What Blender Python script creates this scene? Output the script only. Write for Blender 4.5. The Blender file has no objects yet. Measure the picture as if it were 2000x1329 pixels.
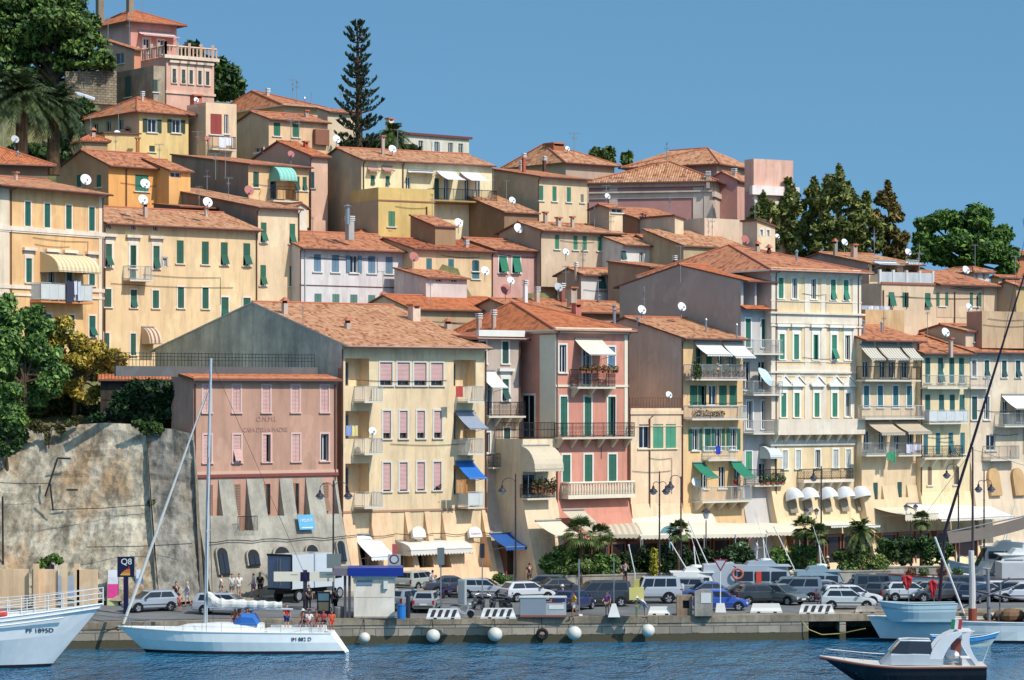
import bpy, math, random
import numpy as np
from mathutils import Vector, Matrix
R = math.radians
rnd = random.Random(11)
sc = bpy.context.scene
# ------------------------------------------------------------------ camera
F,HY,CZ=5600.0,780.0,16.7          # focal length in photo pixels,horizon row,eye height above the water
cam=bpy.data.cameras.new('camera'); camo=bpy.data.objects.new('camera',cam); sc.collection.objects.link(camo)
camo.location = (0, 0, CZ); camo.rotation_euler = (R(90), 0, 0)
cam.sensor_width = 36; cam.lens = 36 * F / 2000; cam.shift_y = (HY - 664.5) / 2000
cam.clip_start = 1; cam.clip_end = 6000
sc.camera = camo
# ------------------------------------------------------------------ light
SUN_AZ,SUN_EL=R(50),R(46)            # azimuth to the right of the viewing axis,behind the camera
sdir=Vector((math.sin(SUN_AZ)*math.cos(SUN_EL),-math.cos(SUN_AZ)*math.cos(SUN_EL),math.sin(SUN_EL)))
w = bpy.data.worlds.new('World'); sc.world = w; w.use_nodes = True
nt = w.node_tree; bg = nt.nodes['Background']
sky = nt.nodes.new('ShaderNodeTexSky'); sky.sky_type = 'NISHITA'; sky.sun_disc = False
sky.sun_elevation = SUN_EL; sky.sun_rotation = math.atan2(sdir.x, sdir.y)
sky.air_density = 1.0; sky.dust_density = 0.25; sky.ozone_density = 2.5; sky.altitude = 0
tc = nt.nodes.new('ShaderNodeTexCoord'); mp = nt.nodes.new('ShaderNodeMapping')
mp.inputs['Scale'].default_value=(1,1,0.9); mp.inputs['Location'].default_value=(0,0,0.24)
nt.links.new(tc.outputs['Generated'],mp.inputs['Vector']); nt.links.new(mp.outputs['Vector'],sky.inputs['Vector'])
hs=nt.nodes.new('ShaderNodeHueSaturation'); hs.inputs['Saturation'].default_value=0.95; hs.inputs['Hue'].default_value=0.488
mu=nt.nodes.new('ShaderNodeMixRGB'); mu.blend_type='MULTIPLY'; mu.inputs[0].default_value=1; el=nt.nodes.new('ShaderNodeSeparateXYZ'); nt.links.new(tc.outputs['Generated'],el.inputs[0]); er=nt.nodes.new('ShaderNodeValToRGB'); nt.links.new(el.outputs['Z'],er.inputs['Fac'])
e_=er.color_ramp.elements; e_[0].position=.16; e_[0].color=(.47,.645,.70,1); e_[1].position=.5; e_[1].color=(1.5,1.48,1.36,1); nt.links.new(er.outputs['Color'],mu.inputs[2])  # darkens the low sky; upper sky out of view is brightened as added fill light
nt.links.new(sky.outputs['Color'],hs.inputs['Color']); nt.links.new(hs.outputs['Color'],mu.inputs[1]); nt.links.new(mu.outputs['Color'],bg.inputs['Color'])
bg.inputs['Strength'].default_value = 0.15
sl=bpy.data.lights.new('sun','SUN'); sl.energy=3.0; sl.angle=R(0.53); sl.color=(1.0,0.965,0.91)
so = bpy.data.objects.new('sun', sl); sc.collection.objects.link(so)
so.rotation_euler = (-sdir).to_track_quat('-Z', 'Y').to_euler(); so.location = sdir * 200
sc.view_settings.view_transform = 'Standard'; sc.view_settings.look = 'None'
sc.view_settings.exposure=0.46; sc.view_settings.gamma=1.0; sc.view_settings.use_curve_mapping=False
sc.cycles.max_bounces=6; sc.cycles.diffuse_bounces=3; sc.cycles.glossy_bounces=3; sc.cycles.transmission_bounces=4
sc.cycles.caustics_reflective = False; sc.cycles.caustics_refractive = False

# ------------------------------------------------------------------ materials
def lin(c):
 return tuple(((x/255)/12.92 if x/255 <= .04045 else ((x/255+.055)/1.055) ** 2.4) for x in c)
KALB = 0.86
def alb(c, k=None):                       # sunlit photo colour -> surface albedo
 l = lin(c); y = .3 * l[0] + .6 * l[1] + .1 * l[2]
 return tuple(min(.92, (x * .94 + y * .06) * (k or KALB)) for x in l) + (1,)
_M = {}
class NT:
 def __init__(s, name):
  s.m = bpy.data.materials.new(name); s.m.use_nodes = True
  s.t = s.m.node_tree; s.b = s.t.nodes['Principled BSDF']
 def n(s, typ, **k):
  x = s.t.nodes.new('ShaderNode' + typ)
  for a, v in k.items():
   if a.startswith('i_'): x.inputs[a[2:].replace('_', ' ')].default_value = v
   else: setattr(x, a, v)
  return x
 def l(s, a, b): s.t.links.new(a, b)
 def noise(s, scale, vec=None, detail=4, rough=.55):
  x=s.n('TexNoise'); x.inputs['Scale'].default_value=scale; x.inputs['Detail'].default_value=detail; x.inputs['Roughness'].default_value=rough
  if vec is not None: s.l(vec, x.inputs['Vector'])
  return x.outputs['Fac']
 def ramp(s, fac, stops):
  x = s.n('ValToRGB'); e = x.color_ramp.elements
  while len(e) < len(stops): e.new(.5)
  for q, (p, c) in zip(e, stops):
   q.position = p; q.color = c if len(c) == 4 else tuple(c) + (1,)
  s.l(fac, x.inputs['Fac']); return x.outputs['Color']
 def math(s, op, a, b=None, c=None):
  x = s.n('Math', operation=op)
  for i, v in enumerate((a, b, c)):
   if v is None: continue
   if hasattr(v, 'is_output'): s.l(v, x.inputs[i])
   else: x.inputs[i].default_value = v
  return x.outputs[0]
 def mix(s, fac, a, b, mode='MIX'):
  x = s.n('MixRGB', blend_type=mode)
  for i, v in enumerate((fac, a, b)):
   if hasattr(v, 'is_output'): s.l(v, x.inputs[i])
   else: x.inputs[i].default_value = v
  return x.outputs['Color']
 def bump(s, h, dist, strength=1.0):
  x=s.n('Bump'); x.inputs['Distance'].default_value=dist; x.inputs['Strength'].default_value=strength
  s.l(h, x.inputs['Height']); s.l(x.outputs['Normal'], s.b.inputs['Normal'])
 def obj(s): return s.n('TexCoord').outputs['Object']
 def map(s, vec, sc_):
  x=s.n('Mapping'); x.inputs['Scale'].default_value=sc_; s.l(vec,x.inputs['Vector']); return x.outputs['Vector']

def flat(key, c, rough=.6, metal=0, spec=.4, k=None):
 key = ('flat', key, c, rough, metal)
 if key in _M: return _M[key]
 q = NT('paint_' + str(key[1])); a = alb(c, k)
 nz = q.noise(1.7, q.obj())
 q.l(q.mix(nz,tuple(x*.88 for x in a[:3])+(1,),tuple(min(.95,x*1.08) for x in a[:3])+(1,)),q.b.inputs['Base Color'])
 q.b.inputs['Roughness'].default_value=rough; q.b.inputs['Metallic'].default_value=metal
 q.b.inputs['Specular IOR Level'].default_value = spec
 _M[key] = q.m; return q.m

def plaster(c, dirt=.35, dirtcol=(120, 105, 85), scale=1.0):
 key = ('pl', c, dirt, dirtcol, scale)
 if key in _M: return _M[key]
 q=NT('plaster'); a=alb(c if c[0] < c[2]+24 else (c[0]*1.015,c[1]*.988,c[2]*1.0) if c[1] > (c[0]+c[2])/2 else (c[0],c[1]*1.01,c[2]*.95)); o=q.obj()
 n1=q.noise(.35*scale,o,6,.6); n2=q.noise(1.6,q.map(o,(1,1,.16)),5,.65); n3=q.noise(9,o,3)
 base=q.mix(q.ramp(n1,[(.3,(0,0,0)),(.72,(1,1,1))]),tuple(x*.86 for x in a[:3])+(1,),tuple(min(.93,x*1.1) for x in a[:3])+(1,))
 st = q.ramp(n2, [(.47, (0, 0, 0)), (.74, (1, 1, 1))])
 pn=q.noise(.42*scale,q.map(o,(1,1,.75)),3,.45); base=q.mix(q.ramp(pn,[(.545,(0,0,0)),(.56,(.2,.2,.2)),(.64,(.2,.2,.2)),(.65,(0,0,0))]),base,tuple(min(.93,x*1.35+.06) for x in a[:3])+(1,))
 base=q.mix(q.math('MULTIPLY',q.ramp(q.noise(2.6,q.map(o,(2.2,2.2,.1)),4,.6),[(.56,(0,0,0)),(.7,(1,1,1))]),dirt*.55),base,tuple(x*.55 for x in a[:3])+(1,))
 d = q.math('MULTIPLY', st, dirt)
 col = q.mix(d, base, alb(dirtcol))
 q.l(q.mix(q.math('MULTIPLY',n3,.14),col,tuple(x*.6 for x in a[:3])+(1,)),q.b.inputs['Base Color'])
 q.b.inputs['Roughness'].default_value=.92; q.b.inputs['Specular IOR Level'].default_value=.15
 q.bump(q.math('ADD', q.math('MULTIPLY', n3, .4), n1), .03, .5)
 _M[key] = q.m; _ARGS[q.m] = (c, dirt, dirtcol, scale); return q.m
_ARGS = {}
def lifted(m):                           # a wall colour read off a shaded wall -> the colour it really has
 c, dirt, dc, s_ = _ARGS[m]
 up = lambda c: tuple(min(246, int(255 * (x / 255) ** .5)) for x in c)
 return plaster(up(c), dirt, up(dc), s_)

def tiles(c, spread=.5, pale=(224, 176, 138), dark=(120, 62, 42)):
 key = ('tile', c, spread, pale, dark)
 if key in _M: return _M[key]
 q = NT('roof_tiles'); uv = q.n('UVMap').outputs['UV']
 sp = q.n('SeparateXYZ'); q.l(uv, sp.inputs[0])
 us=q.math('DIVIDE',sp.outputs['X'],.25); vs=q.math('DIVIDE',sp.outputs['Y'],.38)
 cb=q.n('CombineXYZ'); q.l(q.math('FLOOR',us),cb.inputs[0]); q.l(q.math('FLOOR',vs),cb.inputs[1])
 wn = q.n('TexWhiteNoise'); q.l(cb.outputs[0], wn.inputs['Vector'])
 big = q.noise(.5, uv, 5, .65)
 a = alb(c); b = alb(pale); d = alb(dark)
 f1=q.math('ADD',q.math('MULTIPLY',wn.outputs['Value'],spread),q.math('MULTIPLY',q.math('SUBTRACT',big,.5),.5))
 col=q.ramp(f1,[(0,d),(.12,tuple(x*.8 for x in a[:3])),(.35,a),(.62,tuple(x*.55+y*.45 for x,y in zip(a[:3],b[:3]))),(1,b)])
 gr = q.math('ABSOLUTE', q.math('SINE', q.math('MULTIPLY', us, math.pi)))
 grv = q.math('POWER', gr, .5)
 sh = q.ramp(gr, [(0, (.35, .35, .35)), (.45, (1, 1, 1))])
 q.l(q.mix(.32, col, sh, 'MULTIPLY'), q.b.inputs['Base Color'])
 fr = q.math('FRACT', vs)
 q.bump(q.math('ADD', grv, q.math('MULTIPLY', fr, .35)), .09, .9)
 q.b.inputs['Roughness'].default_value=.9; q.b.inputs['Specular IOR Level'].default_value=.15
 _M[key] = q.m; return q.m

def slats(c, period=.09, rough=.6, axis='Z', k=None):
 key = ('slat', c, period, axis)
 if key in _M: return _M[key]
 q = NT('slatted'); a = alb(c, k); o = q.obj()
 sp = q.n('SeparateXYZ'); q.l(o, sp.inputs[0])
 s_ = q.math('SINE', q.math('MULTIPLY', sp.outputs[axis], 2 * math.pi / period))
 nz = q.noise(1.1, o, 3)
 q.l(q.mix(nz,tuple(x*.75 for x in a[:3])+(1,),tuple(min(.9,x*1.22) for x in a[:3])+(1,)),q.b.inputs['Base Color'])
 q.bump(s_, .012, .8); q.b.inputs['Roughness'].default_value = rough
 _M[key] = q.m; return q.m

def stripes(c1, c2, period=.3, axis='U'):
 key = ('str', c1, c2, period)
 if key in _M: return _M[key]
 q = NT('awning_stripes'); uv = q.n('UVMap').outputs['UV']
 sp = q.n('SeparateXYZ'); q.l(uv, sp.inputs[0])
 f=q.math('GREATER_THAN',q.math('FRACT',q.math('DIVIDE',sp.outputs['X'],period)),.5)
 nz = q.noise(1.2, uv, 4)
 q.l(q.mix(q.math('MULTIPLY',nz,.25),q.mix(f,alb(c1),alb(c2)),(.3,.27,.22,1)),q.b.inputs['Base Color'])
 q.b.inputs['Roughness'].default_value = .85
 _M[key] = q.m; return q.m

def cloth(c, k=None):
 key = ('cloth', c)
 if key in _M: return _M[key]
 q = NT('cloth'); a = alb(c, k); o = q.obj()
 nz = q.noise(1.3, o, 5)
 q.l(q.mix(nz,tuple(x*.8 for x in a[:3])+(1,),tuple(min(.93,x*1.12) for x in a[:3])+(1,)),q.b.inputs['Base Color'])
 q.b.inputs['Roughness'].default_value = .85; q.bump(q.noise(3, o, 3), .05, .5)
 try: q.b.inputs['Subsurface Weight'].default_value = 0
 except Exception: pass
 _M[key] = q.m; return q.m

def glass(c=(28, 36, 46), rough=.06):
 key = ('glass', c, rough)
 if key in _M: return _M[key]
 q = NT('window_glass'); q.b.inputs['Base Color'].default_value = alb(c)
 q.b.inputs['Roughness'].default_value=rough; q.b.inputs['Specular IOR Level'].default_value=.5
 _M[key] = q.m; return q.m

def carpaint(c, k=None):
 key = ('car', c)
 if key in _M: return _M[key]
 q = NT('car_paint'); a = alb(c, k or .75); nz = q.noise(2.2, q.obj())
 q.l(q.mix(q.math('MULTIPLY',nz,.12),a,(.25,.23,.2,1)),q.b.inputs['Base Color'])
 q.b.inputs['Roughness'].default_value=.28; q.b.inputs['Specular IOR Level'].default_value=.5
 q.b.inputs['Coat Weight'].default_value=.7; q.b.inputs['Coat Roughness'].default_value=.06
 _M[key] = q.m; return q.m

def stone(c, c2, scale=1.0, brick=None, bumpd=.06):
 key = ('stone', c, c2, scale, brick)
 if key in _M: return _M[key]
 q = NT('stone'); o = q.obj(); a = alb(c); b = alb(c2)
 n1=q.noise(.16*scale,o,8,.7); n2=q.noise(1.1,q.map(o,(1,1,.12)),7,.75); n3=q.noise(4,o,6,.7)
 col = q.mix(q.ramp(n1, [(.38, (0, 0, 0)), (.62, (1, 1, 1))]), a, b)
 col=q.mix(q.math('MULTIPLY',q.ramp(n2,[(.42,(0,0,0)),(.75,(1,1,1))]),.6),col,tuple(x*.42 for x in b[:3])+(1,))
 col=q.mix(q.math('MULTIPLY',q.ramp(n3,[(.5,(0,0,0)),(.7,(1,1,1))]),.35),col,tuple(x*.6 for x in a[:3])+(1,))
 h = q.math('ADD', n3, n1)
 if brick:
  br=q.n('TexBrick'); br.inputs['Scale'].default_value=1; br.inputs['Mortar Size'].default_value=.025
  br.inputs['Brick Width'].default_value=brick[0]; br.inputs['Row Height'].default_value=brick[1]
  br.inputs['Color1'].default_value=(1,1,1,1); br.inputs['Color2'].default_value=(.62,.6,.57,1); br.inputs['Mortar'].default_value=(.3,.28,.25,1)
  sp = q.n('SeparateXYZ'); q.l(o, sp.inputs[0]); cb = q.n('CombineXYZ')
  q.l(sp.outputs['X'],cb.inputs[0]); q.l(sp.outputs['Z'],cb.inputs[1]); q.l(cb.outputs[0],br.inputs['Vector'])
  col=q.mix(.75,col,br.outputs['Color'],'MULTIPLY'); h=q.math('ADD',h,br.outputs['Fac'])
 q.l(col,q.b.inputs['Base Color']); q.b.inputs['Roughness'].default_value=.95; q.b.inputs['Specular IOR Level'].default_value=.1
 q.bump(h, bumpd, .8)
 _M[key] = q.m; return q.m

def leafmat(c, c2, trans=.25):
 key = ('leaf', c, c2)
 if key in _M: return _M[key]
 q = NT('foliage'); g = q.n('NewGeometry'); o = q.obj()
 nz = q.noise(.6, o, 4)
 f=q.math('ADD',q.math('MULTIPLY',g.outputs['Random Per Island'],.6),q.math('MULTIPLY',nz,.5))
 a = lin(c) + (1,); b = lin(c2) + (1,)
 q.l(q.ramp(f,[(.2,tuple(x*.55 for x in a[:3])),(.5,a),(.85,b)]),q.b.inputs['Base Color'])
 q.b.inputs['Roughness'].default_value=.55; q.b.inputs['Specular IOR Level'].default_value=.3
 q.b.inputs['Transmission Weight'].default_value = 0
 _M[key] = q.m; return q.m

WHITE=flat('white',(236,236,230),.5); IRON=flat('iron',(52,50,54),.5,.3); RAILW=flat('rail_white',(205,205,200),.5)
PANE=glass(); BROWN=flat('brown',(104,62,48),.6); GREY=flat('grey',(150,150,148),.7); DARK=flat('dark',(34,33,36),.8)
GREEN=slats((26,104,80)); PIPE=flat('pipe',(112,66,54),.5); CREAMTRIM=flat('trim',(242,226,196),.8)
METAL=flat('metal',(176,178,180),.35,.7); RUBBER=flat('rubber',(30,30,32),.85); TRIMW=flat('trimw',(238,230,216),.85)

# ------------------------------------------------------------------ mesh building
ORG = {}
def P(x, y, D): return Vector(((x - 1000) * D / F, D, CZ + (HY - y) * D / F))
def PZ(x, D, z): return Vector(((x - 1000) * D / F, D, z))
def tag(o, label=None, cat=None, group=None, kind=None):
 if label: o['label'] = label
 if cat: o['category'] = cat
 if group: o['group'] = group
 if kind: o['kind'] = kind
 return o
def thing(name, label, cat, loc=(0, 0, 0), group=None):
 o=bpy.data.objects.new(name,None); sc.collection.objects.link(o); o.location=loc; o.empty_display_size=.3
 ORG[o] = Vector(loc); return tag(o, label, cat, group)

class MB:
 def __init__(s): s.v = []; s.f = []; s.m = []; s.uv = []
 def poly(s, pts, m=0, uv=None):
  i=len(s.v); s.v += [tuple(p) for p in pts]; s.f.append(tuple(range(i,i+len(pts)))); s.m.append(m); s.uv.append(uv)
 def add(s, vs, fs, m=0):
  i = len(s.v); s.v += [tuple(p) for p in vs]
  for f in fs:s.f.append(tuple(i+k for k in f)); s.m.append(m); s.uv.append(None)
 def hexa(s, p, m=0):                  # p: 4 bottom (ccw from above) + 4 top
  s.add(p,[(3,2,1,0),(4,5,6,7),(0,1,5,4),(1,2,6,5),(2,3,7,6),(3,0,4,7)],m)
 def box(s, a, b, m=0):
  x0, y0, z0 = a; x1, y1, z1 = b
  s.hexa([(x0,y0,z0),(x1,y0,z0),(x1,y1,z0),(x0,y1,z0),(x0,y0,z1),(x1,y0,z1),(x1,y1,z1),(x0,y1,z1)],m)
 def fbox(s, f, u0, u1, v0, v1, w0, w1, m=0):
  g = f.pt
  s.hexa([g(u0,v0,w1),g(u1,v0,w1),g(u1,v0,w0),g(u0,v0,w0),g(u0,v1,w1),g(u1,v1,w1),g(u1,v1,w0),g(u0,v1,w0)],m)
 def loft(s, rings, m=0, closed=True, caps=True):
  n = len(rings[0]); i = len(s.v)
  for r in rings: s.v += [tuple(p) for p in r]
  for k in range(len(rings) - 1):
   for j in range(n if closed else n - 1):
    a = i + k * n + j; b = i + k * n + (j + 1) % n
    s.f.append((a, b, b + n, a + n)); s.m.append(m); s.uv.append(None)
  if caps and closed:
   s.f.append(tuple(i+j for j in reversed(range(n)))); s.m.append(m); s.uv.append(None)
   e = i + (len(rings) - 1) * n
   s.f.append(tuple(e + j for j in range(n))); s.m.append(m); s.uv.append(None)
 def tube(s, pts, r, n=6, m=0):
  pts=[Vector(p) for p in pts]; rs=r if isinstance(r,(list,tuple)) else [r]*len(pts)
  rings = []
  for k, p in enumerate(pts):
   d = (pts[min(k + 1, len(pts) - 1)] - pts[max(k - 1, 0)])
   if d.length < 1e-6: d = Vector((0, 0, 1))
   d.normalize(); a = d.cross(Vector((0, 0, 1)))
   if a.length < .05: a = d.cross(Vector((0, 1, 0)))
   a.normalize(); b = a.cross(d)
   rings.append([p+(a*math.cos(t)+b*math.sin(t))*rs[k] for t in [2*math.pi*j/n for j in range(n)]])
  s.loft([list(reversed(q)) for q in rings], m)
 def lathe(s, prof, c=(0, 0, 0), n=12, m=0):     # (r, z) pairs from bottom to top
  s.loft([[(c[0]+r*math.cos(2*math.pi*j/n),c[1]+r*math.sin(2*math.pi*j/n),c[2]+z) for j in range(n)] for r,z in prof],m)
 def ell(s, c, r, n=10, k=6, m=0):
  prof=[(max(.02,math.sin(math.pi*i/k)),-math.cos(math.pi*i/k)) for i in range(k+1)]
  s.loft([[(c[0]+r[0]*a*math.cos(2*math.pi*j/n),c[1]+r[1]*a*math.sin(2*math.pi*j/n),c[2]+r[2]*z) for j in range(n)] for a,z in prof],m)
 def build(s, name, mats, parent=None, smooth=False, label=None):
  me = bpy.data.meshes.new(name)
  og = ORG.get(parent, Vector((0, 0, 0)))
  me.from_pydata([(x - og.x, y - og.y, z - og.z) for x, y, z in s.v], [], s.f)
  mats = mats if isinstance(mats, (list, tuple)) else [mats]
  for q in mats: me.materials.append(q)
  if len(mats) > 1: me.polygons.foreach_set('material_index', s.m)
  if any(u is not None for u in s.uv):
   ul = me.uv_layers.new(name='UVMap'); k = 0
   flatuv = []
   for f, u in zip(s.f, s.uv):
    flatuv += [c for q in (u if u is not None else [(0,0)]*len(f)) for c in q]
   ul.data.foreach_set('uv', flatuv)
  if smooth: me.polygons.foreach_set('use_smooth', [True] * len(me.polygons))
  o = bpy.data.objects.new(name, me); sc.collection.objects.link(o)
  if parent is not None: o.parent = parent; ORG[o] = og
  if label: o['label'] = label
  return o
def solo(name, mb, mats, label, cat, group=None, smooth=False, loc=None):
 """a thing that is one mesh, with its origin at its own base"""
 xs=np.array(mb.v); c=Vector(((xs[:,0].min()+xs[:,0].max())/2,(xs[:,1].min()+xs[:,1].max())/2,xs[:,2].min()))
 if loc is not None: c = Vector(loc)
 mb.v = [(x - c.x, y - c.y, z - c.z) for x, y, z in mb.v]
 o=mb.build(name,mats,None,smooth); o.location=c; return tag(o,label,cat,group)
def kids(o): return [c for c in o.children]
def dup(root, loc=None, rz=None, scale=None, label=None, group=None, kidmap=None):
 def rec(o, par):
  c = o.copy(); sc.collection.objects.link(c)
  if par is not None: c.parent = par
  if kidmap: kidmap(o, c)
  for ch in kids(o): rec(ch, c)
  return c
 r = rec(root, None)
 if loc is not None: r.location = loc
 if rz is not None: r.rotation_euler = (0, 0, rz)
 if scale is not None:r.scale=scale if isinstance(scale,(tuple,list)) else (scale,)*3
 if label: r['label'] = label
 if group: r['group'] = group
 return r

class Face:
 def __init__(s, O, U, N, V=(0, 0, 1)):
  s.O = Vector(O); s.U = Vector(U); s.N = Vector(N); s.V = Vector(V)
 def pt(s, u, v, w=0): return s.O + s.U * u + s.V * v + s.N * w
 def off(s, w): return Face(s.O + s.N * w, s.U, s.N, s.V)
 def uv(s, x, y):
  d = Vector(((x - 1000) / F, 1, (HY - y) / F)); C = Vector((0, 0, CZ))
  t = (s.O - C).dot(s.N) / d.dot(s.N); p = C + d * t - s.O
  return p.dot(s.U), p.dot(s.V)

def holes_wall(mb, f, u0, u1, v0, v1, holes, m=0, depth=.2, mr=None):
 """wall rectangle with rectangular openings and their reveals; holes: (u0,u1,v0,v1[,depth])"""
 mr = m if mr is None else mr
 us=sorted({round(x,3) for x in [u0,u1]+[max(u0,min(u1,h[k])) for h in holes for k in (0,1)]})
 vs=sorted({round(x,3) for x in [v0,v1]+[max(v0,min(v1,h[k])) for h in holes for k in (2,3)]})
 def inside(u, v): return any(h[0] < u < h[1] and h[2] < v < h[3] for h in holes)
 for j in range(len(vs) - 1):
  i = 0; vm = (vs[j] + vs[j + 1]) / 2
  while i < len(us) - 1:
   if inside((us[i] + us[i + 1]) / 2, vm): i += 1; continue
   k = i
   while k+1 < len(us) - 1 and not inside((us[k+1]+us[k+2])/2,vm):k += 1
   mb.poly([f.pt(us[i],vs[j]),f.pt(us[k+1],vs[j]),f.pt(us[k+1],vs[j+1]),f.pt(us[i],vs[j+1])],m)
   i = k + 1
 for h in holes:
  d = -(h[4] if len(h) > 4 else depth); a, b, c, e = h[:4]; g = f.pt
  mb.poly([g(a,c),g(a,c,d),g(a,e,d),g(a,e)],mr); mb.poly([g(b,c,d),g(b,c),g(b,e),g(b,e,d)],mr)
  mb.poly([g(a,c),g(b,c),g(b,c,d),g(a,c,d)],mr); mb.poly([g(a,e,d),g(b,e,d),g(b,e),g(a,e)],mr)
  mb.poly([g(a, c, d), g(b, c, d), g(b, e, d), g(a, e, d)], mr)

def text_mesh(s, size, depth=.01):
 cu=bpy.data.curves.new('lettering','FONT'); cu.body=s; cu.size=size; cu.extrude=depth; cu.align_x='CENTER'; cu.align_y='CENTER'
 o = bpy.data.objects.new('lettering', cu); sc.collection.objects.link(o)
 dg=bpy.context.evaluated_depsgraph_get(); me=bpy.data.meshes.new_from_object(o.evaluated_get(dg))
 vs=[tuple(v.co) for v in me.vertices]; fs=[tuple(p.vertices) for p in me.polygons]
 bpy.data.objects.remove(o); bpy.data.meshes.remove(me); bpy.data.curves.remove(cu)
 return vs, fs
def face_text(s, f, u, v, w, width, mat, parent, name='lettering', squash=1.0):
 vs,fs=text_mesh(s,1.0); xs=[p[0] for p in vs]; k=width/(max(xs) - min(xs)); mb=MB()
 mb.add([f.pt(u+p[0]*k,v+p[1]*k*squash,w+p[2]) for p in vs],fs); return mb.build(name,mat,parent)
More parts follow.
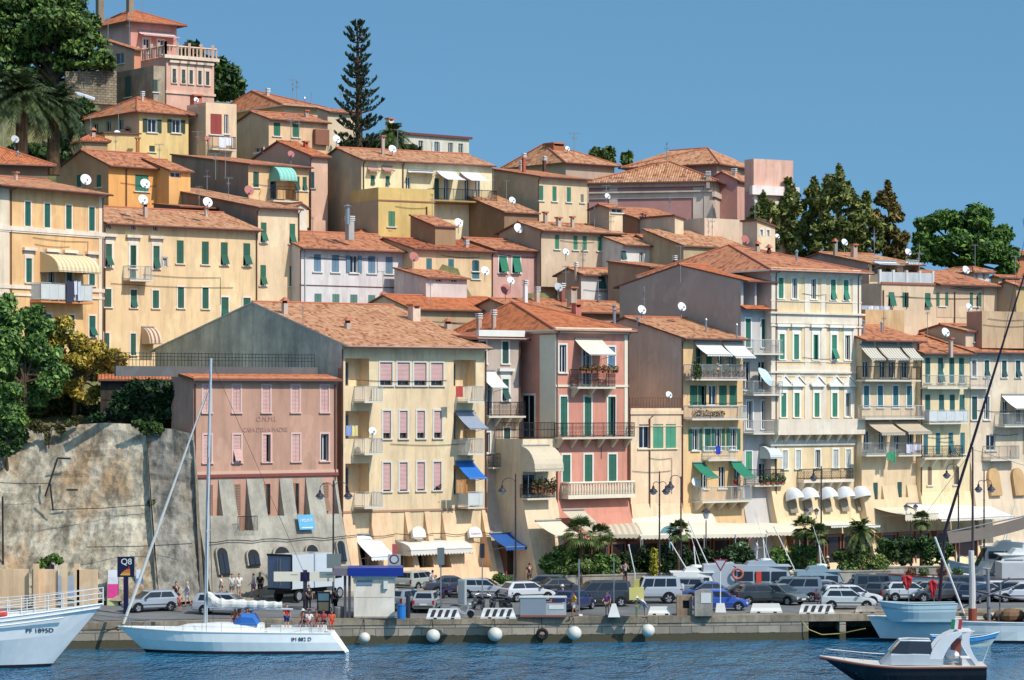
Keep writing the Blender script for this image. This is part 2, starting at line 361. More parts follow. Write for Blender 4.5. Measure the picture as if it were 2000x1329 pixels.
# ------------------------------------------------------------------ houses
HOUSES = []; GROUND = []
ROOF_A=tiles((222,150,104),pale=(234,190,146),dark=(146,86,60)); ROOF_B=tiles((226,144,96),.35,(236,184,142),(164,98,66)); ROOF_C=tiles((218,150,104),.55,(238,204,162),(152,96,68))
ROOF_O=tiles((230,132,78),.3,(238,166,116),(176,98,60)); ROOF_R=tiles((222,142,98),.4,(234,178,134),(152,90,62))
EDGE = flat('eave', (128, 84, 66), .8)
class House:
 def __init__(s,name,label,xc,D,th,xr,left,ye,yb,wall,side=None,roof='gf',pitch=.3,over=.5,tile=None,group=None,cat='house',r=.5,shutter=None,soffit=None,sover=.2,trim=None):
  s.th = R(th); c, n = math.cos(s.th), math.sin(s.th)
  s.D = D; X = (xc - 1000) * D / F; O = Vector((X, D, 0))
  s.Rf = Face(O, (c, n, 0), (n, -c, 0)); s.Lf = Face(O, (n, -c, 0), (-c, -n, 0))
  s.W = s.Rf.uv(xr, ye)[0]
  s.L = left[0] if isinstance(left, (tuple, list)) else -s.Lf.uv(left, ye)[0]
  s.ze = CZ + (HY - ye) * D / F; s.zb = CZ + (HY - yb) * D / F
  s.root = thing(name, label, cat, (X, D, s.zb), group)
  s.wall = wall if not isinstance(wall, tuple) else plaster(wall)
  s.side=s.wall if side is None else (side if not isinstance(side,tuple) else plaster(side))
  if side is not None and s.side in _ARGS: s.side = lifted(s.side)
  s.rt=roof; s.p=pitch; s.ov=over; s.sov=sover; s.tile=tile or ROOF_A; s.r=r
  s.hR=[]; s.hL=[]; s.sh=shutter or GREEN; s.sof=soffit; s.trimmat=trim or TRIMW
  s.planes = []; s.extra = []
  HOUSES.append(s); GROUND.append((X, D, s.zb))
  b = s.ab(s.W / 2, s.L / 2); GROUND.append((b[0], b[1], s.zb + .3))
 def ab(s, a, b, z=0): return s.Rf.pt(a, z, -b)
 # -------- roof
 def roof(s):
  W, L, p, o, so, z = s.W, s.L, s.p, s.ov, s.sov, s.ze
  P_ = []; ridges = []; t = s.rt
  if t == 'gf':
   bl = L * s.r; zr = z + p * bl; pb = (zr - z) / (L - bl)
   P_=[[(-so,-o,z - p*o),(W+so,-o,z - p*o),(W+so,bl,zr),(-so,bl,zr)],[(W+so,L+o,z - pb*o),(-so,L+o,z - pb*o),(-so,bl,zr),(W+so,bl,zr)]]
   ridges=[((-so,bl,zr),(W+so,bl,zr))]; s.gable=[(0,z),(-bl,zr),(-L,z)]
  elif t == 'hipr':
   bl=L*s.r; zr=z+p*bl; pb=(zr - z)/(L - bl); e=W - min(bl,W*.8); zo=z - p*o; zo2=z - pb*o
   P_=[[(-so,-o,zo),(W+o,-o,zo),(e,bl,zr),(-so,bl,zr)],[(W+o,-o,zo),(W+o,L+o,zo2),(e,bl,zr)],[(W+o,L+o,zo2),(-so,L+o,zo2),(-so,bl,zr),(e,bl,zr)]]
   ridges=[((-so,bl,zr),(e,bl,zr)),((e,bl,zr),(W+o,-o,zo)),((e,bl,zr),(W+o,L+o,zo2))]; s.gable=[(0,z),(-bl,zr),(-L,z)]
  elif t == 'hip':
   zo=z - p*o; m=min(W,L)/2; zr=z+getattr(s,'rise',p*m); s.gable=None; wt=W >= L
   A, B = ((m, L / 2), (W - m, L / 2)) if wt else ((W / 2, m), (W / 2, L - m))
   if getattr(s, 'ridge', None): A, B = s.ridge; wt = True
   E=[(-o,-o,zo),(W+o,-o,zo),(W+o,L+o,zo),(-o,L+o,zo)]; A=A+(zr,); B=B+(zr,)
   if wt:P_=[[E[0],E[1],B,A],[E[1],E[2],B],[E[2],E[3],A,B],[E[3],E[0],A]]; ridges=[(A,B),(A,E[0]),(B,E[1]),(B,E[2]),(A,E[3])]
   else:P_=[[E[0],E[1],A],[E[1],E[2],B,A],[E[2],E[3],B],[E[3],E[0],A,B]]; ridges=[(A,B),(A,E[0]),(A,E[1]),(B,E[2]),(B,E[3])]
  elif t == 'gs':
   zr=z+p*W/2; zo=z - p*o; s.gable=None; s.fgable=[(0,z),(W/2,zr),(W,z)]
   P_=[[(-o,L+so,zo),(-o,-so,zo),(W/2,-so,zr),(W/2,L+so,zr)],[(W+o,-so,zo),(W+o,L+so,zo),(W/2,L+so,zr),(W/2,-so,zr)]]
   ridges = [((W / 2, -so, zr), (W / 2, L + so, zr))]
  elif t == 'shed':
   zr = z + p * L; s.gable = [(0, z), (-L, zr)]
   P_=[[(-so,-o,z - p*o),(W+so,-o,z - p*o),(W+so,L,zr),(-so,L,zr)]]
  elif t == 'shedr':                # falls to the right, high on the left wall
   zr = z + p * W; s.gable = None; s.fgable = [(0, zr), (W, z)]
   P_=[[(W+o,-so,z - p*o),(W+o,L+so,z - p*o),(-so,L+so,zr),(-so,-so,zr)]]
  else:
   s.gable = None
   mb = MB(); h = s.p
   for a0,b0,a1,b1 in ((0,0,W,.25),(0,L - .25,W,L),(0,.25,.25,L - .25),(W - .25,.25,W,L - .25)):
    q = [s.ab(a0, b0, z), s.ab(a1, b0, z), s.ab(a1, b1, z), s.ab(a0, b1, z)]
    mb.hexa(q + [v + Vector((0, 0, h)) for v in q])
   q=[s.ab(.25,.25,z - .02),s.ab(W - .25,.25,z - .02),s.ab(W - .25,L - .25,z - .02),s.ab(.25,L - .25,z - .02)]
   mb.poly(q); s.roofo = mb.build('parapet', s.wall, s.root); return
  mb = MB(); th = .13; dz = Vector((0, 0, -th))
  for pl in P_:
   w = [s.ab(*q) for q in pl]; n = (w[1] - w[0]).cross(w[2] - w[0]).normalized()
   if n.z < 0: n = -n
   e = n.cross(Vector((0, 0, 1)));
   e = e.normalized() if e.length > 1e-4 else Vector((1, 0, 0))
   d=n.cross(e); mb.poly(w,0,[((q - w[0]).dot(e),(q - w[0]).dot(d)) for q in w])
   s.planes.append((w, n)); lo = [q + dz for q in w]
   mb.poly(list(reversed(lo)), 1)
   for k in range(len(w)):
    k2 = (k + 1) % len(w); mb.poly([lo[k], lo[k2], w[k2], w[k]], 1)
  for a, b in ridges:
   a,b=s.ab(*a),s.ab(*b); mb.tube([a+Vector((0,0,.02)),b+Vector((0,0,.02))],.1,6,2)
  s.roofo=mb.build('roof',[s.tile,s.sof or EDGE,flat('ridge',(196,112,76),.9)],s.root)
 def hit(s, x, y):
  d=Vector(((x - 1000)/F,1,(HY - y)/F)); C=Vector((0,0,CZ)); best=None
  for w, n in s.planes:
   dn = d.dot(n)
   if abs(dn) < 1e-6: continue
   t = (w[0] - C).dot(n) / dn; p = C + d * t
   ok=all(((w[(k+1) % len(w)] - w[k]).cross(p - w[k])).dot((w[1] - w[0]).cross(w[2] - w[0])) > -1e-4 for k in range(len(w)))
   if ok and (best is None or t < best[0]): best = (t, p)
  return best[1] if best else None
 # -------- openings
 def win(s,x,y0,y1,wpx,kind='g',side='R',trim='t',shutter=None,zz=None,sill=True,depth=.18,frac=.75):
  f = s.Rf if side == 'R' else s.Lf
  ua, _ = f.uv(x - wpx / 2, y0); ub, _ = f.uv(x + wpx / 2, y0)
  v1 = f.uv(x, y0)[1]; v0 = f.uv(x, y1)[1]
  if zz: v0, v1 = zz
  s.win_uv(f,ua,ub,v0,v1,kind,trim,shutter,sill,depth,frac,s.hR if side == 'R' else s.hL)
  return v0, v1
 def row(s, xs, y0, y1, wpx, kinds='g', **k):
  zz = None
  for i, x in enumerate(xs):
   zz = s.win(x, y0, y1, wpx, kinds[i % len(kinds)], zz=zz, **k)
 def win_uv(s,f,ua,ub,v0,v1,kind,trim='t',shutter=None,sill=True,depth=.18,frac=.75,holes=None):
  sh = shutter or s.sh; um = (ua + ub) / 2; root = s.root
  if holes is not None: holes.append((ua, ub, v0, v1, depth))
  nm = 'door' if (v1 - v0) > 2.25 * (ub - ua) and (v1 - v0) > 2.6 else 'window'
  mb = MB(); t = .14
  if trim == 't':
   mb.fbox(f,ua - t,ua,v0,v1,-.02,.035); mb.fbox(f,ub,ub+t,v0,v1,-.02,.035)
   mb.fbox(f, ua - t, ub + t, v1, v1 + t, -.02, .04)
  elif trim in ('hat', 'ped'):
   t = .2
   mb.fbox(f,ua - t,ua,v0 - .1,v1,-.02,.05); mb.fbox(f,ub,ub+t,v0 - .1,v1,-.02,.05); mb.fbox(f,ua - t,ub+t,v1,v1+.25,-.02,.06)
   if trim == 'hat':
    mb.fbox(f,ua - t,ub+t,v1+.25,v1+.62,-.02,.03); mb.fbox(f,ua - .45,ub+.45,v1+.62,v1+.86,-.02,.3)
   else:
    g = f.pt; a, b, z = ua - .5, ub + .5, v1 + .55
    mb.fbox(f,ua - t,ub+t,v1+.25,z,-.02,.03); mb.fbox(f,a,b,z,z+.14,-.02,.3)
    q = [(a, z + .14), (b, z + .14), (um, z + .8)]
    mb.add([g(u,v,-.02) for u,v in q]+[g(u,v,.2) for u,v in q],[(3,4,5),(0,1,4,3),(1,2,5,4),(2,0,3,5)])
    for e in (-1, 1):
     mb.hexa([g(um+e*(b - um+.1),z+.14,.3),g(um,z+.85,.3),g(um,z+.85,-.02),g(um+e*(b - um+.1),z+.14,-.02),g(um+e*(b - um+.1),z+.26,.3),g(um,z+.99,.3),g(um,z+.99,-.02),g(um+e*(b - um+.1),z+.26,-.02)])
  d = -depth + .012
  for a,b in ((ua,ua+.06),(ub - .06,ub),(um - .035,um+.035)):mb.fbox(f,a,b,v0+.06,v1 - .06,d,d+.05,1)
  mb.fbox(f,ua,ub,v0,v0+.06,d,d+.05,1); mb.fbox(f,ua,ub,v1 - .06,v1,d,d+.05,1)
  wo=mb.build(nm,[s.trimmat,WHITE if kind not in ('p',) else flat('sash',(120,84,70))],root)
  pb=MB(); pb.poly([f.pt(ua+.05,v0+.05,d+.02),f.pt(ub - .05,v0+.05,d+.02),f.pt(ub - .05,v1 - .05,d+.02),f.pt(ua+.05,v1 - .05,d+.02)])
  if kind not in ('g', 'b'): pb.build('pane', PANE, wo)
  if sill and nm == 'window':
   m2=MB(); m2.fbox(f,ua - .18,ub+.18,v0 - .1,v0,-.02,.14); m2.build('sill',s.trimmat,wo)
  def leaf(a, b, c, e, w=-.02, tilt=0, swing=0):
   q = MB(); g = f.pt; tk = .035
   if tilt:                       # hinged at the top, pushed out at the bottom
    dx = (e - c) * math.sin(tilt); cz = e - (e - c) * math.cos(tilt)
    q.hexa([g(a,cz,w+dx+tk),g(b,cz,w+dx+tk),g(b,cz,w+dx),g(a,cz,w+dx),g(a,e,w+tk),g(b,e,w+tk),g(b,e,w),g(a,e,w)])
   elif swing:
    ww = b - a; dx = ww * math.sin(abs(swing)); du = ww * math.cos(swing)
    h0 = a if swing < 0 else b; sg = -1 if swing < 0 else 1     # hinge
    e1 = h0 - sg * du
    lo, hi = (h0, e1)
    q.hexa([g(lo,c,w+tk),g(hi,c,w+dx+tk),g(hi,c,w+dx),g(lo,c,w),g(lo,e,w+tk),g(hi,e,w+dx+tk),g(hi,e,w+dx),g(lo,e,w)])
   else: q.fbox(f, a, b, c, e, w, w + tk)
   q.build('shutter', sh, wo)
  if kind == 'g':leaf(ua+.01,um - .01,v0+.01,v1 - .01,-.06); leaf(um+.01,ub - .01,v0+.01,v1 - .01,-.06)
  elif kind == 'f':
   mid = v0 + (v1 - v0) * .5
   leaf(ua+.01,ub - .01,mid,v1 - .01,-.06); leaf(ua+.01,ub - .01,v0+.02,mid - .01,-.05,rnd.uniform(.3,.55))
  elif kind == 'F':leaf(ua+.01,ub - .01,v0+.02,v1 - .02,-.05,rnd.uniform(.28,.4))
  elif kind == 'h':leaf(ua+.01,um - .01,v0+.01,v1 - .01,-.06); leaf(um+.01,ub - .01,v0+.01,v1 - .01,-.05,0,rnd.uniform(.6,1.2))
  elif kind == 'G':
   hw = (ub - ua) / 2
   leaf(ua - .06 - hw,ua - .06,v0+.01,v1 - .01,.045); leaf(ub+.06,ub+.06+hw,v0+.01,v1 - .01,.045)
  elif kind == 'S':leaf(ua,um - .01,v0,v1,.03,0,-.9); leaf(um+.01,ub,v0,v1,.03,0,.9)
  elif kind == 'p':
   fr=v1 - (v1 - v0)*frac; m3=MB(); m3.fbox(f,ua+.02,ub - .02,fr,v1 - .02,-.1,-.07); m3.build('roller_blind',slats((216,168,160),.1),wo)
  return wo
 def hole(s, x0, x1, y0, y1, depth=1.3, side='R', inner=None, door=True):
  f = s.Rf if side == 'R' else s.Lf
  ua, v1 = f.uv(x0, y0); ub, _ = f.uv(x1, y0); v0 = f.uv(x0, y1)[1]
  (s.hR if side == 'R' else s.hL).append((ua, ub, v0, v1, depth))
  if door:
   mb = MB(); g = Face(f.O - f.N * (depth - .02), f.U, f.N); w = ub - ua
   mb.fbox(g,ua+w*.12,ua+w*.5,v0+.02,v0+(v1 - v0)*.86,0,.05,0); mb.fbox(g,ua+w*.15,ua+w*.47,v0+.1,v0+(v1 - v0)*.82,.05,.07,1)
   mb.build('balcony_door', [flat('doorframe', (150, 120, 96)), PANE], s.root)
  return ua, ub, v0, v1
 # -------- trim on faces
 def band(s,y,h=.25,w=.12,mat=None,side='R',x0=None,x1=None,at=None,name='string_course'):
  f = s.Rf if side == 'R' else s.Lf; a, b = (0, s.W) if side == 'R' else (-s.L, 0)
  if x0 is not None: a = f.uv(x0, y)[0]
  if x1 is not None: b = f.uv(x1, y)[0]
  v=f.uv(at if at is not None else (x0 if x0 is not None else 1000+F*f.O.x/f.O.y),y)[1]
  mb=MB(); mb.fbox(f,a - (w if side == 'R' and x0 is None else 0),b+(w*.9 if x1 is None and side == 'R' else 0),v - h/2,v+h/2,-.02,w); return mb.build(name,mat or s.trimmat,s.root)
 def strip(s, x0, x1, y0, y1, mat, w=.03, name='pilaster', side='R'):
  f=s.Rf if side == 'R' else s.Lf; ua,v1=f.uv(x0,y0); ub,_=f.uv(x1,y0); v0=f.uv(x0,y1)[1]
  mb=MB(); mb.fbox(f,ua,ub,v0,v1,-.02,w); return mb.build(name,mat,s.root)
 def pipe(s, u, ztop=None, zbot=None, mat=None, side='R', eave=True):
  f=s.Rf if side == 'R' else s.Lf; z1=ztop or s.ze - .5; z0=zbot if zbot is not None else s.zb
  o = s.ov * .9
  pts=[f.pt(u,z0,.08),f.pt(u,z1,.08)]+([f.pt(u+.02,s.ze - .12 - s.p*o,o)] if eave else [])
  mb=MB(); mb.tube(pts,.055,6); return mb.build('downpipe',mat or PIPE,s.root)
 def pipex(s, x, y0=None, y1=None, mat=None, eave=True):
  yy = HY - (s.ze - CZ) * F / s.D
  u = s.Rf.uv(x, y0 or yy)[0]; zt = s.Rf.uv(x, y0)[1] if y0 else None
  zb = s.Rf.uv(x, y1)[1] if y1 else None
  return s.pipe(u, zt, zb, mat, eave=eave and y0 is None)
 def gutter(s, mat=None):
  if s.rt in ('flat', 'gs', 'shedr'): return
  o = s.ov + .05; z = s.ze - s.p * s.ov - .1; so = s.sov if s.rt != 'hip' else s.ov
  mb=MB(); mb.tube([s.ab(-so,-o,z),s.ab(s.W+so,-o,z)],.075,6); return mb.build('gutter',mat or PIPE,s.root)
 def balcony(s,x0,x1,ys,yr,p=1.1,style='bars',slab=.14,slabmat=None,railmat=None,brackets=0,f=None,wall_px=False,bmat=None,h=None):
  f = f or s.Rf; g = f.off(p)
  ref = f if wall_px else g
  a=ref.uv(x0,ys)[0]; b=ref.uv(x1,ys)[0]; v=g.uv(x0,ys)[1]; vr=g.uv(x0,yr)[1] if h is None else v+h
  mb = MB(); mb.fbox(f, a, b, v - slab, v, 0, p)
  if brackets:
   for k in range(brackets):
    u = a + .25 + (b - a - .5) * k / max(1, brackets - 1)
    mb.hexa([f.pt(u - .1,v - slab - .7,.12),f.pt(u+.1,v - slab - .7,.12),f.pt(u+.1,v - slab - .7,0),f.pt(u - .1,v - slab - .7,0),f.pt(u - .1,v - slab,p*.85),f.pt(u+.1,v - slab,p*.85),f.pt(u+.1,v - slab,0),f.pt(u - .1,v - slab,0)],1 if bmat else 0)
  bo=mb.build('balcony',[slabmat or flat('slab',(226,214,190),.9),bmat or slabmat or WHITE],s.root)
  rb = MB(); rm = railmat or (IRON if style in ('iron',) else RAILW); i = .06
  runs=[((a+i,p - i),(b - i,p - i)),((a+i,0),(a+i,p - i)),((b - i,p - i),(b - i,0))]
  def pt(q, z): return f.pt(q[0], z, q[1])
  for q0, q1 in runs:
   ln = math.hypot(q1[0] - q0[0], q1[1] - q0[1])
   if style in ('solid', 'panel'):
    n=Vector((q1[0] - q0[0],q1[1] - q0[1])); n=Vector((-n.y,n.x)).normalized()*.05 if style == 'solid' else Vector((0,0))
    if style == 'solid':
     c=[(q0[0]+n.x,q0[1]+n.y),(q1[0]+n.x,q1[1]+n.y),(q1[0] - n.x,q1[1] - n.y),(q0[0] - n.x,q0[1] - n.y)]
     rb.hexa([pt(q, v) for q in c] + [pt(q, vr) for q in c])
     continue
   rb.tube([pt(q0,vr),pt(q1,vr)],.03,4); rb.tube([pt(q0,v+.1),pt(q1,v+.1)],.02,4)
   if style == 'panel':
    c=[(q0[0],q0[1]),(q1[0],q1[1])]; rb.poly([pt(c[0],v+.15),pt(c[1],v+.15),pt(c[1],vr - .08),pt(c[0],vr - .08)],1)
   n = max(1, int(ln / (.13 if style != 'balus' else .28)))
   for k in range(n + 1):
    q = (q0[0] + (q1[0] - q0[0]) * k / n, q0[1] + (q1[1] - q0[1]) * k / n)
    if style == 'balus':rb.tube([pt(q,v),pt(q,v+(vr - v)*.4),pt(q,vr)],[.07,.1,.05],6)
    elif style != 'panel' or k % 8 == 0 or k == n:rb.tube([pt(q,v),pt(q,vr)],.013 if k % 8 else .028,4)
    if style == 'iron' and k < n and k % 2 == 0:
     q2=(q[0]+(q1[0] - q0[0])/n*2,q[1]+(q1[1] - q0[1])/n*2); m=((q[0]+q2[0])/2,(q[1]+q2[1])/2)
     for z in (.3, .65):
      zz = v + (vr - v) * z
      rb.tube([pt(q,zz),pt(m,zz+.14),pt(q2,zz),pt(m,zz - .14),pt(q,zz)],.014,3)
   if style == 'balus':
    c = q0, q1; rb.tube([pt(q0, vr), pt(q1, vr)], .1, 6)
  rb.build('railing', [rm, cloth((216, 216, 210))], bo)
  return f, a, b, v, vr, p
 def awning(s,x0,x1,yt,yf,p=1.6,mat=None,f=None,valance=.25,curved=False,drop=0,stays=True,stripe=None):
  """x0..x1 and yt on the wall, yf = bottom row of its front edge"""
  f = f or s.Rf; a, vt = f.uv(x0, yt); b = f.uv(x1, yt)[0]
  vf = f.off(p).uv(x0, yf)[1] + valance
  mb = MB(); mat = mat or cloth((232, 222, 200)); n = 7; prof = []
  for k in range(n + 1):
   t = k / n
   if curved:prof.append((p*math.sin(t*math.pi/2),vf+(vt - vf)*math.cos(t*math.pi/2)))
   else: prof.append((p * t, vt + (vf - vt) * t - .1 * math.sin(math.pi * t)))
  m = max(2, int((b - a) / .5))
  for k in range(n):
   w0, z0 = prof[k]; w1, z1 = prof[k + 1]
   mb.poly([f.pt(a,z1,w1),f.pt(b,z1,w1),f.pt(b,z0,w0),f.pt(a,z0,w0)],0,[(a,k),(b,k),(b,k+1),(a,k+1)])
   mb.poly([f.pt(a,z0 - .012,w0),f.pt(b,z0 - .012,w0),f.pt(b,z1 - .012,w1),f.pt(a,z1 - .012,w1)],0,[(a,k),(b,k),(b,k+1),(a,k+1)])
   if curved:
    for u in (a,b):mb.poly([f.pt(u,z1,w1),f.pt(u,z0,w0),f.pt(u,vf,0)],0,[(u,0)]*3)
  if valance:
   q = int((b - a) / .3) + 1
   for k in range(q):
    u0,u1=a+(b - a)*k/q,a+(b - a)*(k+1)/q; um=(u0+u1)/2
    mb.poly([f.pt(u0,vf - valance*.7,p+.01),f.pt(um,vf - valance,p+.01),f.pt(u1,vf - valance*.7,p+.01),f.pt(u1,vf,p+.01),f.pt(u0,vf,p+.01)],0,[(u0,0),(um,0),(u1,0),(u1,1),(u0,1)])
   if curved:
    for u in (a,b):mb.poly([f.pt(u,vf - valance,0),f.pt(u,vf - valance,p),f.pt(u,vf,p),f.pt(u,vf,0)],0,[(u,0)]*4)
  o = mb.build('awning', mat, s.root)
  if stays:
   q = MB(); 
   for u in (a+.06,b - .06):q.tube([f.pt(u,vf - .3 if not curved else vf,.02),f.pt(u,vf - .02,p - .03)],.022,5)
   q.tube([f.pt(a,vf,p),f.pt(b,vf,p)],.03,5); q.build('awning_frame',GREY,o); q=MB(); q.tube([f.pt(a,vt+.06,.08),f.pt(b,vt+.06,.08)],.07,6); q.build('awning_roller',GREY,o)
  return o
 def scarp(s,y_top,p,mat,x0=None,x1=None,cuts=(),zb=None,f=None,name='battered_base'):
  """sloping foot of the wall; cuts: (x0,x1,y_sill) where the slope is cut back to the wall above a sill"""
  f=f or s.Rf; a=0 if x0 is None else f.uv(x0,y_top)[0]; b=s.W if x1 is None else f.uv(x1,y_top)[0]
  vt=f.uv(1000+F*s.Rf.O.x/s.Rf.O.y,y_top)[1] if x0 is None else f.uv(x0,y_top)[1]; z0=zb if zb is not None else s.zb
  def w(z): return .06 + p * max(0, (vt - z) / (vt - z0)) ** 1.15
  cs = []
  for c in cuts:
   ca,cb=f.uv(c[0],c[2])[0],f.uv(c[1],c[2])[0]; cs.append((ca,cb,f.uv(c[0],c[2])[1]))
  cs.sort(); mb = MB(); u = a; segs = []
  for c in cs: segs += [(u, c[0], vt), (c[0], c[1], c[2])]; u = c[1]
  segs.append((u, b, vt))
  for a_, b_, top in segs:
   n=6; pr=[(w(z0+(top - z0)*k/n),z0+(top - z0)*k/n) for k in range(n+1)]
   ra=[f.pt(a_,z,q) for q,z in pr]+[f.pt(a_,top,0),f.pt(a_,z0,0)]; rb=[f.pt(b_,z,q) for q,z in pr]+[f.pt(b_,top,0),f.pt(b_,z0,0)]
   mb.loft([ra, rb])
  o = mb.build(name, mat, s.root); s.scw = w; s.scf = f; s.scv = (vt, z0); return o
 def scface(s):
  """plane lying on the scarp (chord)"""
  vt,z0=s.scv; w0,w1=s.scw(vt),s.scw(z0); f=s.scf; V=(f.N*(w0 - w1)+Vector((0,0,vt - z0))).normalized()
  N = f.U.cross(V); 
  return Face(f.pt(0, z0, w1), f.U, N, V)
 def chimney(s, x, yt, yb_, wpx, mat=None, cap='slab', p=None):
  q=p or s.hit(x,yb_) or P(x,yb_,s.D+4); k=q.y/F; h=(yb_ - yt)*k; ww=wpx*k/2*.8
  mb = MB(); f = Face(q, s.Rf.U, s.Rf.N)
  mb.fbox(f, -ww, ww, -.9, h - .3, -ww, ww, 0)
  if cap == 'slab':
   for e in (-1,1):mb.fbox(f,e*ww - .08*(e > 0),e*ww+.08*(e < 0),h - .3,h - .08,-ww,ww,0)
   mb.fbox(f, -ww - .1, ww + .1, h - .08, h + .06, -ww - .1, ww + .1, 1)
  elif cap == 'tile':
   mb.fbox(f, -ww * .7, ww * .7, h - .3, h - .1, -ww * .7, ww * .7, 2)
   g=f.pt; t=ww+.12; mb.hexa([g(-t,h - .1,t),g(t,h - .1,t),g(t,h - .1,-t),g(-t,h - .1,-t),g(-.05,h+.2,.05),g(.05,h+.2,.05),g(.05,h+.2,-.05),g(-.05,h+.2,-.05)],1)
  else:
   for z in range(3):mb.fbox(f,-ww - .06,ww+.06,h - .3+z*.17,h - .22+z*.17,-ww - .06,ww+.06,1)
   mb.fbox(f, -ww * .6, ww * .6, h - .3, h + .1, -ww * .6, ww * .6, 2)
  return mb.build('chimney',[mat or plaster((206,186,164),.5),flat('ridge',(196,112,76),.9) if cap != 'vent' else WHITE,DARK],s.roofo)
 def vent(s, x, yt, yb_, r=.1, mat=None, p=None):
  q = p or s.hit(x, yb_) or P(x, yb_, s.D + 3); h = (yb_ - yt) * q.y / F
  mb=MB(); mb.tube([q - Vector((0,0,.4)),q+Vector((0,0,h - .2))],r,8); mb.lathe([(r*1.6,0),(r*1.7,.06),(.02,.22)],q+Vector((0,0,h - .2)),8)
  return mb.build('flue', mat or METAL, s.root)
 def dish(s, x, y, rpx, col='w', yb_=None, p=None, D=None, az=None):
  q = p or s.hit(x, y + rpx * 1.6) ; base = q
  if q is None: base = P(x, y + rpx * 1.6, D or s.D - .2)
  Dd = base.y - .1; c = P(x, y, Dd); r = rpx * Dd / F
  aim=Vector((.42 if az is None else az,-.8,.42)).normalized(); a=aim.cross(Vector((0,0,1))).normalized(); b=a.cross(aim)
  mb = MB(); rings = []
  for rr,dd in ((.03,0),(.35,.03),(.7,.11),(1,.24)):rings.append([c+(a*math.cos(t)+b*math.sin(t)*1.06)*r*rr+aim*r*dd for t in [2*math.pi*j/16 for j in range(16)]])
  mb.loft(rings); mb.loft([[q - aim * .02 for q in g] for g in reversed(rings)])
  mb.tube([c - b*r*.6+aim*r*.1,c - b*r*.55+aim*r*.95],.025,4,1); mb.box(c - b*r*.5+aim*r*.95 - Vector((.07,.07,.07)),c - b*r*.5+aim*r*.95+Vector((.07,.07,.07)),1)
  mb.tube([base - Vector((0,0,.3)),base+Vector((0,.1,max(.05,c.z - base.z))),c - aim*.05],.035,5,1)
  m={'w':flat('dishw',(226,228,228),.45),'r':flat('dishr',(176,86,74),.55),'g':flat('dishg',(168,172,172),.5)}[col]
  return mb.build('satellite_dish', [m, GREY], s.root, smooth=False)
 def aerial(s, x, yt, yb_, D=None, bars=3, wpx=22):
  q = s.hit(x, yb_); q = q if q is not None else P(x, yb_, D or s.D + 2)
  h = (yb_ - yt) * q.y / F; k = q.y / F
  mb = MB(); mb.tube([q - Vector((0, 0, .3)), q + Vector((0, 0, h))], .028, 4)
  for j in range(bars):
   z=h - .05 - j*.5; l=wpx*k/2*(1 - .25*j); dx=Vector((math.cos(j*.9+x),math.sin(j*.9+x)*.6,0))*l
   mb.tube([q + Vector((0, 0, z)) - dx, q + Vector((0, 0, z)) + dx], .018, 4)
   for t in (-.8, -.3, .2, .7): 
    c=q+Vector((0,0,z))+dx*t; mb.tube([c - Vector((0,0,.16)),c+Vector((0,0,.16))],.012,3)
  return mb.build('aerial', GREY, s.root)
 # -------- close up
 def finish(s, gut=True, zlow=None):
  s.roof(); mb = MB(); z0 = s.zb; f, g = s.Rf, s.Lf; W, L, z = s.W, s.L, s.ze
  zt = z
  if s.rt == 'shedr': zt = z
  holes_wall(mb,f,0,W,z0,zt,s.hR,0); holes_wall(mb,g,-L,0,z0,z,s.hL,1)
  if getattr(s, 'gable', None): 
   q = [g.pt(u, v) for u, v in s.gable]
   if len(q) == 2: q.append(g.pt(-L, z))
   mb.poly(list(reversed(q)), 1); h = [p + s.Rf.U * W for p in q]
   if s.rt != 'hipr': mb.poly(h, 1)
  if getattr(s, 'fgable', None):
   q = [f.pt(u, v) for u, v in s.fgable]
   if len(q) == 2:
    q.append(f.pt(0, z)); zr = s.fgable[0][1]
    mb.poly([g.pt(-L, z), g.pt(0, z), g.pt(0, zr), g.pt(-L, zr)], 1)
    mb.poly(list(reversed([p - f.N * L for p in q])), 0)
   mb.poly(q, 0)
   if len(s.fgable) == 3:mb.poly(list(reversed([p - f.N*L for p in [f.pt(u,v) for u,v in s.fgable]])),0)
  mb.poly([s.ab(W, 0, z0), s.ab(W, L, z0), s.ab(W, L, z), s.ab(W, 0, z)], 1)
  zbk = z if s.rt != 'shed' else z + s.p * L
  mb.poly([s.ab(W, L, z0), s.ab(0, L, z0), s.ab(0, L, zbk), s.ab(W, L, zbk)], 1)
  if s.rt == 'flat': pass
  mb.build('wall', [s.wall, s.side], s.root)
  if W > 5 and s.D < 275 and s.root.name != 'institute_building':
   for k in range(2 if s.D < 260 else 1):
    zc=z0+(z - z0)*rnd.uniform(.55,.93); u0,u1=sorted((rnd.uniform(.05,W*.4),rnd.uniform(W*.6,W - .1))); cm=MB(); cm.tube([f.pt(u0+(u1 - u0)*j/8,zc - .12*math.sin(math.pi*j/8)+.05*(k - j*.1),.07) for j in range(9)]+([f.pt(u1,max(z0,zc - rnd.uniform(1,4)),.05)] if k else []),.02,4); cm.build('cable',IRON,s.root)
  if gut: s.gutter()
  return s
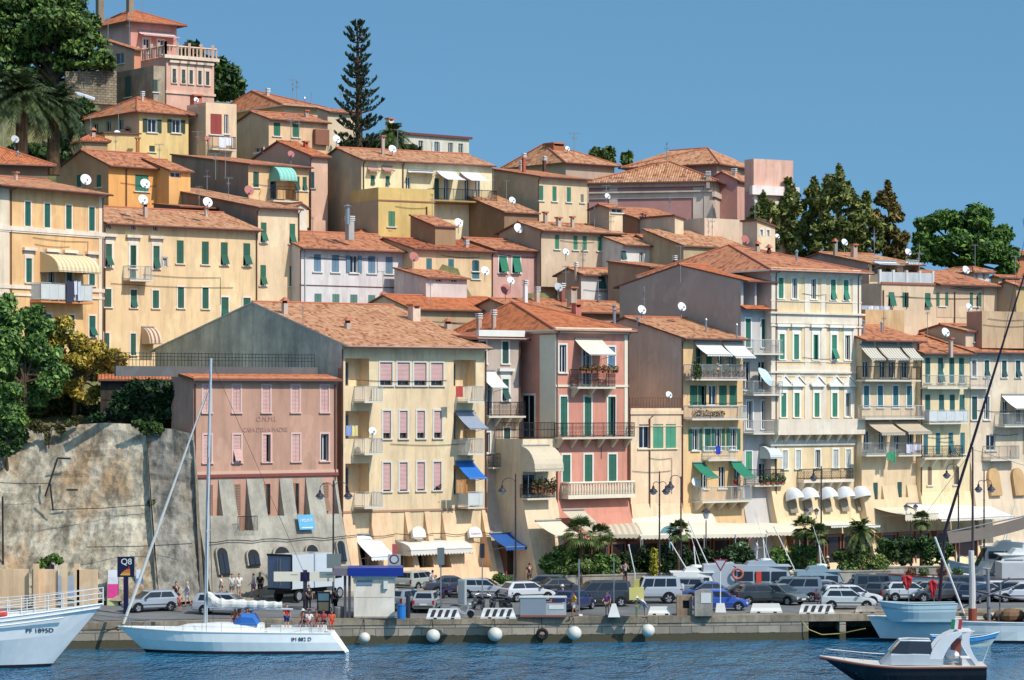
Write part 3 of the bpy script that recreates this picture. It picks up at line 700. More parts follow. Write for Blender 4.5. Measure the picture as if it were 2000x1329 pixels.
# ------------------------------------------------------------------ the waterfront row
def zy(z, D): return HY + (CZ - z) * F / D
TH = 37
BLUE=slats((92,130,158)); TEAL=slats((52,116,124)); PALEG=slats((70,156,118)); BRSH=slats((150,112,86),.12)
GL = slats((30, 96, 92)); LIGHT = slats((196, 198, 190), .1); DKG = slats((28, 78, 72))
CONC = stone((196, 186, 166), (150, 142, 128), 1.6, None, .05)
h=House('institute_building','dusky pink three storey building on a sloping grey base, beside the stone bastion',378,209,TH,657,[3.2],737,zy(2.2,209),(208,156,138),roof='flat',pitch=.06,shutter=slats((222,170,156),.1),trim=flat('ptrim',(228,188,172),.85),cat='building')
INST = h
h.row([404,462,520,577,634],753,806,14.5,'ggggg',depth=.3); h.row([405,463,521,578,634],850,904,15,'gfhgd',depth=.3)
h.row([409,463,521,578,635],948,1008,13,'gghhf',trim='',sill=False,shutter=BRSH,depth=.35)
h.band(931,.22,.14,flat('ledge',(142,72,64),.8)); h.band(925,.22,.1,flat('ledge2',(222,178,150),.9))
mb=MB(); f=h.Rf; W=h.W; z=h.ze        # narrow pent roof with the dark terrace wall and its railing behind
q=[f.pt(-.3,z - .1,.55),f.pt(W+.2,z - .1,.55),f.pt(W+.2,z+.28,-1.6),f.pt(-.3,z+.28,-1.6)]
mb.poly(q,0,[(0,0),(W,0),(W,2.2),(0,2.2)]); mb.poly([p - Vector((0,0,.12)) for p in reversed(q)],1); mb.hexa([q[0] - Vector((0,0,.16)),q[1] - Vector((0,0,.16)),q[2] - Vector((0,0,.2)),q[3] - Vector((0,0,.2))]+[p - Vector((0,0,.01)) for p in q],1)
mb.build('pent_roof', [ROOF_O, EDGE], h.root)
mb=MB(); mb.fbox(f,-5.5,W - .6,z+.06,z+.8,-1.9,-1.65); tw=mb.build('terrace_wall',plaster((108,106,104),.5),h.root)
mb = MB()
for zz in (1.25,1.5,1.75):mb.tube([f.pt(-5.5,z+zz,-1.8),f.pt(W - .8,z+zz,-1.8)],.02,4)
for k in range(60):mb.tube([f.pt(-5.5+(W+4.7)*k/59,z+.7,-1.8),f.pt(-5.5+(W+4.7)*k/59,z+1.8,-1.8)],.018,4)
mb.build('railing', IRON, tw)
h.scarp(938,2.6,CONC,cuts=[(400,426,1008),(455,481,1036),(513,545,1008),(570,596,1008),(628,652,1004)],zb=2.0)
sf = h.scface()
for x,y0,y1,wd,door in ((430,1072,1124,20,1),(491,1075,1106,22,0),(547,1070,1118,30,1),(606,1066,1098,22,0),(662,1058,1098,14,0)):
 ua,vt=sf.uv(x - wd/2,y0); ub,_=sf.uv(x+wd/2,y0); vb=sf.uv(x,y1)[1]; um,r=(ua+ub)/2,(ub - ua)/2
 pts=[(ua,vb),(ub,vb)]+[(um+r*math.cos(t),vt - r+r*math.sin(t)) for t in [math.pi*k/10 for k in range(11)]]
 mb=MB(); out=[(um+(u - um)*1.22,v if v == vb else vb+(v - vb)*1.06) for u,v in pts]
 mb.loft([[sf.pt(u,v,-.2) for u,v in out],[sf.pt(u,v,.18) for u,v in out]],0); mb.loft([[sf.pt(u,v,.1) for u,v in pts],[sf.pt(u,v,.2) for u,v in pts]],1)
 wo = mb.build('arched_door' if door else 'arched_window', [CONC, DARK], h.root)
 mb=MB(); mb.fbox(sf,ua+.05,um - .03,vb+.05,vt - r,.2,.24); mb.fbox(sf,um+.03,ub - .05,vb+.05,vt - r,.2,.24); mb.build('door_leaf' if door else 'pane',flat('odoor',(132,96,66)) if x == 547 else PANE,wo)
mb=MB(); mb.tube([sf.pt(.2,sf.uv(378,1062)[1],.12)]+[sf.pt(h.W*k/12,sf.uv(378+279*k/12,1060 - 10*k/12+2*math.sin(k*2))[1],.1) for k in range(1,13)],.035,5); mb.build('cable',IRON,h.root)
u,v=h.Rf.uv(520,819); LT=flat('letters',(188,142,124),.8); face_text('O.N.M.I.',h.Rf,u,v,.03,1.75,LT,h.root,squash=1.0)
u,v=h.Rf.uv(518,840); face_text('CASA DELLA MADRE',h.Rf,u,v,.03,3.9,LT,h.root,squash=1.1)
h.pipe(h.W - .15, eave=False); h.pipe(.1, eave=False); h.finish(gut=False)
mb=MB(); u0,v1=sf.uv(577,1008); u1,v0=sf.uv(612,1036); mb.fbox(sf,u0,u1,v0,v1,.25,.29)
bn=thing('hanging_banner','light blue banner with white lettering hung below a window of the pink building','banner',sf.pt(u0,v0,.27)); mb.build('sheet',cloth((98,178,214)),bn)
face_text('i POINT',sf,(u0+u1)/2,v0+(v1 - v0)*.6,.31,(u1 - u0)*.82,WHITE,bn); mb=MB(); mb.fbox(sf,u0+.2,u1 - .2,v0+.12,v0+.18,.29,.3); mb.build('small_print',WHITE,bn)
mb = MB(); ff = h.Rf
u0, v0 = sf.uv(461, 1040); u1, v1 = sf.uv(495, 1012)
for k in range(15):mb.tube([sf.pt(u0+(u1 - u0)*k/14,v0,.3),sf.pt(u0+(u1 - u0)*k/14,v1,.55)],.02,4)
mb.tube([sf.pt(u0,v1,.55),sf.pt(u1,v1,.55)],.03,4); mb.build('iron_grille',IRON,h.root)

GC = stone((246, 234, 206), (184, 178, 162), 1.3, None, .03)
h=House('cream_apartment_block','cream apartment block with corner balconies and a bare grey gable wall',668,217.5,TH,949,303,670,zy(2.3,217.5),(244,218,168),GC,roof='gf',pitch=.27,over=.85,sover=.05,tile=ROOF_C,r=.455,soffit=flat('soffit',(206,204,190),.9),trim=flat('ctrim',(222,216,200),.85),cat='building')
CREAM = h
h.row([754,788,820.5,853.5],708,753,24,'pppp',frac=.78,depth=.28); h.row([755.6,788,822,855],803,857,15,'pppp',frac=.8,depth=.28); h.row([755.6,788,822,854],904,960,15,'ppp',frac=.95,depth=.28)
for y0, y1, b in ((700, 754, 783), (803, 858, 885), (906, 966, 990)):
 h.hole(674.5, 721, y0, y1); h.hole(886, 929, y0 + 3, y1 + 1)
 h.balcony(687,749,b,b - 29,1.35,'bars',h=.98) if 0 else h.balcony(712,749,b+1,b - 28,1.45,'bars'); h.balcony(914,946,b+1,b - 28,1.45,'bars' if b < 980 else 'panel')
h.awning(888,925,804,840,2.0,cloth((150,158,172)),valance=.1); h.awning(889,924,902,938,1.9,cloth((20,112,196)),valance=.1)
h.band(1001, .16, .1, flat('cband', (182, 140, 112), .9), name='string_course')
h.strip(660, 667, 720, 1010, flat('cornerstrip', (170, 118, 92), .9), .02, side='L')
CR2 = plaster((242, 206, 158))
h.scarp(1004,1.9,CR2,cuts=[(690,722,1108),(762,790,1108),(800,828,1108),(838,862,1108),(915,940,1108)],zb=2.1); sf=h.scface()
for x0,x1 in ((692,716),(766,787),(803,826),(842,860)):h.win((x0+x1)/2,1070,1125,x1 - x0,'h',trim='',sill=False,shutter=BRSH)
def awn_on(hh, f, *a, **k): return hh.awning(*a, f=f, **k)
vf = h.Rf
h.awning(688,735,1046,1098,2.6,cloth((240,240,238)),valance=.3); h.awning(772,892,1058,1088,2.1,cloth((232,224,208)),valance=.42,curved=True)
uu = h.Rf.off(2.13).uv(833, 1078)
face_text('RISTORANTE     PIZZERIA', h.Rf, uu[0], uu[1] + .1, 2.0, 3.6, flat('ink', (120, 116, 110)), h.root, squash=.7)
for x, y in ((812, 1046), (922, 1046)):
 u,v=sf.uv(x,y); mb=MB(); pts=[(u - .6,v - .28),(u+.6,v - .28)]+[(u+.6*math.cos(t),v+.15+.42*math.sin(t)) for t in [math.pi*k/8 for k in range(9)]]
 mb.loft([[sf.pt(a,b,.2) for a,b in pts],[sf.pt(a,b,.5) for a,b in pts]]); so_=mb.build('illuminated_sign',WHITE,h.root)
 if x > 900:face_text('Gelateria',sf,u,v,.51,.9,flat('pinkink',(206,110,130)),so_)
mb=MB(); mb.tube([sf.pt(k*h.W/12,sf.uv(683,1048)[1]+.1*math.sin(k*1.9) - .12*k*.1,.1) for k in range(13)],.03,5); mb.build('cable',IRON,h.root)
h.pipe(.0); h.pipe(h.W - .05)
h.finish()
h.chimney(588, 592, 625, 13, cap='tile') if 0 else None
h.chimney(679,624,642,13,cap='tile'); h.chimney(584,600,626,12,cap='tile',p=h.ab(0.6,9.0,h.ze+2.5)); h.chimney(875,626,642,14,cap='tile')
h.chimney(809, 596, 626, 22, plaster((232, 206, 178)), 'slab')
h.dish(528,636,11,'r',D=226); h.dish(727,843,8,'w',p=h.Rf.off(1.4).pt(*h.Rf.off(1.4).uv(727,856)))
h.aerial(592, 600, 690, D=222, bars=1)

TAUPE = plaster((204, 186, 164))
h=House('taupe_townhouse','narrow taupe townhouse with black iron balconies, squeezed between the cream block and the pink house',937,226.5,TH,1016,[15],656,zy(2.4,227),(204,186,164),roof='hip',pitch=.3,over=.6,tile=ROOF_O,soffit=flat('cornice',(238,234,220),.9),shutter=DKG)
h.ridge = ((-2.5, 9.0), (-1.5, 9.0))
h.row([943,987],667,710,12,'g',trim='t'); h.row([987],741,783,12,'f',trim='hat'); h.row([990],836,885,12,'g'); h.row([991],932,982,11,'g'); h.win(953,745,812,13,'d'); h.win(951,845,885,11,'d')
h.band(651,.5,.3,flat('cornice',(238,234,220),.9),name='cornice'); h.band(887,.14,.08); h.band(981,.14,.08)
h.balcony(955,1027,813,786,1.0,'iron',brackets=4); h.balcony(963,988,913,887,.7,'iron'); h.balcony(981,991,1010,986,.6,'iron')
h.awning(934,966,725,759,1.9,cloth((238,236,230)),valance=.05); h.scarp(962,2.6,TAUPE,zb=2.1)
h.awning(955,1000,1043,1078,2.2,cloth((32,88,160)),f=h.Rf.off(1.9),valance=.3); h.awning(996,1044,1028,1074,2.4,cloth((236,222,192)),f=h.Rf.off(1.7),valance=.3)
h.pipe(h.W - .1); h.finish()

h=House('terrace_annex','low cream annex with a railed roof terrace and a big rounded beige awning',1021,224.6,TH,1087,[5],861,zy(2.4,225),(246,222,178),roof='flat',pitch=.12)
h.awning(1016,1072,872,923,1.9,cloth((222,202,168)),curved=True,valance=.22); h.win(1034,926,968,26,'d',trim='')
h.balcony(1030,1086,974,948,1.0,'iron'); h.scarp(978,2.2,h.wall,zb=2.1); h.strip(1035,1062,992,1012,plaster((224,190,146)),.05,'panel')
h.awning(1044,1094,1019,1056,3.0,cloth((240,220,188)),f=h.Rf.off(1.3),valance=.22)
mb = MB(); z = h.ze + .1
for q0, q1 in (((0, .1), (h.W, .1)), ((0.02, .1), (.02, 4.8))):
 for k in range(25):
  p=h.ab(q0[0]+(q1[0] - q0[0])*k/24,q0[1]+(q1[1] - q0[1])*k/24,z); mb.tube([p,p+Vector((0,0,1.3))],.02,4)
 for zz in (.15, .75, 1.3): mb.tube([h.ab(*q0, z + zz), h.ab(*q1, z + zz)], .025, 4)
mb.build('railing', IRON, h.root); h.finish()

PINK = (230, 152, 134)
h=House('pink_house','bright pink house with long iron balcony and cream awning over a flowered balcony',1086,226.6,TH,1226,[13],640,zy(2.4,227),PINK,roof='hip',over=.55,tile=ROOF_O,soffit=flat('cornice',(238,222,192),.9),shutter=GREEN)
h.ridge = ((2.6, 9.2), (3.4, 9.2)); h.rise = 2.3
h.band(645,.45,.25,CREAMTRIM,name='cornice'); h.band(645,.45,.2,CREAMTRIM,'L',name='cornice')
h.strip(1055,1086,655,860,CREAMTRIM,.05,side='L'); h.strip(1086,1089,655,855,CREAMTRIM,.06); h.strip(1219,1226,655,855,CREAMTRIM,.06)
h.row([1099],674,728,13,'d'); h.row([1194],678,722,13,'g',shutter=BLUE); h.win(1146,680,752,15,'d'); h.row([1101,1148,1194],775,852,13,'ggh',trim='hat' if 0 else 't'); h.row([1106,1149,1196],889,943,15,'ggg')
h.win(1031, 772, 858, 26, 'd', side='L')
h.band(754, .18, .1, CREAMTRIM)
BR = flat('bracket', (232, 208, 170), .9)
h.balcony(1128,1203,756,722,1.05,'iron',brackets=3,bmat=BR); h.balcony(1098,1241,855,827,1.0,'iron',brackets=6,bmat=BR)
h.balcony(1110,1241,968,944,.95,'balus',slab=.3,railmat=CREAMTRIM,slabmat=CREAMTRIM)
h.awning(1122, 1176, 663, 694, 2.0, cloth((236, 222, 196)), valance=.06)
h.scarp(978,2.4,h.wall,zb=2.1); h.awning(1098,1140,998,1050,3.4,cloth((212,194,164)),f=h.Rf.off(1.1),valance=.25); h.pipe(.05); h.pipe(h.W+.02)
h.finish(); h.chimney(1154,600,627,17,plaster((206,120,110)),'slab',p=h.ab(6.0,5.0,h.ze+1.0)); h.chimney(1040,600,626,9,cap='vent',p=h.ab(-.2,8.0,h.ze+.4)); h.chimney(1013,612,632,10,cap='vent',p=h.ab(-.2,10,h.ze+.4)); h.vent(1200,602,622,.12)

h=House('peach_infill_house','plain peach coloured infill house with three light green shuttered windows and a brown railed terrace',1232,231.2,TH,1331,[7],806,zy(2.4,232),(248,216,172),roof='flat',pitch=.35,trim=flat('ptrim2',(250,224,184),.9))
h.row([1258,1285.5,1310],829,876,20,'dgg',shutter=PALEG,trim=''); h.scarp(985,1.4,h.wall,zb=2.1); h.band(806,.3,.12,h.wall,name='coping'); h.band(833,.08,.05,h.wall)
mb = MB(); z = h.ze + .35
for q0, q1 in (((0, .15), (h.W, .15)), ((0, .15), (0, 6.5))):
 for k in range(19):
  p=h.ab(q0[0]+(q1[0] - q0[0])*k/18,q0[1]+(q1[1] - q0[1])*k/18,z); mb.tube([p,p+Vector((0,0,.85))],.022,4)
 for zz in (.1, .85): mb.tube([h.ab(*q0, z + zz), h.ab(*q1, z + zz)], .03, 4)
mb.build('railing',flat('railb',(132,84,66)),h.root); h.pipe(h.W*.36,zbot=3); h.finish()
h.dish(1306, 772, 7, 'w', p=h.ab(h.W * .78, .3, h.ze + .4)); 

h=House('yellow_balcony_house','yellow house with three plant filled balconies, white awnings at the top and green awnings below',1331,234.6,TH,1451,[14.4],657,zy(2.4,235),(244,204,142),plaster((196,158,116),.5),roof='gf',pitch=.245,over=.6,tile=ROOF_C)
h.row([1365,1385,1407,1429],680,712,11,'hgdd',trim=''); h.row([1355,1371,1392,1412,1432],753,792,15,'ghdgg',trim='',shutter=GREEN); h.row([1358,1382,1402,1432],838,880,12,'GgGG',shutter=GREEN); h.row([1375,1410,1440],912,955,12,'ddd',trim='')
for y0,y1,x0,x1 in ((712,740,1352,1458),(793,818,1352,1460)):h.balcony(x0,x1,y1,y0,1.1,'bars')
h.balcony(1384,1440,898,873,.8,'bars',railmat=WHITE); h.balcony(1372,1470,980,952,1.3,'bars',brackets=5)
h.awning(1355,1405,669,696,1.7,cloth((232,230,216)),valance=.15); h.awning(1410,1450,670,700,1.7,cloth((236,234,222)),valance=.15)
h.awning(1352,1376,905,936,1.9,cloth((26,128,96)),valance=.1); h.awning(1424,1448,903,936,1.9,cloth((26,128,96)),valance=.1)
h.scarp(990,1.2,h.wall,zb=2.1); h.pipe(.05); h.finish(); h.vent(1379,622,648,.07); h.vent(1439,632,652,.07); h.dish(1358,943,9,'w',p=h.Rf.pt(*h.Rf.uv(1356,958),.5)); h.vent(1246,618,628,.1)

h=House('grey_gabled_house','tall narrow grey house with a huge bare mauve brown gable and top loggia',1447,239,TH,1506,[16],545,zy(2.5,239),(214,204,196),plaster((144,116,108),.3,(120,96,88)),roof='gf',pitch=.19,over=.9,tile=ROOF_O,sover=.05,trim=WHITE)
h.hole(1452, 1474, 548, 598, 1.4, door=True); h.hole(1478, 1500, 546, 600, 1.5)
h.row([1461,1492],623,678,10,'gg'); h.row([1458,1488],706,762,14,'dd',trim=''); h.row([1464,1493],783,838,11,'dd'); h.row([1462],882,926,12,'g',shutter=PALEG); h.row([1490],905,945,16,'d',trim='')
for y1,y0 in ((690,664),(770,745),(846,822)):h.balcony(1472,1530,y1,y0,1.3,'bars')
h.balcony(1474,1533,948,918,1.2,'iron'); h.awning(1483,1506,871,897,1.4,cloth((216,220,214)),curved=True,valance=.1)
h.row([1490], 965, 1010, 14, 'd', trim=''); h.scarp(950, 1.8, h.wall, zb=2.1)
mb=MB(); u0,v=h.Rf.uv(1450,604); q=[h.Rf.pt(-.2,v,.9),h.Rf.pt(h.W,v,.9),h.Rf.pt(h.W,v+.35,0),h.Rf.pt(-.2,v+.35,0)]
mb.poly(q,0,[(0,0),(3,0),(3,1),(0,1)]); mb.poly([p - Vector((0,0,.1)) for p in reversed(q)],1); mb.build('pent_roof',[ROOF_O,EDGE],h.root)
h.finish(); h.dish(1331,600,9,'w',D=241); h.dish(1253,606,9,'w',D=239); h.aerial(1329,480,545,bars=1); h.aerial(1258,560,640,D=240,bars=3)

h=House('grand_palazzo','tall cream and pale yellow palazzo with pedimented windows and five white dome awnings',1506,240,TH,1681,[16],522,zy(2.5,240),(246,220,166),plaster((226,190,150)),roof='hip',over=.8,tile=ROOF_R,soffit=flat('cornice',(238,234,214),.9),shutter=slats((40,134,100)),trim=flat('tw',(250,242,222),.85))
h.ridge = ((4.3, 10.2), (5.2, 10.2)); h.rise = 2.4
WB = plaster((244, 230, 200), .2)
h.row([1525,1552,1589,1627,1652],543,583,9.5,'gddff'); h.row([1527,1555,1593,1629,1655],653,702,9.5,'gghfd',trim='hat'); h.row([1530,1556,1595,1630,1656],768,815,9.5,'ggggd',trim='ped'); h.row([1533,1559,1597,1632,1657],880,916,9.5,'LLdLL'.replace('L','g'),shutter=LIGHT)
h.strip(1571,1582,534,820,WB,.05); h.strip(1603,1613,534,820,WB,.05); h.strip(1506,1517,528,820,WB,.06); h.strip(1664,1681,528,820,WB,.06)
h.band(535,.45,.1,WB,name='frieze'); h.band(622,.8,.1,WB,name='frieze'); h.band(611,.16,.3,WB,name='cornice'); h.band(628+8,.12,.15,WB); h.band(706,.1,.08,WB); h.band(725,.9,.07,WB,name='frieze'); h.band(727,.16,.25,WB,name='cornice'); h.band(587,.1,.08,WB)
h.balcony(1520,1691,843,819,.9,'solid',slab=.3,railmat=WB,slabmat=WB,brackets=9); h.balcony(1570,1668,938,917,.8,'iron',slab=.25,slabmat=WB,brackets=6)
h.band(866,.5,.15,plaster((206,202,190)),name='frieze'); h.scarp(960,2.2,h.wall,zb=2.1); sf=h.scface()
for k, x in enumerate((1545, 1575, 1612, 1645, 1676)):
 yb_ = 979 - k * 1.0; u, v = sf.uv(x, yb_ + 2); r = .78; mb = MB(); rings = []
 for j in range(7):
  t=j/6*math.pi/2; rr=max(.04,math.cos(t)); rings.append([sf.pt(u+r*rr*math.cos(a),v+1.15*math.sin(t),.25+1.2*rr*math.sin(a)) for a in [math.pi*i/10 for i in range(11)]])
 mb.loft(rings,closed=False); ao=mb.build('dome_awning',cloth((240,240,238)),h.root,smooth=True)
 mb=MB(); pts=[(u - .42,v - 1.0),(u+.42,v - 1.0)]+[(u+.42*math.cos(t),v+.1*math.sin(t)) for t in [math.pi*i/6 for i in range(7)]]
 mb.loft([[sf.pt(a,b,.1) for a,b in pts],[sf.pt(a,b,.2) for a,b in pts]]); mb.build('window',flat('dimwin',(150,136,112)),h.root)
h.awning(1572,1630,1016,1034,3.2,cloth((240,232,214)),valance=.2); h.awning(1632,1668,1016,1034,3.2,cloth((244,240,230)),valance=.2); h.pipe(.5); h.pipe(h.W - .35); h.finish(); h.chimney(1502,482,496,8,BROWN,'tile'); h.vent(1556,488,500,.1)

h=House('pale_awning_house','pale plaster house with striped sunshades under the eaves, right of the grand palazzo',1683,245.2,TH,1796,[12],660,zy(2.5,246),(240,206,172),roof='gf',pitch=.27,over=.7,tile=ROOF_R,shutter=TEAL)
h.row([1691,1724,1742,1767],706,738,12,'dddd',trim=''); h.row([1692,1719,1749,1776],754,796,10,'gggg',trim='t'); h.row([1693,1722,1752,1778],842,880,11,'dddd',trim=''); h.row([1710,1757],943,976,9,'gg',trim='',shutter=DKG)
h.balcony(1690,1799,742,716,1.1,'bars',railmat=IRON); h.balcony(1690,1806,817,793,.9,'bars'); h.balcony(1692,1750,889,866,1.1,'bars'); h.balcony(1755,1800,889,866,1.1,'bars')
ST = stripes((226, 216, 194), (172, 160, 140), .32)
for x0,x1 in ((1678,1706),(1711,1752),(1757,1780)):h.awning(x0,x1,673,704,1.5,ST,valance=.15)
h.awning(1690,1736,822,852,2.0,cloth((202,180,150)),valance=.25); h.awning(1742,1788,821,850,2.0,cloth((202,180,150)),valance=.25)
h.scarp(950,1.9,h.wall,zb=2.1,cuts=[(1704,1722,976),(1751,1770,972)]); h.awning(1700,1765,990,1022,4.2,cloth((236,220,190)),valance=.6)
mb=MB(); u,v=h.Rf.uv(1728,1010); mb.fbox(h.Rf,u - .3,u+.3,v - .35,v+.35,3.4,3.5); sg=mb.build('hanging_sign',flat('signred',(206,50,52)),h.root); mb=MB(); mb.fbox(h.Rf,u - .2,u+.2,v - .2,v+.05,3.5,3.52); mb.build('emblem',WHITE,sg)
h.pipe(h.W - .2); h.finish(); h.vent(1722, 628, 648, .09); h.vent(1686, 625, 652, .12)

h=House('primrose_house','primrose yellow house with tall dark green shutters and three long balconies',1797,248.8,TH,1894,[11],686,zy(2.5,249),(246,226,172),roof='gf',pitch=.26,over=.6,tile=ROOF_R,shutter=GL)
h.row([1812,1837,1859,1878],699,748,10,'gfgg',trim=''); h.row([1812,1839,1860,1879],771,818,10,'gfgf',trim=''); h.row([1808,1832,1857,1880],846,888,9,'ggfg',trim='',shutter=TEAL); h.row([1816,1867],912,948,8,'gh',trim='',shutter=slats((150,118,92)))
h.balcony(1812,1890,757,733,.9,'bars'); h.balcony(1815,1892,826,802,.9,'panel'); h.balcony(1806,1882,895,872,.9,'iron',brackets=4)
h.scarp(962,1.6,h.wall,zb=2.1); h.awning(1770,1850,985,1022,4.2,cloth((244,232,214)),valance=.2); h.pipe(.1); h.finish()
h=House('beige_corner_house','beige corner house right of the primrose house, with arched niches at its foot',1895,252.6,TH,2040,[12],684,zy(2.5,253),(234,214,178),roof='gf',pitch=.26,over=.6,tile=ROOF_R,shutter=DKG)
h.row([1902,1927,1961,1988],704,737,9,'dfff'); h.row([1903,1927],775,820,10,'gd'); h.win(1964,784,830,10,'d',trim=''); h.win(1990,790,825,10,'d',trim='')
h.win(1935,850,880,18,'d',trim=''); h.row([1912,1958,1988],928,962,12,'gdd',trim='')
h.balcony(1896,1940,757,735,.8,'bars'); h.balcony(1962,2040,832,808,1.2,'bars'); h.awning(1955,2030,772,800,1.8,cloth((244,238,226)),valance=.1)
h.balcony(1935,1992,898,872,1.0,'bars',railmat=GREY); h.awning(1850,1925,985,1018,3.5,cloth((244,234,220)),valance=.2); h.scarp(905,1.8,h.wall,zb=2.1); h.finish()
for k, x in enumerate((1938, 1985)):
 sf=h.scface(); u,v=sf.uv(x,930); mb=MB(); pts=[(u - .7,v - 1.8),(u+.7,v - 1.8)]+[(u+.7*math.cos(t),v+.7*math.sin(t)) for t in [math.pi*i/8 for i in range(9)]]
 mb.loft([[sf.pt(a,b,-.1) for a,b in pts],[sf.pt(a,b,.25) for a,b in pts]]); mb.build('arched_niche',plaster((206,168,112)),h.root)
def canopy(name, label, pts_back, pts_front, mat, posts=4, val=.4, cat='canopy'):
 a,b=pts_back; c,d=pts_front; t=thing(name,label,cat,(c.x,c.y,2.2)); mb=MB(); n=6
 def L_(p, q, k): return p + (q - p) * k
 up = Vector((0, 0, 1))
 prof = [(k / n, .28 * math.sin(math.pi * k / n)) for k in range(n + 1)]
 for i in range(n):
  r0=[L_(a,c,prof[i][0])+up*prof[i][1],L_(b,d,prof[i][0])+up*prof[i][1]]; r1=[L_(a,c,prof[i+1][0])+up*prof[i+1][1],L_(b,d,prof[i+1][0])+up*prof[i+1][1]]
  ln=(b - a).length; mb.poly([r1[0],r1[1],r0[1],r0[0]],0,[(0,i),(ln,i),(ln,i+1),(0,i+1)])
 q = int((d - c).length / .35)
 for k in range(q):
  p0,p1=L_(c,d,k/q),L_(c,d,(k+1)/q); mb.poly([p0 - up*val*.75,(p0+p1)/2 - up*val,p1 - up*val*.75,p1,p0],0,[(0,0)]*5)
 for s0,s1 in ((a,c),(b,d)):mb.poly([s0 - up*.1,s1 - up*val*.8,s1,L_(s0,s1,.5)+up*.28,s0],0,[(0,0)]*5)
 mb.build('canvas', mat, t); 
 for k in range(posts):
  m2=MB(); p=L_(c,d,(k+.02)/max(1,posts - 1)*.98); m2.tube([Vector((p.x,p.y,2.1)),p - up*.05],.05,6); m2.build('post',GREY,t)
 return t
CN = cloth((240, 226, 196)); CN2 = cloth((226, 206, 172))
canopy('restaurant_canopy','upper cream canvas canopy running along the peach and yellow houses',(P(1172,1003,231.5),P(1385,1003,236.5)),(P(1190,1020,229.5),P(1400,1022,234.5)),CN,0,.15)
canopy('restaurant_canopy','long cream canvas canopy above the planted restaurant terrace, lower of the two',(P(1240,1020,231.4),P(1480,1022,236.5)),(P(1250,1046,227),P(1500,1042,232.5)),CN,5,.35)
canopy('restaurant_canopy','short striped beige canopy at the entrance of the restaurant terrace',(P(1168,1022,230.5),P(1238,1022,230.8)),(P(1184,1044,227),P(1255,1044,227.2)),stripes((226,208,176),(200,180,150),.5),2,.35)
canopy('restaurant_canopy','small cream canopy below the narrow grey house',(P(1472,1022,240),P(1545,1022,241)),(P(1490,1040,236.5),P(1562,1040,237.5)),CN,2,.3)

def shopfront(name, x0, x1, h0=2.9, n=2):
 hh=next(q for q in HOUSES if q.root.name == name); f=hh.Rf; a,b=f.uv(x0,1060)[0],f.uv(x1,1060)[0]; z0=2.3
 for k in range(n):
  u0,u1=a+(b - a)*(k+.06)/n,a+(b - a)*(k+.94)/n; w_=hh.scw(z0+.4)+.04; m=MB()
  m.fbox(f,u0,u0+.12,z0,z0+h0,w_ - 1.3,w_); m.fbox(f,u1 - .12,u1,z0,z0+h0,w_ - 1.3,w_); m.fbox(f,u0,u1,z0+h0,z0+h0+.2,w_ - 1.3,w_+.05); o=m.build('shop_front',flat('shopwood',(132,84,60),.6),hh.root)
  m=MB(); m.fbox(f,u0+.12,u1 - .12,z0,z0+h0,w_ - 1.3,w_ - .12); m.build('shop_glass',glass((52,36,30),.12),o)
for a in (('taupe_townhouse',950,1010,2.7,2),('pink_house',1092,1222,2.9,4),('peach_infill_house',1236,1328,2.8,3),('yellow_balcony_house',1335,1448,2.8,3),('grand_palazzo',1515,1675,2.8,5),('pale_awning_house',1690,1790,2.8,3),('primrose_house',1802,1888,2.8,2)):shopfront(*a)
# ------------------------------------------------------------------ houses up the hill
def H(*a, **k): return House(*a, **k)
G2 = slats((24, 92, 70)); PS = plaster
h=H('salmon_villa','salmon orange villa with white stone trim and a striped barrel awning over its balcony',-12,226,57,201,[12],357,700,(246,196,130),roof='gf',pitch=.2,over=.9,tile=ROOF_A,shutter=slats((24,100,84)),trim=PS((248,230,200),.2))
h.row([54,92,134,179],395,442,11,'gggg',trim='t'); h.row([56,100,135,179],505,552,11,'gdgg',trim='hat'); h.row([60,94,139,180],613,655,12,'gggf',trim='t')
h.strip(-12,17,366,700,PS((246,226,190)),.06); h.strip(192,201,380,700,PS((246,226,190)),.06)
h.band(446,.35,.15,None,at=20); h.band(452,.12,.1,None,at=20); h.band(560,.3,.12,None,at=20); h.band(575,.2,.1,None,at=20)
h.balcony(80,182,587,552,1.2,'panel',slabmat=PS((232,150,96))); h.awning(78,160,495,529,2.0,stripes((246,224,176),(226,190,130),.5),curved=True,valance=.1); h.pipe(1.9); h.pipe(h.W - .1); h.finish(); h.chimney(31,337,352,7); h.dish(167,352,11,'w',D=233)
h=H('long_yellow_house','long pale yellow house with dark green shutters above the bastion, left of the white house',204,243,41,504,[11],432,720,(248,216,160),roof='gf',pitch=.3,over=.6,tile=ROOF_C,shutter=G2,trim=PS((246,232,206)))
h.row([212,260,305],477,522,12,'fgf',trim='hat'); h.win(260,480,548,11,'g'); h.row([352,401,438,482],470,515,13.5,'ggff',trim=''); h.row([211,261,304],565,600,12,'gfg'); h.row([353,401],561,602,12,'gg',trim='t'); h.row([439,482],581,626,14,'fg'); h.row([260,208],652,694,10,'gg')
h.row([212,260,303],436,447,9,'ddd',sill=False); h.row([321,322],505,520,9,'d',sill=False); h.balcony(254,299,546,519,1.1,'bars',railmat=RAILW)
h.awning(276,300,640,672,1.3,stripes((236,206,170),(150,104,80),.4),curved=True,valance=.05)
h.pipe(.0, mat=BROWN); h.pipe(h.W - .2, mat=PIPE); h.finish()
h.chimney(284,398,424,9,cap='tile'); h.dish(283,360,10,'w',D=246); h.dish(279,391,10,'w',D=245); h.chimney(234,378,400,8,p=h.ab(1,5,h.ze+1.3))
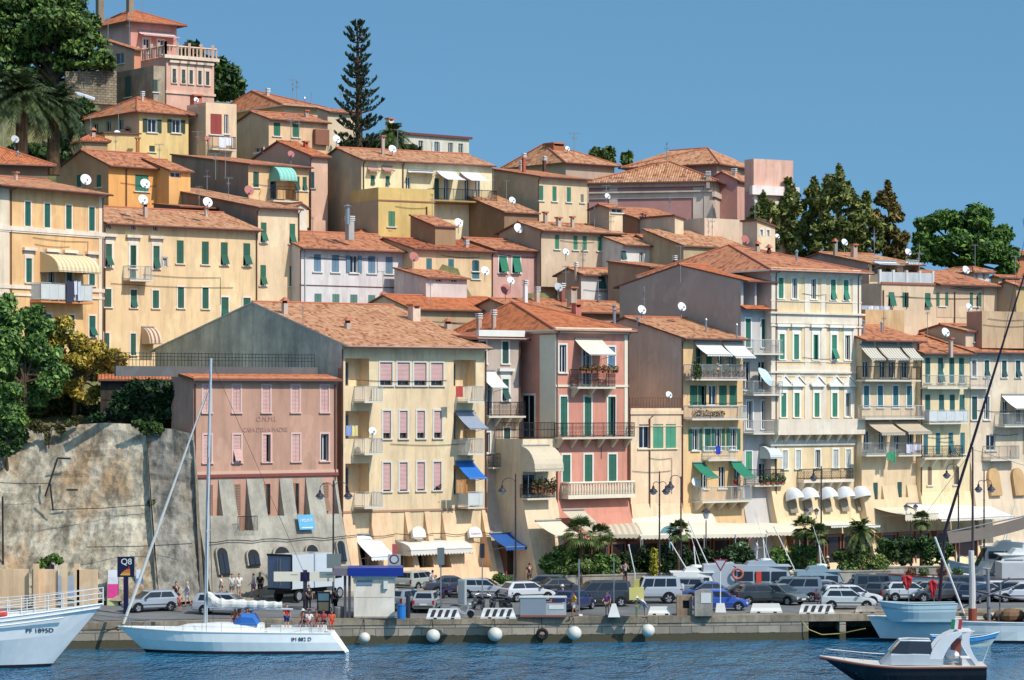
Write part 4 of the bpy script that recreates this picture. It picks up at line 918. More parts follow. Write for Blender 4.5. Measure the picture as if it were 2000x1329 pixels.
h=H('cream_tower_house','tall narrow cream house with two green windows per floor and a blackened side wall',502,255.5,37,583,305,403,640,(246,218,172),PS((92,66,52),.7,(60,50,44)),roof='shed',pitch=.16,over=.5,tile=ROOF_C,shutter=slats((28,104,72)))
h.row([515,571],435,474,11,'ff',trim=''); h.row([514,571],518,558,11,'fg',trim=''); h.pipe(.0,mat=BROWN); h.pipe(h.W,mat=PIPE); h.finish(); h.dish(405,396,10,'w',D=251); h.dish(486,373,10,'r',D=258)
h=H('white_blue_shutter_house','white plastered house with five blue shuttered windows under a wide terracotta roof',586,256.5,37,800,[11],480,660,(238,228,222),roof='gf',pitch=.3,over=.7,tile=ROOF_R,shutter=slats((104,138,160)))
h.row([620,655,691,726,760],497,531,14,'ggGgg',trim=''); h.row([621,656,691,726],574,610,14,'gggg',trim='',shutter=slats((84,134,120))); h.band(557,.08,.05,PIPE); h.pipe(.0,mat=PIPE); h.pipe(.5,mat=RAILW); h.pipe(h.W,mat=BROWN); h.finish()
h.chimney(683,425,450,16,PS((200,196,186)),'vent'); h.vent(679,400,430,.22); h.dish(749,580,10,'r',D=258); h.aerial(748,530,590,D=257,bars=1)
h=H('low_red_roof_house','low grey walled house showing mostly its red tile roof, behind the white blue shuttered house',690,267,37,806,[9],464,560,(196,180,160),roof='hip',pitch=.3,over=.4,tile=ROOF_B); h.finish(gut=False)
h=H('dark_gabled_outhouse','small outhouse with white gable between the cream tower and the green awning house',575,264,37,600,[8],403,500,(236,220,206),PS((120,84,70)),roof='gs',pitch=.5,over=.3); h.finish(gut=False)
h=H('peach_small_house','small peach house with a corrugated clay roof, joined to the little pink house',806,262,37,961,[9],483,640,(244,204,166),roof='gf',pitch=.24,over=.5,tile=tiles((206,118,76),.3,(230,180,140),(110,56,40)),shutter=TEAL)
h.row([838,881,929],505,527,11,'ggg',trim=''); h.win(929,510,545,14,'g',trim=''); h.pipe(h.W,mat=PIPE); h.finish(); h.dish(808,503,10,'r',D=261); h.dish(947,530,9,'w',D=261)
h=H('pink_small_house','light pink house with three large green shutters tilted outwards',962,267.5,37,1086,[9],484,640,(226,172,166),roof='gf',pitch=.25,over=.5,tile=ROOF_R,shutter=slats((26,128,92)))
h.row([982,1008,1073],501,533,15,'FFF',trim='t'); h.pipe(h.W*.68,mat=PIPE); h.finish(); h.dish(1012,447,10,'w',D=272)
h=H('orange_roof_house','brown walled house with a vivid orange roof sloping down behind the taupe townhouse',800,252,37,1000,700,600,680,(206,178,140),PS((196,164,124)),roof='gf',pitch=.3,over=.5,tile=ROOF_O,r=.5); h.finish(gut=False); h.dish(987,567,11,'r',D=253)
h=H('white_lean_to','little white lean to with two small square holes, below the small peach house',832,257.5,37,912,[5],540,620,(226,214,200),roof='shed',pitch=.2,over=.4,tile=ROOF_R); h.row([857,887],545,551,11,'dd',trim='',sill=False); h.finish(gut=False)
h=H('chimney_roof_house','low house seen as a wide orange roof crowded with chimneys, behind the pink house',1012,252.5,37,1225,905,604,680,(206,160,140),roof='gf',pitch=.26,over=.5,tile=ROOF_B); h.finish(gut=False)
h.chimney(1049,563,590,10,cap='vent',p=None); h.chimney(1026,550,575,9,WHITE,'vent'); h.chimney(1098,556,590,10,PS((150,90,80)),'vent'); h.dish(1090,562,9,'g'); h.chimney(1117,562,580,18,PS((206,190,164)),'slab'); h.aerial(1105,520,590,bars=2); h.dish(997,549,8,'w'); h.vent(1170,575,592,.12); h.vent(1180,598,612,.12,p=h.ab(h.W*.9,.4,h.ze))
h=H('white_hipped_house','white house with dark tilted shutters, just left of the big mauve brown gable',1135,266,37,1262,1088,533,650,(238,230,220),PS((128,96,76)),roof='gf',pitch=.3,over=.5,tile=ROOF_C,shutter=slats((34,96,88))); h.row([1175,1203,1232],540,565,12,'FFd',trim=''); h.finish(gut=False); h.chimney(1125,515,530,6,cap='vent'); h.dish(1105,493,7,'w')
h=H('mossy_roof_house','low house with an old mottled roof in front of the white hipped house',1130,259,37,1222,1085,598,680,(190,150,120),roof='gf',pitch=.3,over=.4,tile=ROOF_C); h.finish(gut=False)
h=H('long_beige_house','long beige house with five green shuttered windows, under the tan gabled house',1055,270,37,1214,975,447,560,(222,200,164),PS((130,104,84)),roof='gf',pitch=.26,over=.5,tile=ROOF_C,shutter=slats((52,140,100))); h.row([1088,1124,1142,1171],459,487,8,'gggg',trim=''); h.win(1207,468,495,11,'G',trim='',shutter=slats((26,96,66))); h.pipe(0,mat=BROWN); h.finish(); h.chimney(1118,424,436,7); h.chimney(1065,415,430,8)
h=H('white_terrace_house','small white house with dark shutters and a clay roof, right of the long beige house',1216,272,37,1296,[8],475,580,(240,232,220),roof='gf',pitch=.28,over=.5,tile=ROOF_C,shutter=slats((40,92,88))); h.row([1253,1280],492,516,8,'dg',trim=''); h.win(1218,490,508,9,'F',trim=''); h.finish()
h=H('pale_long_roof_house','low cream house with a long clay roof behind the grand palazzo',1297,273.5,37,1445,[8],480,580,(240,222,180),roof='gf',pitch=.3,over=.5,tile=ROOF_C,shutter=slats((34,84,72))); h.row([1303,1328,1352],490,508,8,'FFd',trim=''); h.pipe(h.W*.5,mat=BROWN); h.finish(); h.chimney(1358,450,466,7,cap='vent'); h.dish(1455,469,9,'r',D=276)
h=H('flat_roof_hut','small clay roofed hut just left of the big brown gable',1268,262,37,1330,[6],520,600,(180,150,130),roof='shed',pitch=.12,over=.4,tile=ROOF_B); h.finish(gut=False); h.chimney(1318,502,515,6,BROWN,'vent')
h=H('olive_house','olive yellow house with white sun canopies on its long terrace and a windowless olive gable',706,274,31,961,614,309,500,(250,234,180),PS((158,132,82),.2),roof='gf',pitch=.28,over=.45,tile=ROOF_C,shutter=G2)
h.row([728,757],343,362,8,'ff',trim='',sill=False); h.row([797,853,872,912,933],346,388,9,'dgddd',trim=''); h.win(765,413,443,13,'g',trim='',shutter=slats((70,130,90))); h.win(926,420,448,12,'g',trim=''); 
for x0,x1 in ((717,738),(745,766)):h.awning(x0,x1,326,335,.6,cloth((206,150,126)),valance=.15)
h.awning(795,846,333,337,.9,cloth((240,236,226)),valance=.05); h.awning(852,888,334,350,2.2,cloth((232,232,236)),valance=.05,stays=False); h.awning(898,935,336,352,2.2,cloth((232,232,236)),valance=.05,stays=False)
h.balcony(848, 972, 390, 368, 1.5, 'bars', railmat=IRON, slabmat=PS((190, 160, 96)))
h.pipe(.2,mat=BROWN); h.pipe(h.W*.31,mat=BROWN); h.finish(); h.dish(766,292,8,'w'); h.chimney(748,266,290,7)
mb=MB(); ff=h.Rf; z1=ff.uv(745,388)[1]; u0=ff.uv(706,400)[0]; u1=ff.uv(822,400)[0]
h2=H('olive_terrace_block','mustard yellow lower terrace block with parapet in front of the olive house',739,269.5,31,848,[5.5],390,500,(232,200,118),PS((158,132,82),.2),roof='flat',pitch=1.15,shutter=slats((70,130,90))); h2.win(765,413,443,13,'g',trim=''); h2.band(391,.12,.08,flat('mb',(178,112,80))); h2.pipe(h2.W*.86,mat=BROWN,eave=False); h2.finish(gut=False)
h2.dish(854, 434, 9, 'r', D=269); h2.dish(895, 436, 9, 'w', D=269)
h=H('tiny_tiled_shed','tiny shed with a tiled lean to roof below the olive house',850,265.5,37,890,[4],440,480,(180,140,110),roof='shed',pitch=.3,over=.2,tile=ROOF_R); h.finish(gut=False)
h=H('tan_gabled_house','tan house with a wide brown side wall and four narrow green shuttered windows',1051,281,39,1147,950,343,500,(244,216,168),PS((166,126,92),.4),roof='shed',pitch=.16,over=.5,tile=ROOF_B,shutter=slats((40,124,96))); h.row([1057,1083,1111],363,392,8,'ggg',trim=''); h.win(1137,380,396,6,'g',trim='',shutter=slats((120,130,110))); h.pipe(0,mat=BROWN); h.finish(); h.dish(1000,392,7,'w',D=274); h.chimney(1023,302,325,7,PS((190,90,70)),'vent')
h=H('dusty_roof_house','low house with a dull brown roof left of the tan gabled house',985,275.5,37,1050,[7],412,480,(150,120,96),roof='shed',pitch=.3,over=.3,tile=ROOF_C); h.finish(gut=False); h.aerial(989,352,410,D=275,bars=1,wpx=14)
h=H('ridge_hipped_house','weathered house on the ridge with a broad hipped roof and a roof box on top',1105,300,39,1200,990,315,420,(200,176,150),PS((170,140,120)),roof='hip',over=.5,tile=ROOF_C,shutter=G2); h.rise=2.3; h.ridge=((2,6),(3.2,6)); h.finish(); h.chimney(1083,283,296,34,PS((180,110,80)),'slab',p=P(1083,294,305)); h.chimney(1063,308,322,7,BROWN,'vent',p=P(1063,322,298)); h.dish(1108,291,5,'w',D=303)
LIL = (172, 84, 82); WB2 = PS((226, 206, 182), .3)
h=H('pink_church','large pink church with white cornices, tiled aisle roofs and a plain square facade top',1392,290,77,1472,1150,350,520,(240,180,166),PS(LIL),roof='hip',over=.7,tile=ROOF_C); h.ridge=((3,5),(9,9)); h.rise=2.1
for y, hh in ((362, 1.0), (388, .8)): pass
CH = h; f = h.Lf
def lband(y0, y1, w, mat=WB2, x0=1150, x1=1392, nm='cornice'):
 a,v1=f.uv(x0,y0); b,_=f.uv(x1,y0); v0=f.uv(x0,y1)[1]; q=MB(); q.fbox(f,a,b,v0,v1,-.02,w); q.build(nm,mat,CH.root)
lband(352,368,.3,PS((216,192,166))); lband(377,390,.12,WB2); lband(376,379,.35,WB2)
for x0, x1 in ((1190, 1206), (1354, 1374)): h.strip(x0, x1, 366, 500, WB2, .1, side='L')
h.strip(1375,1392,350,500,WB2,.15,side='L'); h.pipe(-.6,mat=GREY,side='L',eave=False)
h.strip(1394, 1404, 352, 500, WB2, .1); h.band(380, .5, .3, WB2); h.finish()
h=H('church_transept','tall pink front section of the church with a blank square gable screen',1472,286,30,1549,[1.6],373,520,(244,186,170),PS((176,96,92)),roof='flat',pitch=3.2); h.band(372,.9,.5,PS((250,236,220)),name='cornice'); h.strip(1472,1480,380,520,PS((250,232,214)),.08); h.strip(1540,1549,380,520,PS((250,232,214)),.08); h.strip(1472,1549,392,398,PS((250,232,214)),.1,'string_course'); h.finish(gut=False)
h=H('church_nave','upper nave of the pink church with mottled hipped tile roof behind the aisle',1400,299,60,1470,1222,317,420,(212,164,148),PS((136,92,82),.6),roof='hip',over=.6,tile=ROOF_C); h.rise=1.9; h.ridge=((4,3),(5,8)); h.finish(gut=False)
h=H('church_side_wing','shaded side wing of the church with banded pink walls',1440,293,62,1473,1380,350,520,(226,168,156),PS((176,92,90)),roof='gf',pitch=.5,over=.4,tile=ROOF_C); h.finish(gut=False)
for a in (('cream_dormer_hut','small cream hut with a clay roof and satellite dish in front of the church',1190,276,37,1216,1152,405,480,(240,216,170),PS((150,120,96)),'gf',1),
          ('grey_plaster_hut','grey rendered hut with one dark window in front of the church aisle',1318,275,37,1335,1235,425,490,(236,214,170),PS((176,148,124),.6),'shedr',0),
          ('buff_plaster_hut','plain buff rendered block under the church wall',1376,277,37,1453,1332,428,490,(236,210,176),PS((200,166,140)),'flat',0),
          ('cream_window_hut','small cream house with two little windows and a clay lean to roof by the poplars',1479,275.5,37,1514,1450,440,520,(240,214,172),PS((206,164,136)),'shedr',2)):
 h=H(a[0],a[1],a[2],a[3],a[4],a[5],a[6],a[7],a[8],a[9],a[10],roof=a[11],pitch=.25 if a[11] != 'flat' else .1,over=.25,tile=ROOF_R)
 if a[12] == 2: h.row([1487, 1500], 449, 461, 5, 'dd', sill=False)
 if a[12] == 1:h.dish(1186,384,6,'w'); h.aerial(1184,362,395,bars=2,wpx=18); h.win(1205,408,416,20,'d',trim='')
 if a[0][0] == 'g': h.win(1290, 450, 462, 9, 'd', side='L', trim='')
 h.finish(gut=False)
h=H('brown_roof_row','low brown walled house with clay roof between the huts and the church',1245,279,37,1348,[6],425,480,(170,130,110),roof='shed',pitch=.25,over=.3,tile=ROOF_R); h.finish(gut=False)
h=H('tiled_link_house','low house whose clay roof fills the gap under the buff block',1335,270,37,1460,[6],478,560,(200,170,140),roof='shed',pitch=.3,over=.3,tile=ROOF_C); h.finish(gut=False)
h=H('dark_sided_house','house with a long roof, dark weathered side and white canopy, below the poplars',1695,262,33,1797,1512,512,640,(224,200,176),PS((98,80,72),.6,(60,56,54)),roof='gf',pitch=.17,over=.5,tile=ROOF_C)
h.hole(1703,1752,514,535,1.5,door=True); h.hole(1764,1794,516,535,1.0,door=False); h.awning(1705,1748,510,517,1.4,cloth((222,226,226)),valance=.05); h.awning(1767,1793,510,518,.5,stripes((236,236,226),(170,190,176),.3),valance=.25)
h.pipe(0,mat=BROWN,eave=False); h.finish(); h.chimney(1631,470,486,7,PS((170,150,134)),'tile'); h.dish(1649,474,7,'w'); h.chimney(1668,478,490,12,PS((200,176,150)),'slab'); h.dish(1773,493,7,'w',D=266); h.dish(1518,462,5,'w',D=278)
h=H('terrace_apartment','stucco house with white terrace parapet, mixed open shutters and a red roof at one end',1722,256,33,1948,[7],556,660,(232,208,168),PS((190,160,130)),roof='flat',pitch=.12,shutter=slats((30,110,86)))
h.row([1741,1768,1812,1840,1905,1935],571,600,11,'Fhfdhg',trim='',sill=False); h.win(1840,572,598,10,'G',trim=''); h.win(1905,572,599,10,'G',trim=''); h.band(553,.2,.12,PS((170,110,90)))
mb = MB(); z = h.ze
mb.fbox(h.Rf,.05,h.W*.45,z+.1,z+1.15,-.35,-.2); mb.build('parapet_panel',PS((206,208,206)),h.root)
mb = MB()
for k in range(5):mb.fbox(h.Rf,h.W*.45*k/4 - .12,h.W*.45*k/4+.12,z,z+1.35,-.4,-.15)
mb.build('parapet_post',PS((226,222,212)),h.root); h.pipe(h.W*.62,mat=BROWN,eave=False); h.pipe(.15,mat=BROWN,eave=False); h.finish(gut=False)
h=H('red_wedge_roof_house','red wedge of clay roof rising over one end of the stucco terrace house',1830,259.5,33,1946,[7],552,620,(226,200,160),roof='shed',pitch=.22,over=.7,tile=ROOF_R); h.finish(gut=False)
h=H('white_arch_hut','small white house with a little hipped roof in front of the umbrella pine',1902,268,37,1932,1835,528,600,(240,226,206),PS((216,176,140)),roof='hip',pitch=.35,over=.45,tile=ROOF_C); h.row([1907,1922],533,546,6,'dd',trim='',sill=False); h.finish(gut=False); h.dish(1886,528,8,'w',D=264)
h=H('terracotta_edge_house','terracotta coloured house with hipped roof at the frame edge, beside the umbrella pine',1985,285,37,2060,1975,493,640,(206,128,90),roof='hip',pitch=.35,over=.5,tile=ROOF_O); h.finish(gut=False)
h=H('ochre_edge_house','ochre house with an olive brown shaded wall at the frame edge below the terracotta house',1985,262,45,2060,1945,556,660,(210,180,120),PS((150,120,72)),roof='gf',pitch=.3,over=.3); h.finish(gut=False)
h=H('pink_sliver_house','pinkish house with small shuttered windows between the pine and the ochre house',1950,272,37,1992,1935,540,640,(236,176,140),roof='gf',pitch=.2,over=.3); h.row([1960,1972],545,560,6,'gg',trim=''); h.finish(gut=False)
h=H('orange_red_roof_house','low house with a broad bright orange red roof, above the primrose house',1700,256,33,1905,[9],640,700,(150,120,100),roof='gf',pitch=.34,over=.3,tile=ROOF_O); h.finish(gut=False); h.chimney(1803,600,632,12,PS((200,190,186)),'tile'); h.dish(1892,600,7,'w'); h.vent(1779,612,646,.1)
h=H('patched_parapet_house','low block with stained ochre parapet beside the palazzo, laundry behind it',1690,252.5,33,1766,[2.5],608,680,PS((214,178,124),.8,(236,216,170)),roof='flat',pitch=.15); h.finish(gut=False)
h=H('buff_parapet_house','buff rendered block with red side wall at the right, above the beige corner house',1918,254,33,2040,1888,610,680,PS((214,180,136),.6),PS((150,84,66)),roof='flat',pitch=.1); h.finish(gut=False)
h=H('white_attic_house','small cream attic house with one white framed window, above the primrose house',1886,254,37,1950,1790,645,690,(226,206,170),PS((160,132,108)),roof='gf',pitch=.2,over=.35,tile=ROOF_C); h.win(1907,651,668,8,'d'); h.finish(gut=False); h.dish(1846,650,9,'w',D=251); h.chimney(1857,661,678,8,p=P(1857,678,250))
h=H('plum_walled_house','plum brown walled house with a clay roof at the right edge',1990,259,37,2060,1948,650,700,(220,190,150),PS((140,96,80)),roof='gf',pitch=.3,over=.3,tile=ROOF_R); h.finish(gut=False)
h=H('orange_gabled_house','bright orange house with a big gable and one wide green shuttered window',212,263,42,336,110,320,500,(250,182,96),PS((196,122,62)),roof='gf',pitch=.36,over=.5,tile=ROOF_R,shutter=slats((36,120,92))); h.win(277,342,374,26,'g',trim=''); h.win(154,342,366,9,'g','L',trim=''); h.win(193,342,366,9,'g','L',trim=''); h.pipe(h.W*.27,mat=PIPE); h.finish()
h=H('lower_orange_wing','lower orange wing with a red roof, joined to the bright orange gabled house',330,265,42,372,[8],330,480,(250,190,110),roof='gf',pitch=.3,over=.4,tile=ROOF_B); h.win(343,337,347,20,'d',trim='',sill=False); h.finish(gut=False)
h=H('edge_hipped_house','brown walled house with a bright red hipped roof at the left edge below the palms',-40,250,25,93,[9],315,420,(150,124,96),roof='hip',over=.6,tile=ROOF_O); h.rise=1.6; h.ridge=((2.2,4),(3.0,4)); h.finish(); h.vent(35,295,305,.08); h.dish(29,273,8,'g',D=258); h.aerial(6,245,290,D=256,bars=1)
h=H('dark_wall_house','house with a long blackened side wall and a green barrel awning over a crowded balcony',485,268,37,603,335,319,440,(248,208,148),PS((96,74,62),.7,(60,52,48)),roof='shed',pitch=.13,over=.5,tile=ROOF_R,shutter=slats((24,84,66)))
h.win(500,336,366,11,'g',trim=''); h.row([581,595],345,372,8,'ff',trim=''); h.hole(528,578,338,388,1.3); h.awning(528,562,325,352,1.7,stripes((120,200,176),(150,216,196),.4),curved=True,valance=.1); h.balcony(534,585,391,369,1.1,'bars',railmat=IRON); h.finish(); h.aerial(440,296,340,D=266,bars=1); h.aerial(421,300,345,D=262,bars=2)
h=H('rose_link_house','rose walled house with a small dark attic window, left of the olive gable',606,276,37,640,483,302,480,(238,190,170),PS((180,112,90)),roof='gf',pitch=.3,over=.5,tile=ROOF_O,shutter=TEAL); h.row([611,611],336,368,6,'g',trim=''); h.win(506,288,298,16,'d','L',trim=''); h.pipe(0,mat=BROWN); h.finish(gut=False); h.dish(568,302,7,'r',D=271); h.chimney(597,277,288,9,PS((190,80,60)))
h=H('dark_ridge_roof','low roof with blackened parapet between the orange house and the cream tower',352,258.5,37,460,300,402,460,(120,80,60),PS((60,52,50)),roof='shed',pitch=.1,over=.3,tile=ROOF_B); h.finish(gut=False)
h=H('yellow_shutter_house','yellow house with two wide open shuttered windows, below the pink villa',272,282,37,368,165,215,360,(248,216,140),PS((196,154,90)),roof='hip',over=.6,tile=ROOF_B,shutter=slats((36,66,48))); h.rise=1.8; h.ridge=((2.6,5),(3.3,5)); h.win(297,233,259,17,'G'); h.win(344,234,260,16,'G'); h.win(297,285,297,11,'g',trim=''); h.row([236,212,187],233,254,10,'ddd',side='L',trim='',sill=False); h.finish(); h.dish(229,262,7,'w',D=281)
h=H('yellow_garden_wall_house','low yellow block with a tile coping in front of the yellow shutter house',205,279,20,272,[4],258,360,(248,214,140),roof='shed',pitch=.06,over=.2,tile=ROOF_B); h.finish(gut=False); h.chimney(269,270,292,8,PS((196,124,70)),p=P(269,292,279))
h=H('garden_pavilion','small pavilion with a red pyramid roof by the palms',160,275,20,210,[3.5],272,330,(190,164,120),roof='hip',pitch=.5,over=.3,tile=ROOF_O); h.finish(gut=False)
h=H('red_door_house','cream house with a dark red door above a balcony, beside the yellow house',402,284,35,462,365,206,340,(244,214,170),PS((190,150,96)),roof='flat',pitch=.3); h.win(422,223,263,22,'g',trim='',shutter=flat('reddoor',(160,62,50))); h.win(442,224,262,8,'d',trim=''); h.balcony(415,462,290,266,.9,'bars',railmat=BROWN); h.finish(gut=False); h.dish(383,196,5,'w',D=284); h.dish(405,272,6,'r',D=283); h.chimney(383,185,200,22,PS((196,110,90)),p=P(383,202,287))
h=H('cream_hipped_house','cream house with a broad orange hipped roof and white eaves on the skyline',555,300,37,625,425,203,320,(240,214,166),roof='hip',over=.5,tile=ROOF_B,soffit=flat('wsof',(232,222,200))); h.rise=2.2; h.ridge=((1.6,9),(2.2,9)); h.finish(); h.vent(595,190,208,.06); h.aerial(580,160,195,D=301,bars=2,wpx=14); h.aerial(608,183,205,D=301,bars=1,wpx=10)
h=H('peach_terrace_house','peach house with two green doors and a railed roof terrace, left of the araucaria',525,288,37,640,460,230,340,(246,206,156),PS((186,146,110)),roof='gf',pitch=.28,over=.4,tile=ROOF_R,shutter=slats((24,110,80))); h.row([541,578],240,266,13,'gg',trim=''); h.finish(); h.strip(611,638,253,283,PS((160,104,86)),.5,'balcony_screen'); h.dish(657,273,8,'w',D=288)
h=H('stepped_cream_house','cream and white stepped house partly hidden by the araucaria',640,298,37,700,620,216,320,(238,216,176),PS((180,150,110)),roof='shed',pitch=.25,over=.4,tile=ROOF_R); h.finish(gut=False)
h=H('white_skyline_flats','white flat roofed apartments on the skyline with a dark roof line and open windows',790,310,40,916,[8],268,360,(228,216,204),roof='flat',pitch=.5,shutter=slats((230,228,222))); h.row([822,853,880,900],275,300,9,'dGdd',trim=''); h.band(261,.25,.3,flat('mar',(120,60,56)),name='roof_line'); h.finish(gut=False); h.chimney(761,232,268,14,PS((240,216,196)),p=P(761,268,312))
PV = (226, 150, 136)
h=H('pink_hilltop_villa','pink hilltop villa wing with a balustraded roof terrace and five tall windows',325,298,37,418,225,112,240,(240,182,166),PS((206,132,118)),roof='flat',pitch=.12,shutter=slats((58,74,66)),trim=PS((246,214,198)))
h.row([340,358,373,390,405],135,162,6.5,'ffggg',trim='hat'); h.band(111,.35,.45,PS((246,214,198)),name='cornice'); h.band(180,.25,.15,PS((246,200,184)))
mb = MB(); z = h.ze + .12
for q0, q1 in (((-.2, -.2), (h.W + .2, -.2)), ((-.2, -.2), (-.2, 7))):
 v0, v1 = Vector(q0), Vector(q1); n = int((v1 - v0).length / .45)
 for k in range(n + 1):
  q = v0 + (v1 - v0) * k / n; p = h.ab(q.x, q.y, z); big = k % 3 == 0
  mb.box(p - Vector((.13 if big else .07,.13 if big else .07,0)),p+Vector((.13 if big else .07,.13 if big else .07,1.5 if big else 1.0)))
 d=(h.ab(v1.x,v1.y) - h.ab(v0.x,v0.y)); mb.tube([h.ab(v0.x,v0.y,z+1.05),h.ab(v1.x,v1.y,z+1.05)],.12,4)
mb.build('balustrade', PS((236, 190, 172)), h.root); h.finish(gut=False)
h=H('pink_villa_tower','upper block of the pink hilltop villa with a red hipped roof and two stone chimneys',255,303,37,345,192,38,200,(230,158,146),PS((206,128,120)),roof='hip',over=.8,tile=ROOF_O); h.rise=1.7; h.ridge=((2.6,5),(3.5,5)); h.row([286,314],76,104,12,'dd'); h.awning(270,340,62,68,1.2,cloth((240,196,186)),valance=.1); h.finish()
h.chimney(195,-20,30,15,stone((176,156,130),(140,124,104)),'slab',p=P(195,30,306)); h.chimney(254,-12,26,14,stone((176,156,130),(140,124,104)),'slab',p=P(254,26,307))
h=H('villa_side_wing','orange pink side wing of the hilltop villa with a sloping roof and concrete terrace',262,296,37,275,196,95,240,(232,150,116),PS((222,138,108)),roof='shed',pitch=.25,over=.5,tile=ROOF_B); h.win(234,104,125,16,'d','L',trim=''); h.finish(gut=False)
h=H('villa_stone_terrace','rubble stone terrace block with grey concrete parapet under the hilltop villa',300,291,37,322,225,140,240,stone((200,180,150),(150,132,108),2,None),stone((190,170,140),(140,122,98),2,None),roof='flat',pitch=.6,shutter=slats((40,80,64))); h.win(250,150,190,12,'g','L',trim=''); h.win(304,156,180,8,'g',trim=''); h.finish(gut=False)

ra = random.Random(5)
for hh in HOUSES:
 if hh.D < 240 or not hh.planes: continue
 for k in range(ra.choice((0, 1, 1, 2))):
  pl=hh.planes[0][0]; a_,b_=ra.uniform(.15,.85),ra.uniform(.3,.9); q0,q1,q2,q3=(pl+[pl[-1]])[:4]; q=q0.lerp(q1,a_).lerp(q3.lerp(q2,a_),b_); x=1000+F*q.x/q.y; yb_=HY - (q.z - CZ)*F/q.y
  if hh.hit(x, yb_) is None: continue
  if ra.random() < .62:hh.aerial(x,yb_ - ra.uniform(34,60),yb_,bars=ra.choice((1,2,3)),wpx=ra.uniform(12,24))
  else:hh.chimney(x,yb_ - ra.uniform(11,18),yb_,ra.uniform(6,10),cap=ra.choice(('tile','slab','vent')))
# ------------------------------------------------------------------ ground, quay, water
def structure(name, mb, mats, smooth=False):
 o = mb.build(name, mats, None, smooth); o['kind'] = 'structure'; return o
def lerp_tab(tab, x):
 for (x0, a), (x1, b) in zip(tab, tab[1:]):
  if x <= x1: t = (x - x0) / (x1 - x0); return a + (b - a) * t
 return tab[-1][1]
EDGE_T=[(-400,183.5),(-60,189),(130,191.5),(378,193.5),(668,195.5),(1086,197),(1330,197.8),(1700,199.6),(2300,202.5)]
PAVE_T=[(-400,200),(-60,202),(378,204.8),(668,211),(1086,220.5),(1330,226.5),(1700,236),(2300,252)]
def ground_z(x, D):
 a, b = lerp_tab(EDGE_T, x), lerp_tab(PAVE_T, x)
 if x > 1335: return 1.75 if D < 214 else 2.2
 return 1.75 + .4 * max(0, min(1, (D - a) / (b - a)))
ASPH=NT('asphalt'); _o=ASPH.obj(); _a=ASPH.noise(.25,_o,7,.65); _b=ASPH.noise(14,_o,3)
ASPH.l(ASPH.mix(ASPH.math('MULTIPLY',_b,.4),ASPH.ramp(_a,[(.3,(.1,.098,.095)),(.55,(.17,.165,.155)),(.75,(.24,.225,.2))]),(.06,.06,.06,1)),ASPH.b.inputs['Base Color']); ASPH.b.inputs['Roughness'].default_value=.93; ASPH.bump(_b,.02,.4)
mb = MB(); xs = [-400, -60, 130, 378, 520, 668, 880, 1086, 1200, 1330]
for x0, x1 in zip(xs, xs[1:]):
 q = []
 for x, tb in ((x0, EDGE_T), (x1, EDGE_T), (x1, PAVE_T), (x0, PAVE_T)):
  D=lerp_tab(tb,x)+(1.0 if tb is EDGE_T else 0); q.append(PZ(x,D,ground_z(x,D)))
 mb.poly(q)
q=[PZ(1330,198.7,1.752),PZ(2300,203.4,1.752),PZ(2300,216,1.752),PZ(1335,211,1.752)]; mb.poly(q)
structure('road', mb, ASPH.m)
PAV = stone((206, 194, 172), (168, 158, 140), 2, (1.2, .6), .02)
mb = MB(); xs = [-400, -60, 378, 668, 1086, 1330, 1500, 1700, 2300]
for x0, x1 in zip(xs, xs[1:]):
 f0, f1 = lerp_tab(PAVE_T, x0), lerp_tab(PAVE_T, x1)
 if x0 >= 1330: f0 -= 1; f1 -= 1
 a,b,c,d=PZ(x0,f0,2.33),PZ(x1,f1,2.33),PZ(x1,f1+26,2.34),PZ(x0,f0+26,2.34)
 mb.poly([a, b, c, d]); dz = Vector((0, 0, -3.4)); mb.poly([a + dz, b + dz, b, a])
structure('pavement', mb, PAV)
QW=NT('quay_stone'); _o=QW.obj(); br=QW.n('TexBrick'); br.inputs['Scale'].default_value=1; br.inputs['Brick Width'].default_value=1.55; br.inputs['Row Height'].default_value=.52; br.inputs['Mortar Size'].default_value=.022
br.inputs['Color1'].default_value=(.42,.35,.26,1); br.inputs['Color2'].default_value=(.22,.185,.14,1); br.inputs['Mortar'].default_value=(.09,.08,.07,1); br.inputs['Bias'].default_value=-.1
sp=QW.n('SeparateXYZ'); QW.l(_o,sp.inputs[0]); cb=QW.n('CombineXYZ'); QW.l(sp.outputs['X'],cb.inputs[0]); QW.l(sp.outputs['Z'],cb.inputs[1]); QW.l(cb.outputs[0],br.inputs['Vector'])
n1 = QW.noise(.9, _o, 6, .7); n2 = QW.noise(2.2, QW.map(_o, (1, 1, .2)), 5)
wl=QW.math('LESS_THAN',sp.outputs['Z'],QW.math('ADD',.36,QW.math('MULTIPLY',n2,.35)))
c1=QW.mix(QW.ramp(n1,[(.4,(0,0,0)),(.7,(.6,.6,.6))]),br.outputs['Color'],(.15,.13,.1,1))
QW.l(QW.mix(wl,c1,(.07,.06,.03,1)),QW.b.inputs['Base Color']); QW.b.inputs['Roughness'].default_value=.9; QW.bump(QW.math('ADD',n1,br.outputs['Fac']),.04,.8)
mb=MB(); cp=MB(); xs=[-400,-60,130,260,378,520,668,800,950,1086,1200,1330,1450,1563,1579]
def D_(x): return lerp_tab(EDGE_T, x)
for x0, x1 in zip(xs, xs[1:]):
 a,b=PZ(x0,D_(x0),-2),PZ(x1,D_(x1),-2); mb.poly([a,b,b+Vector((0,0,3.3)),a+Vector((0,0,3.3))])
D0, D1 = D_(1579), D_(1700)
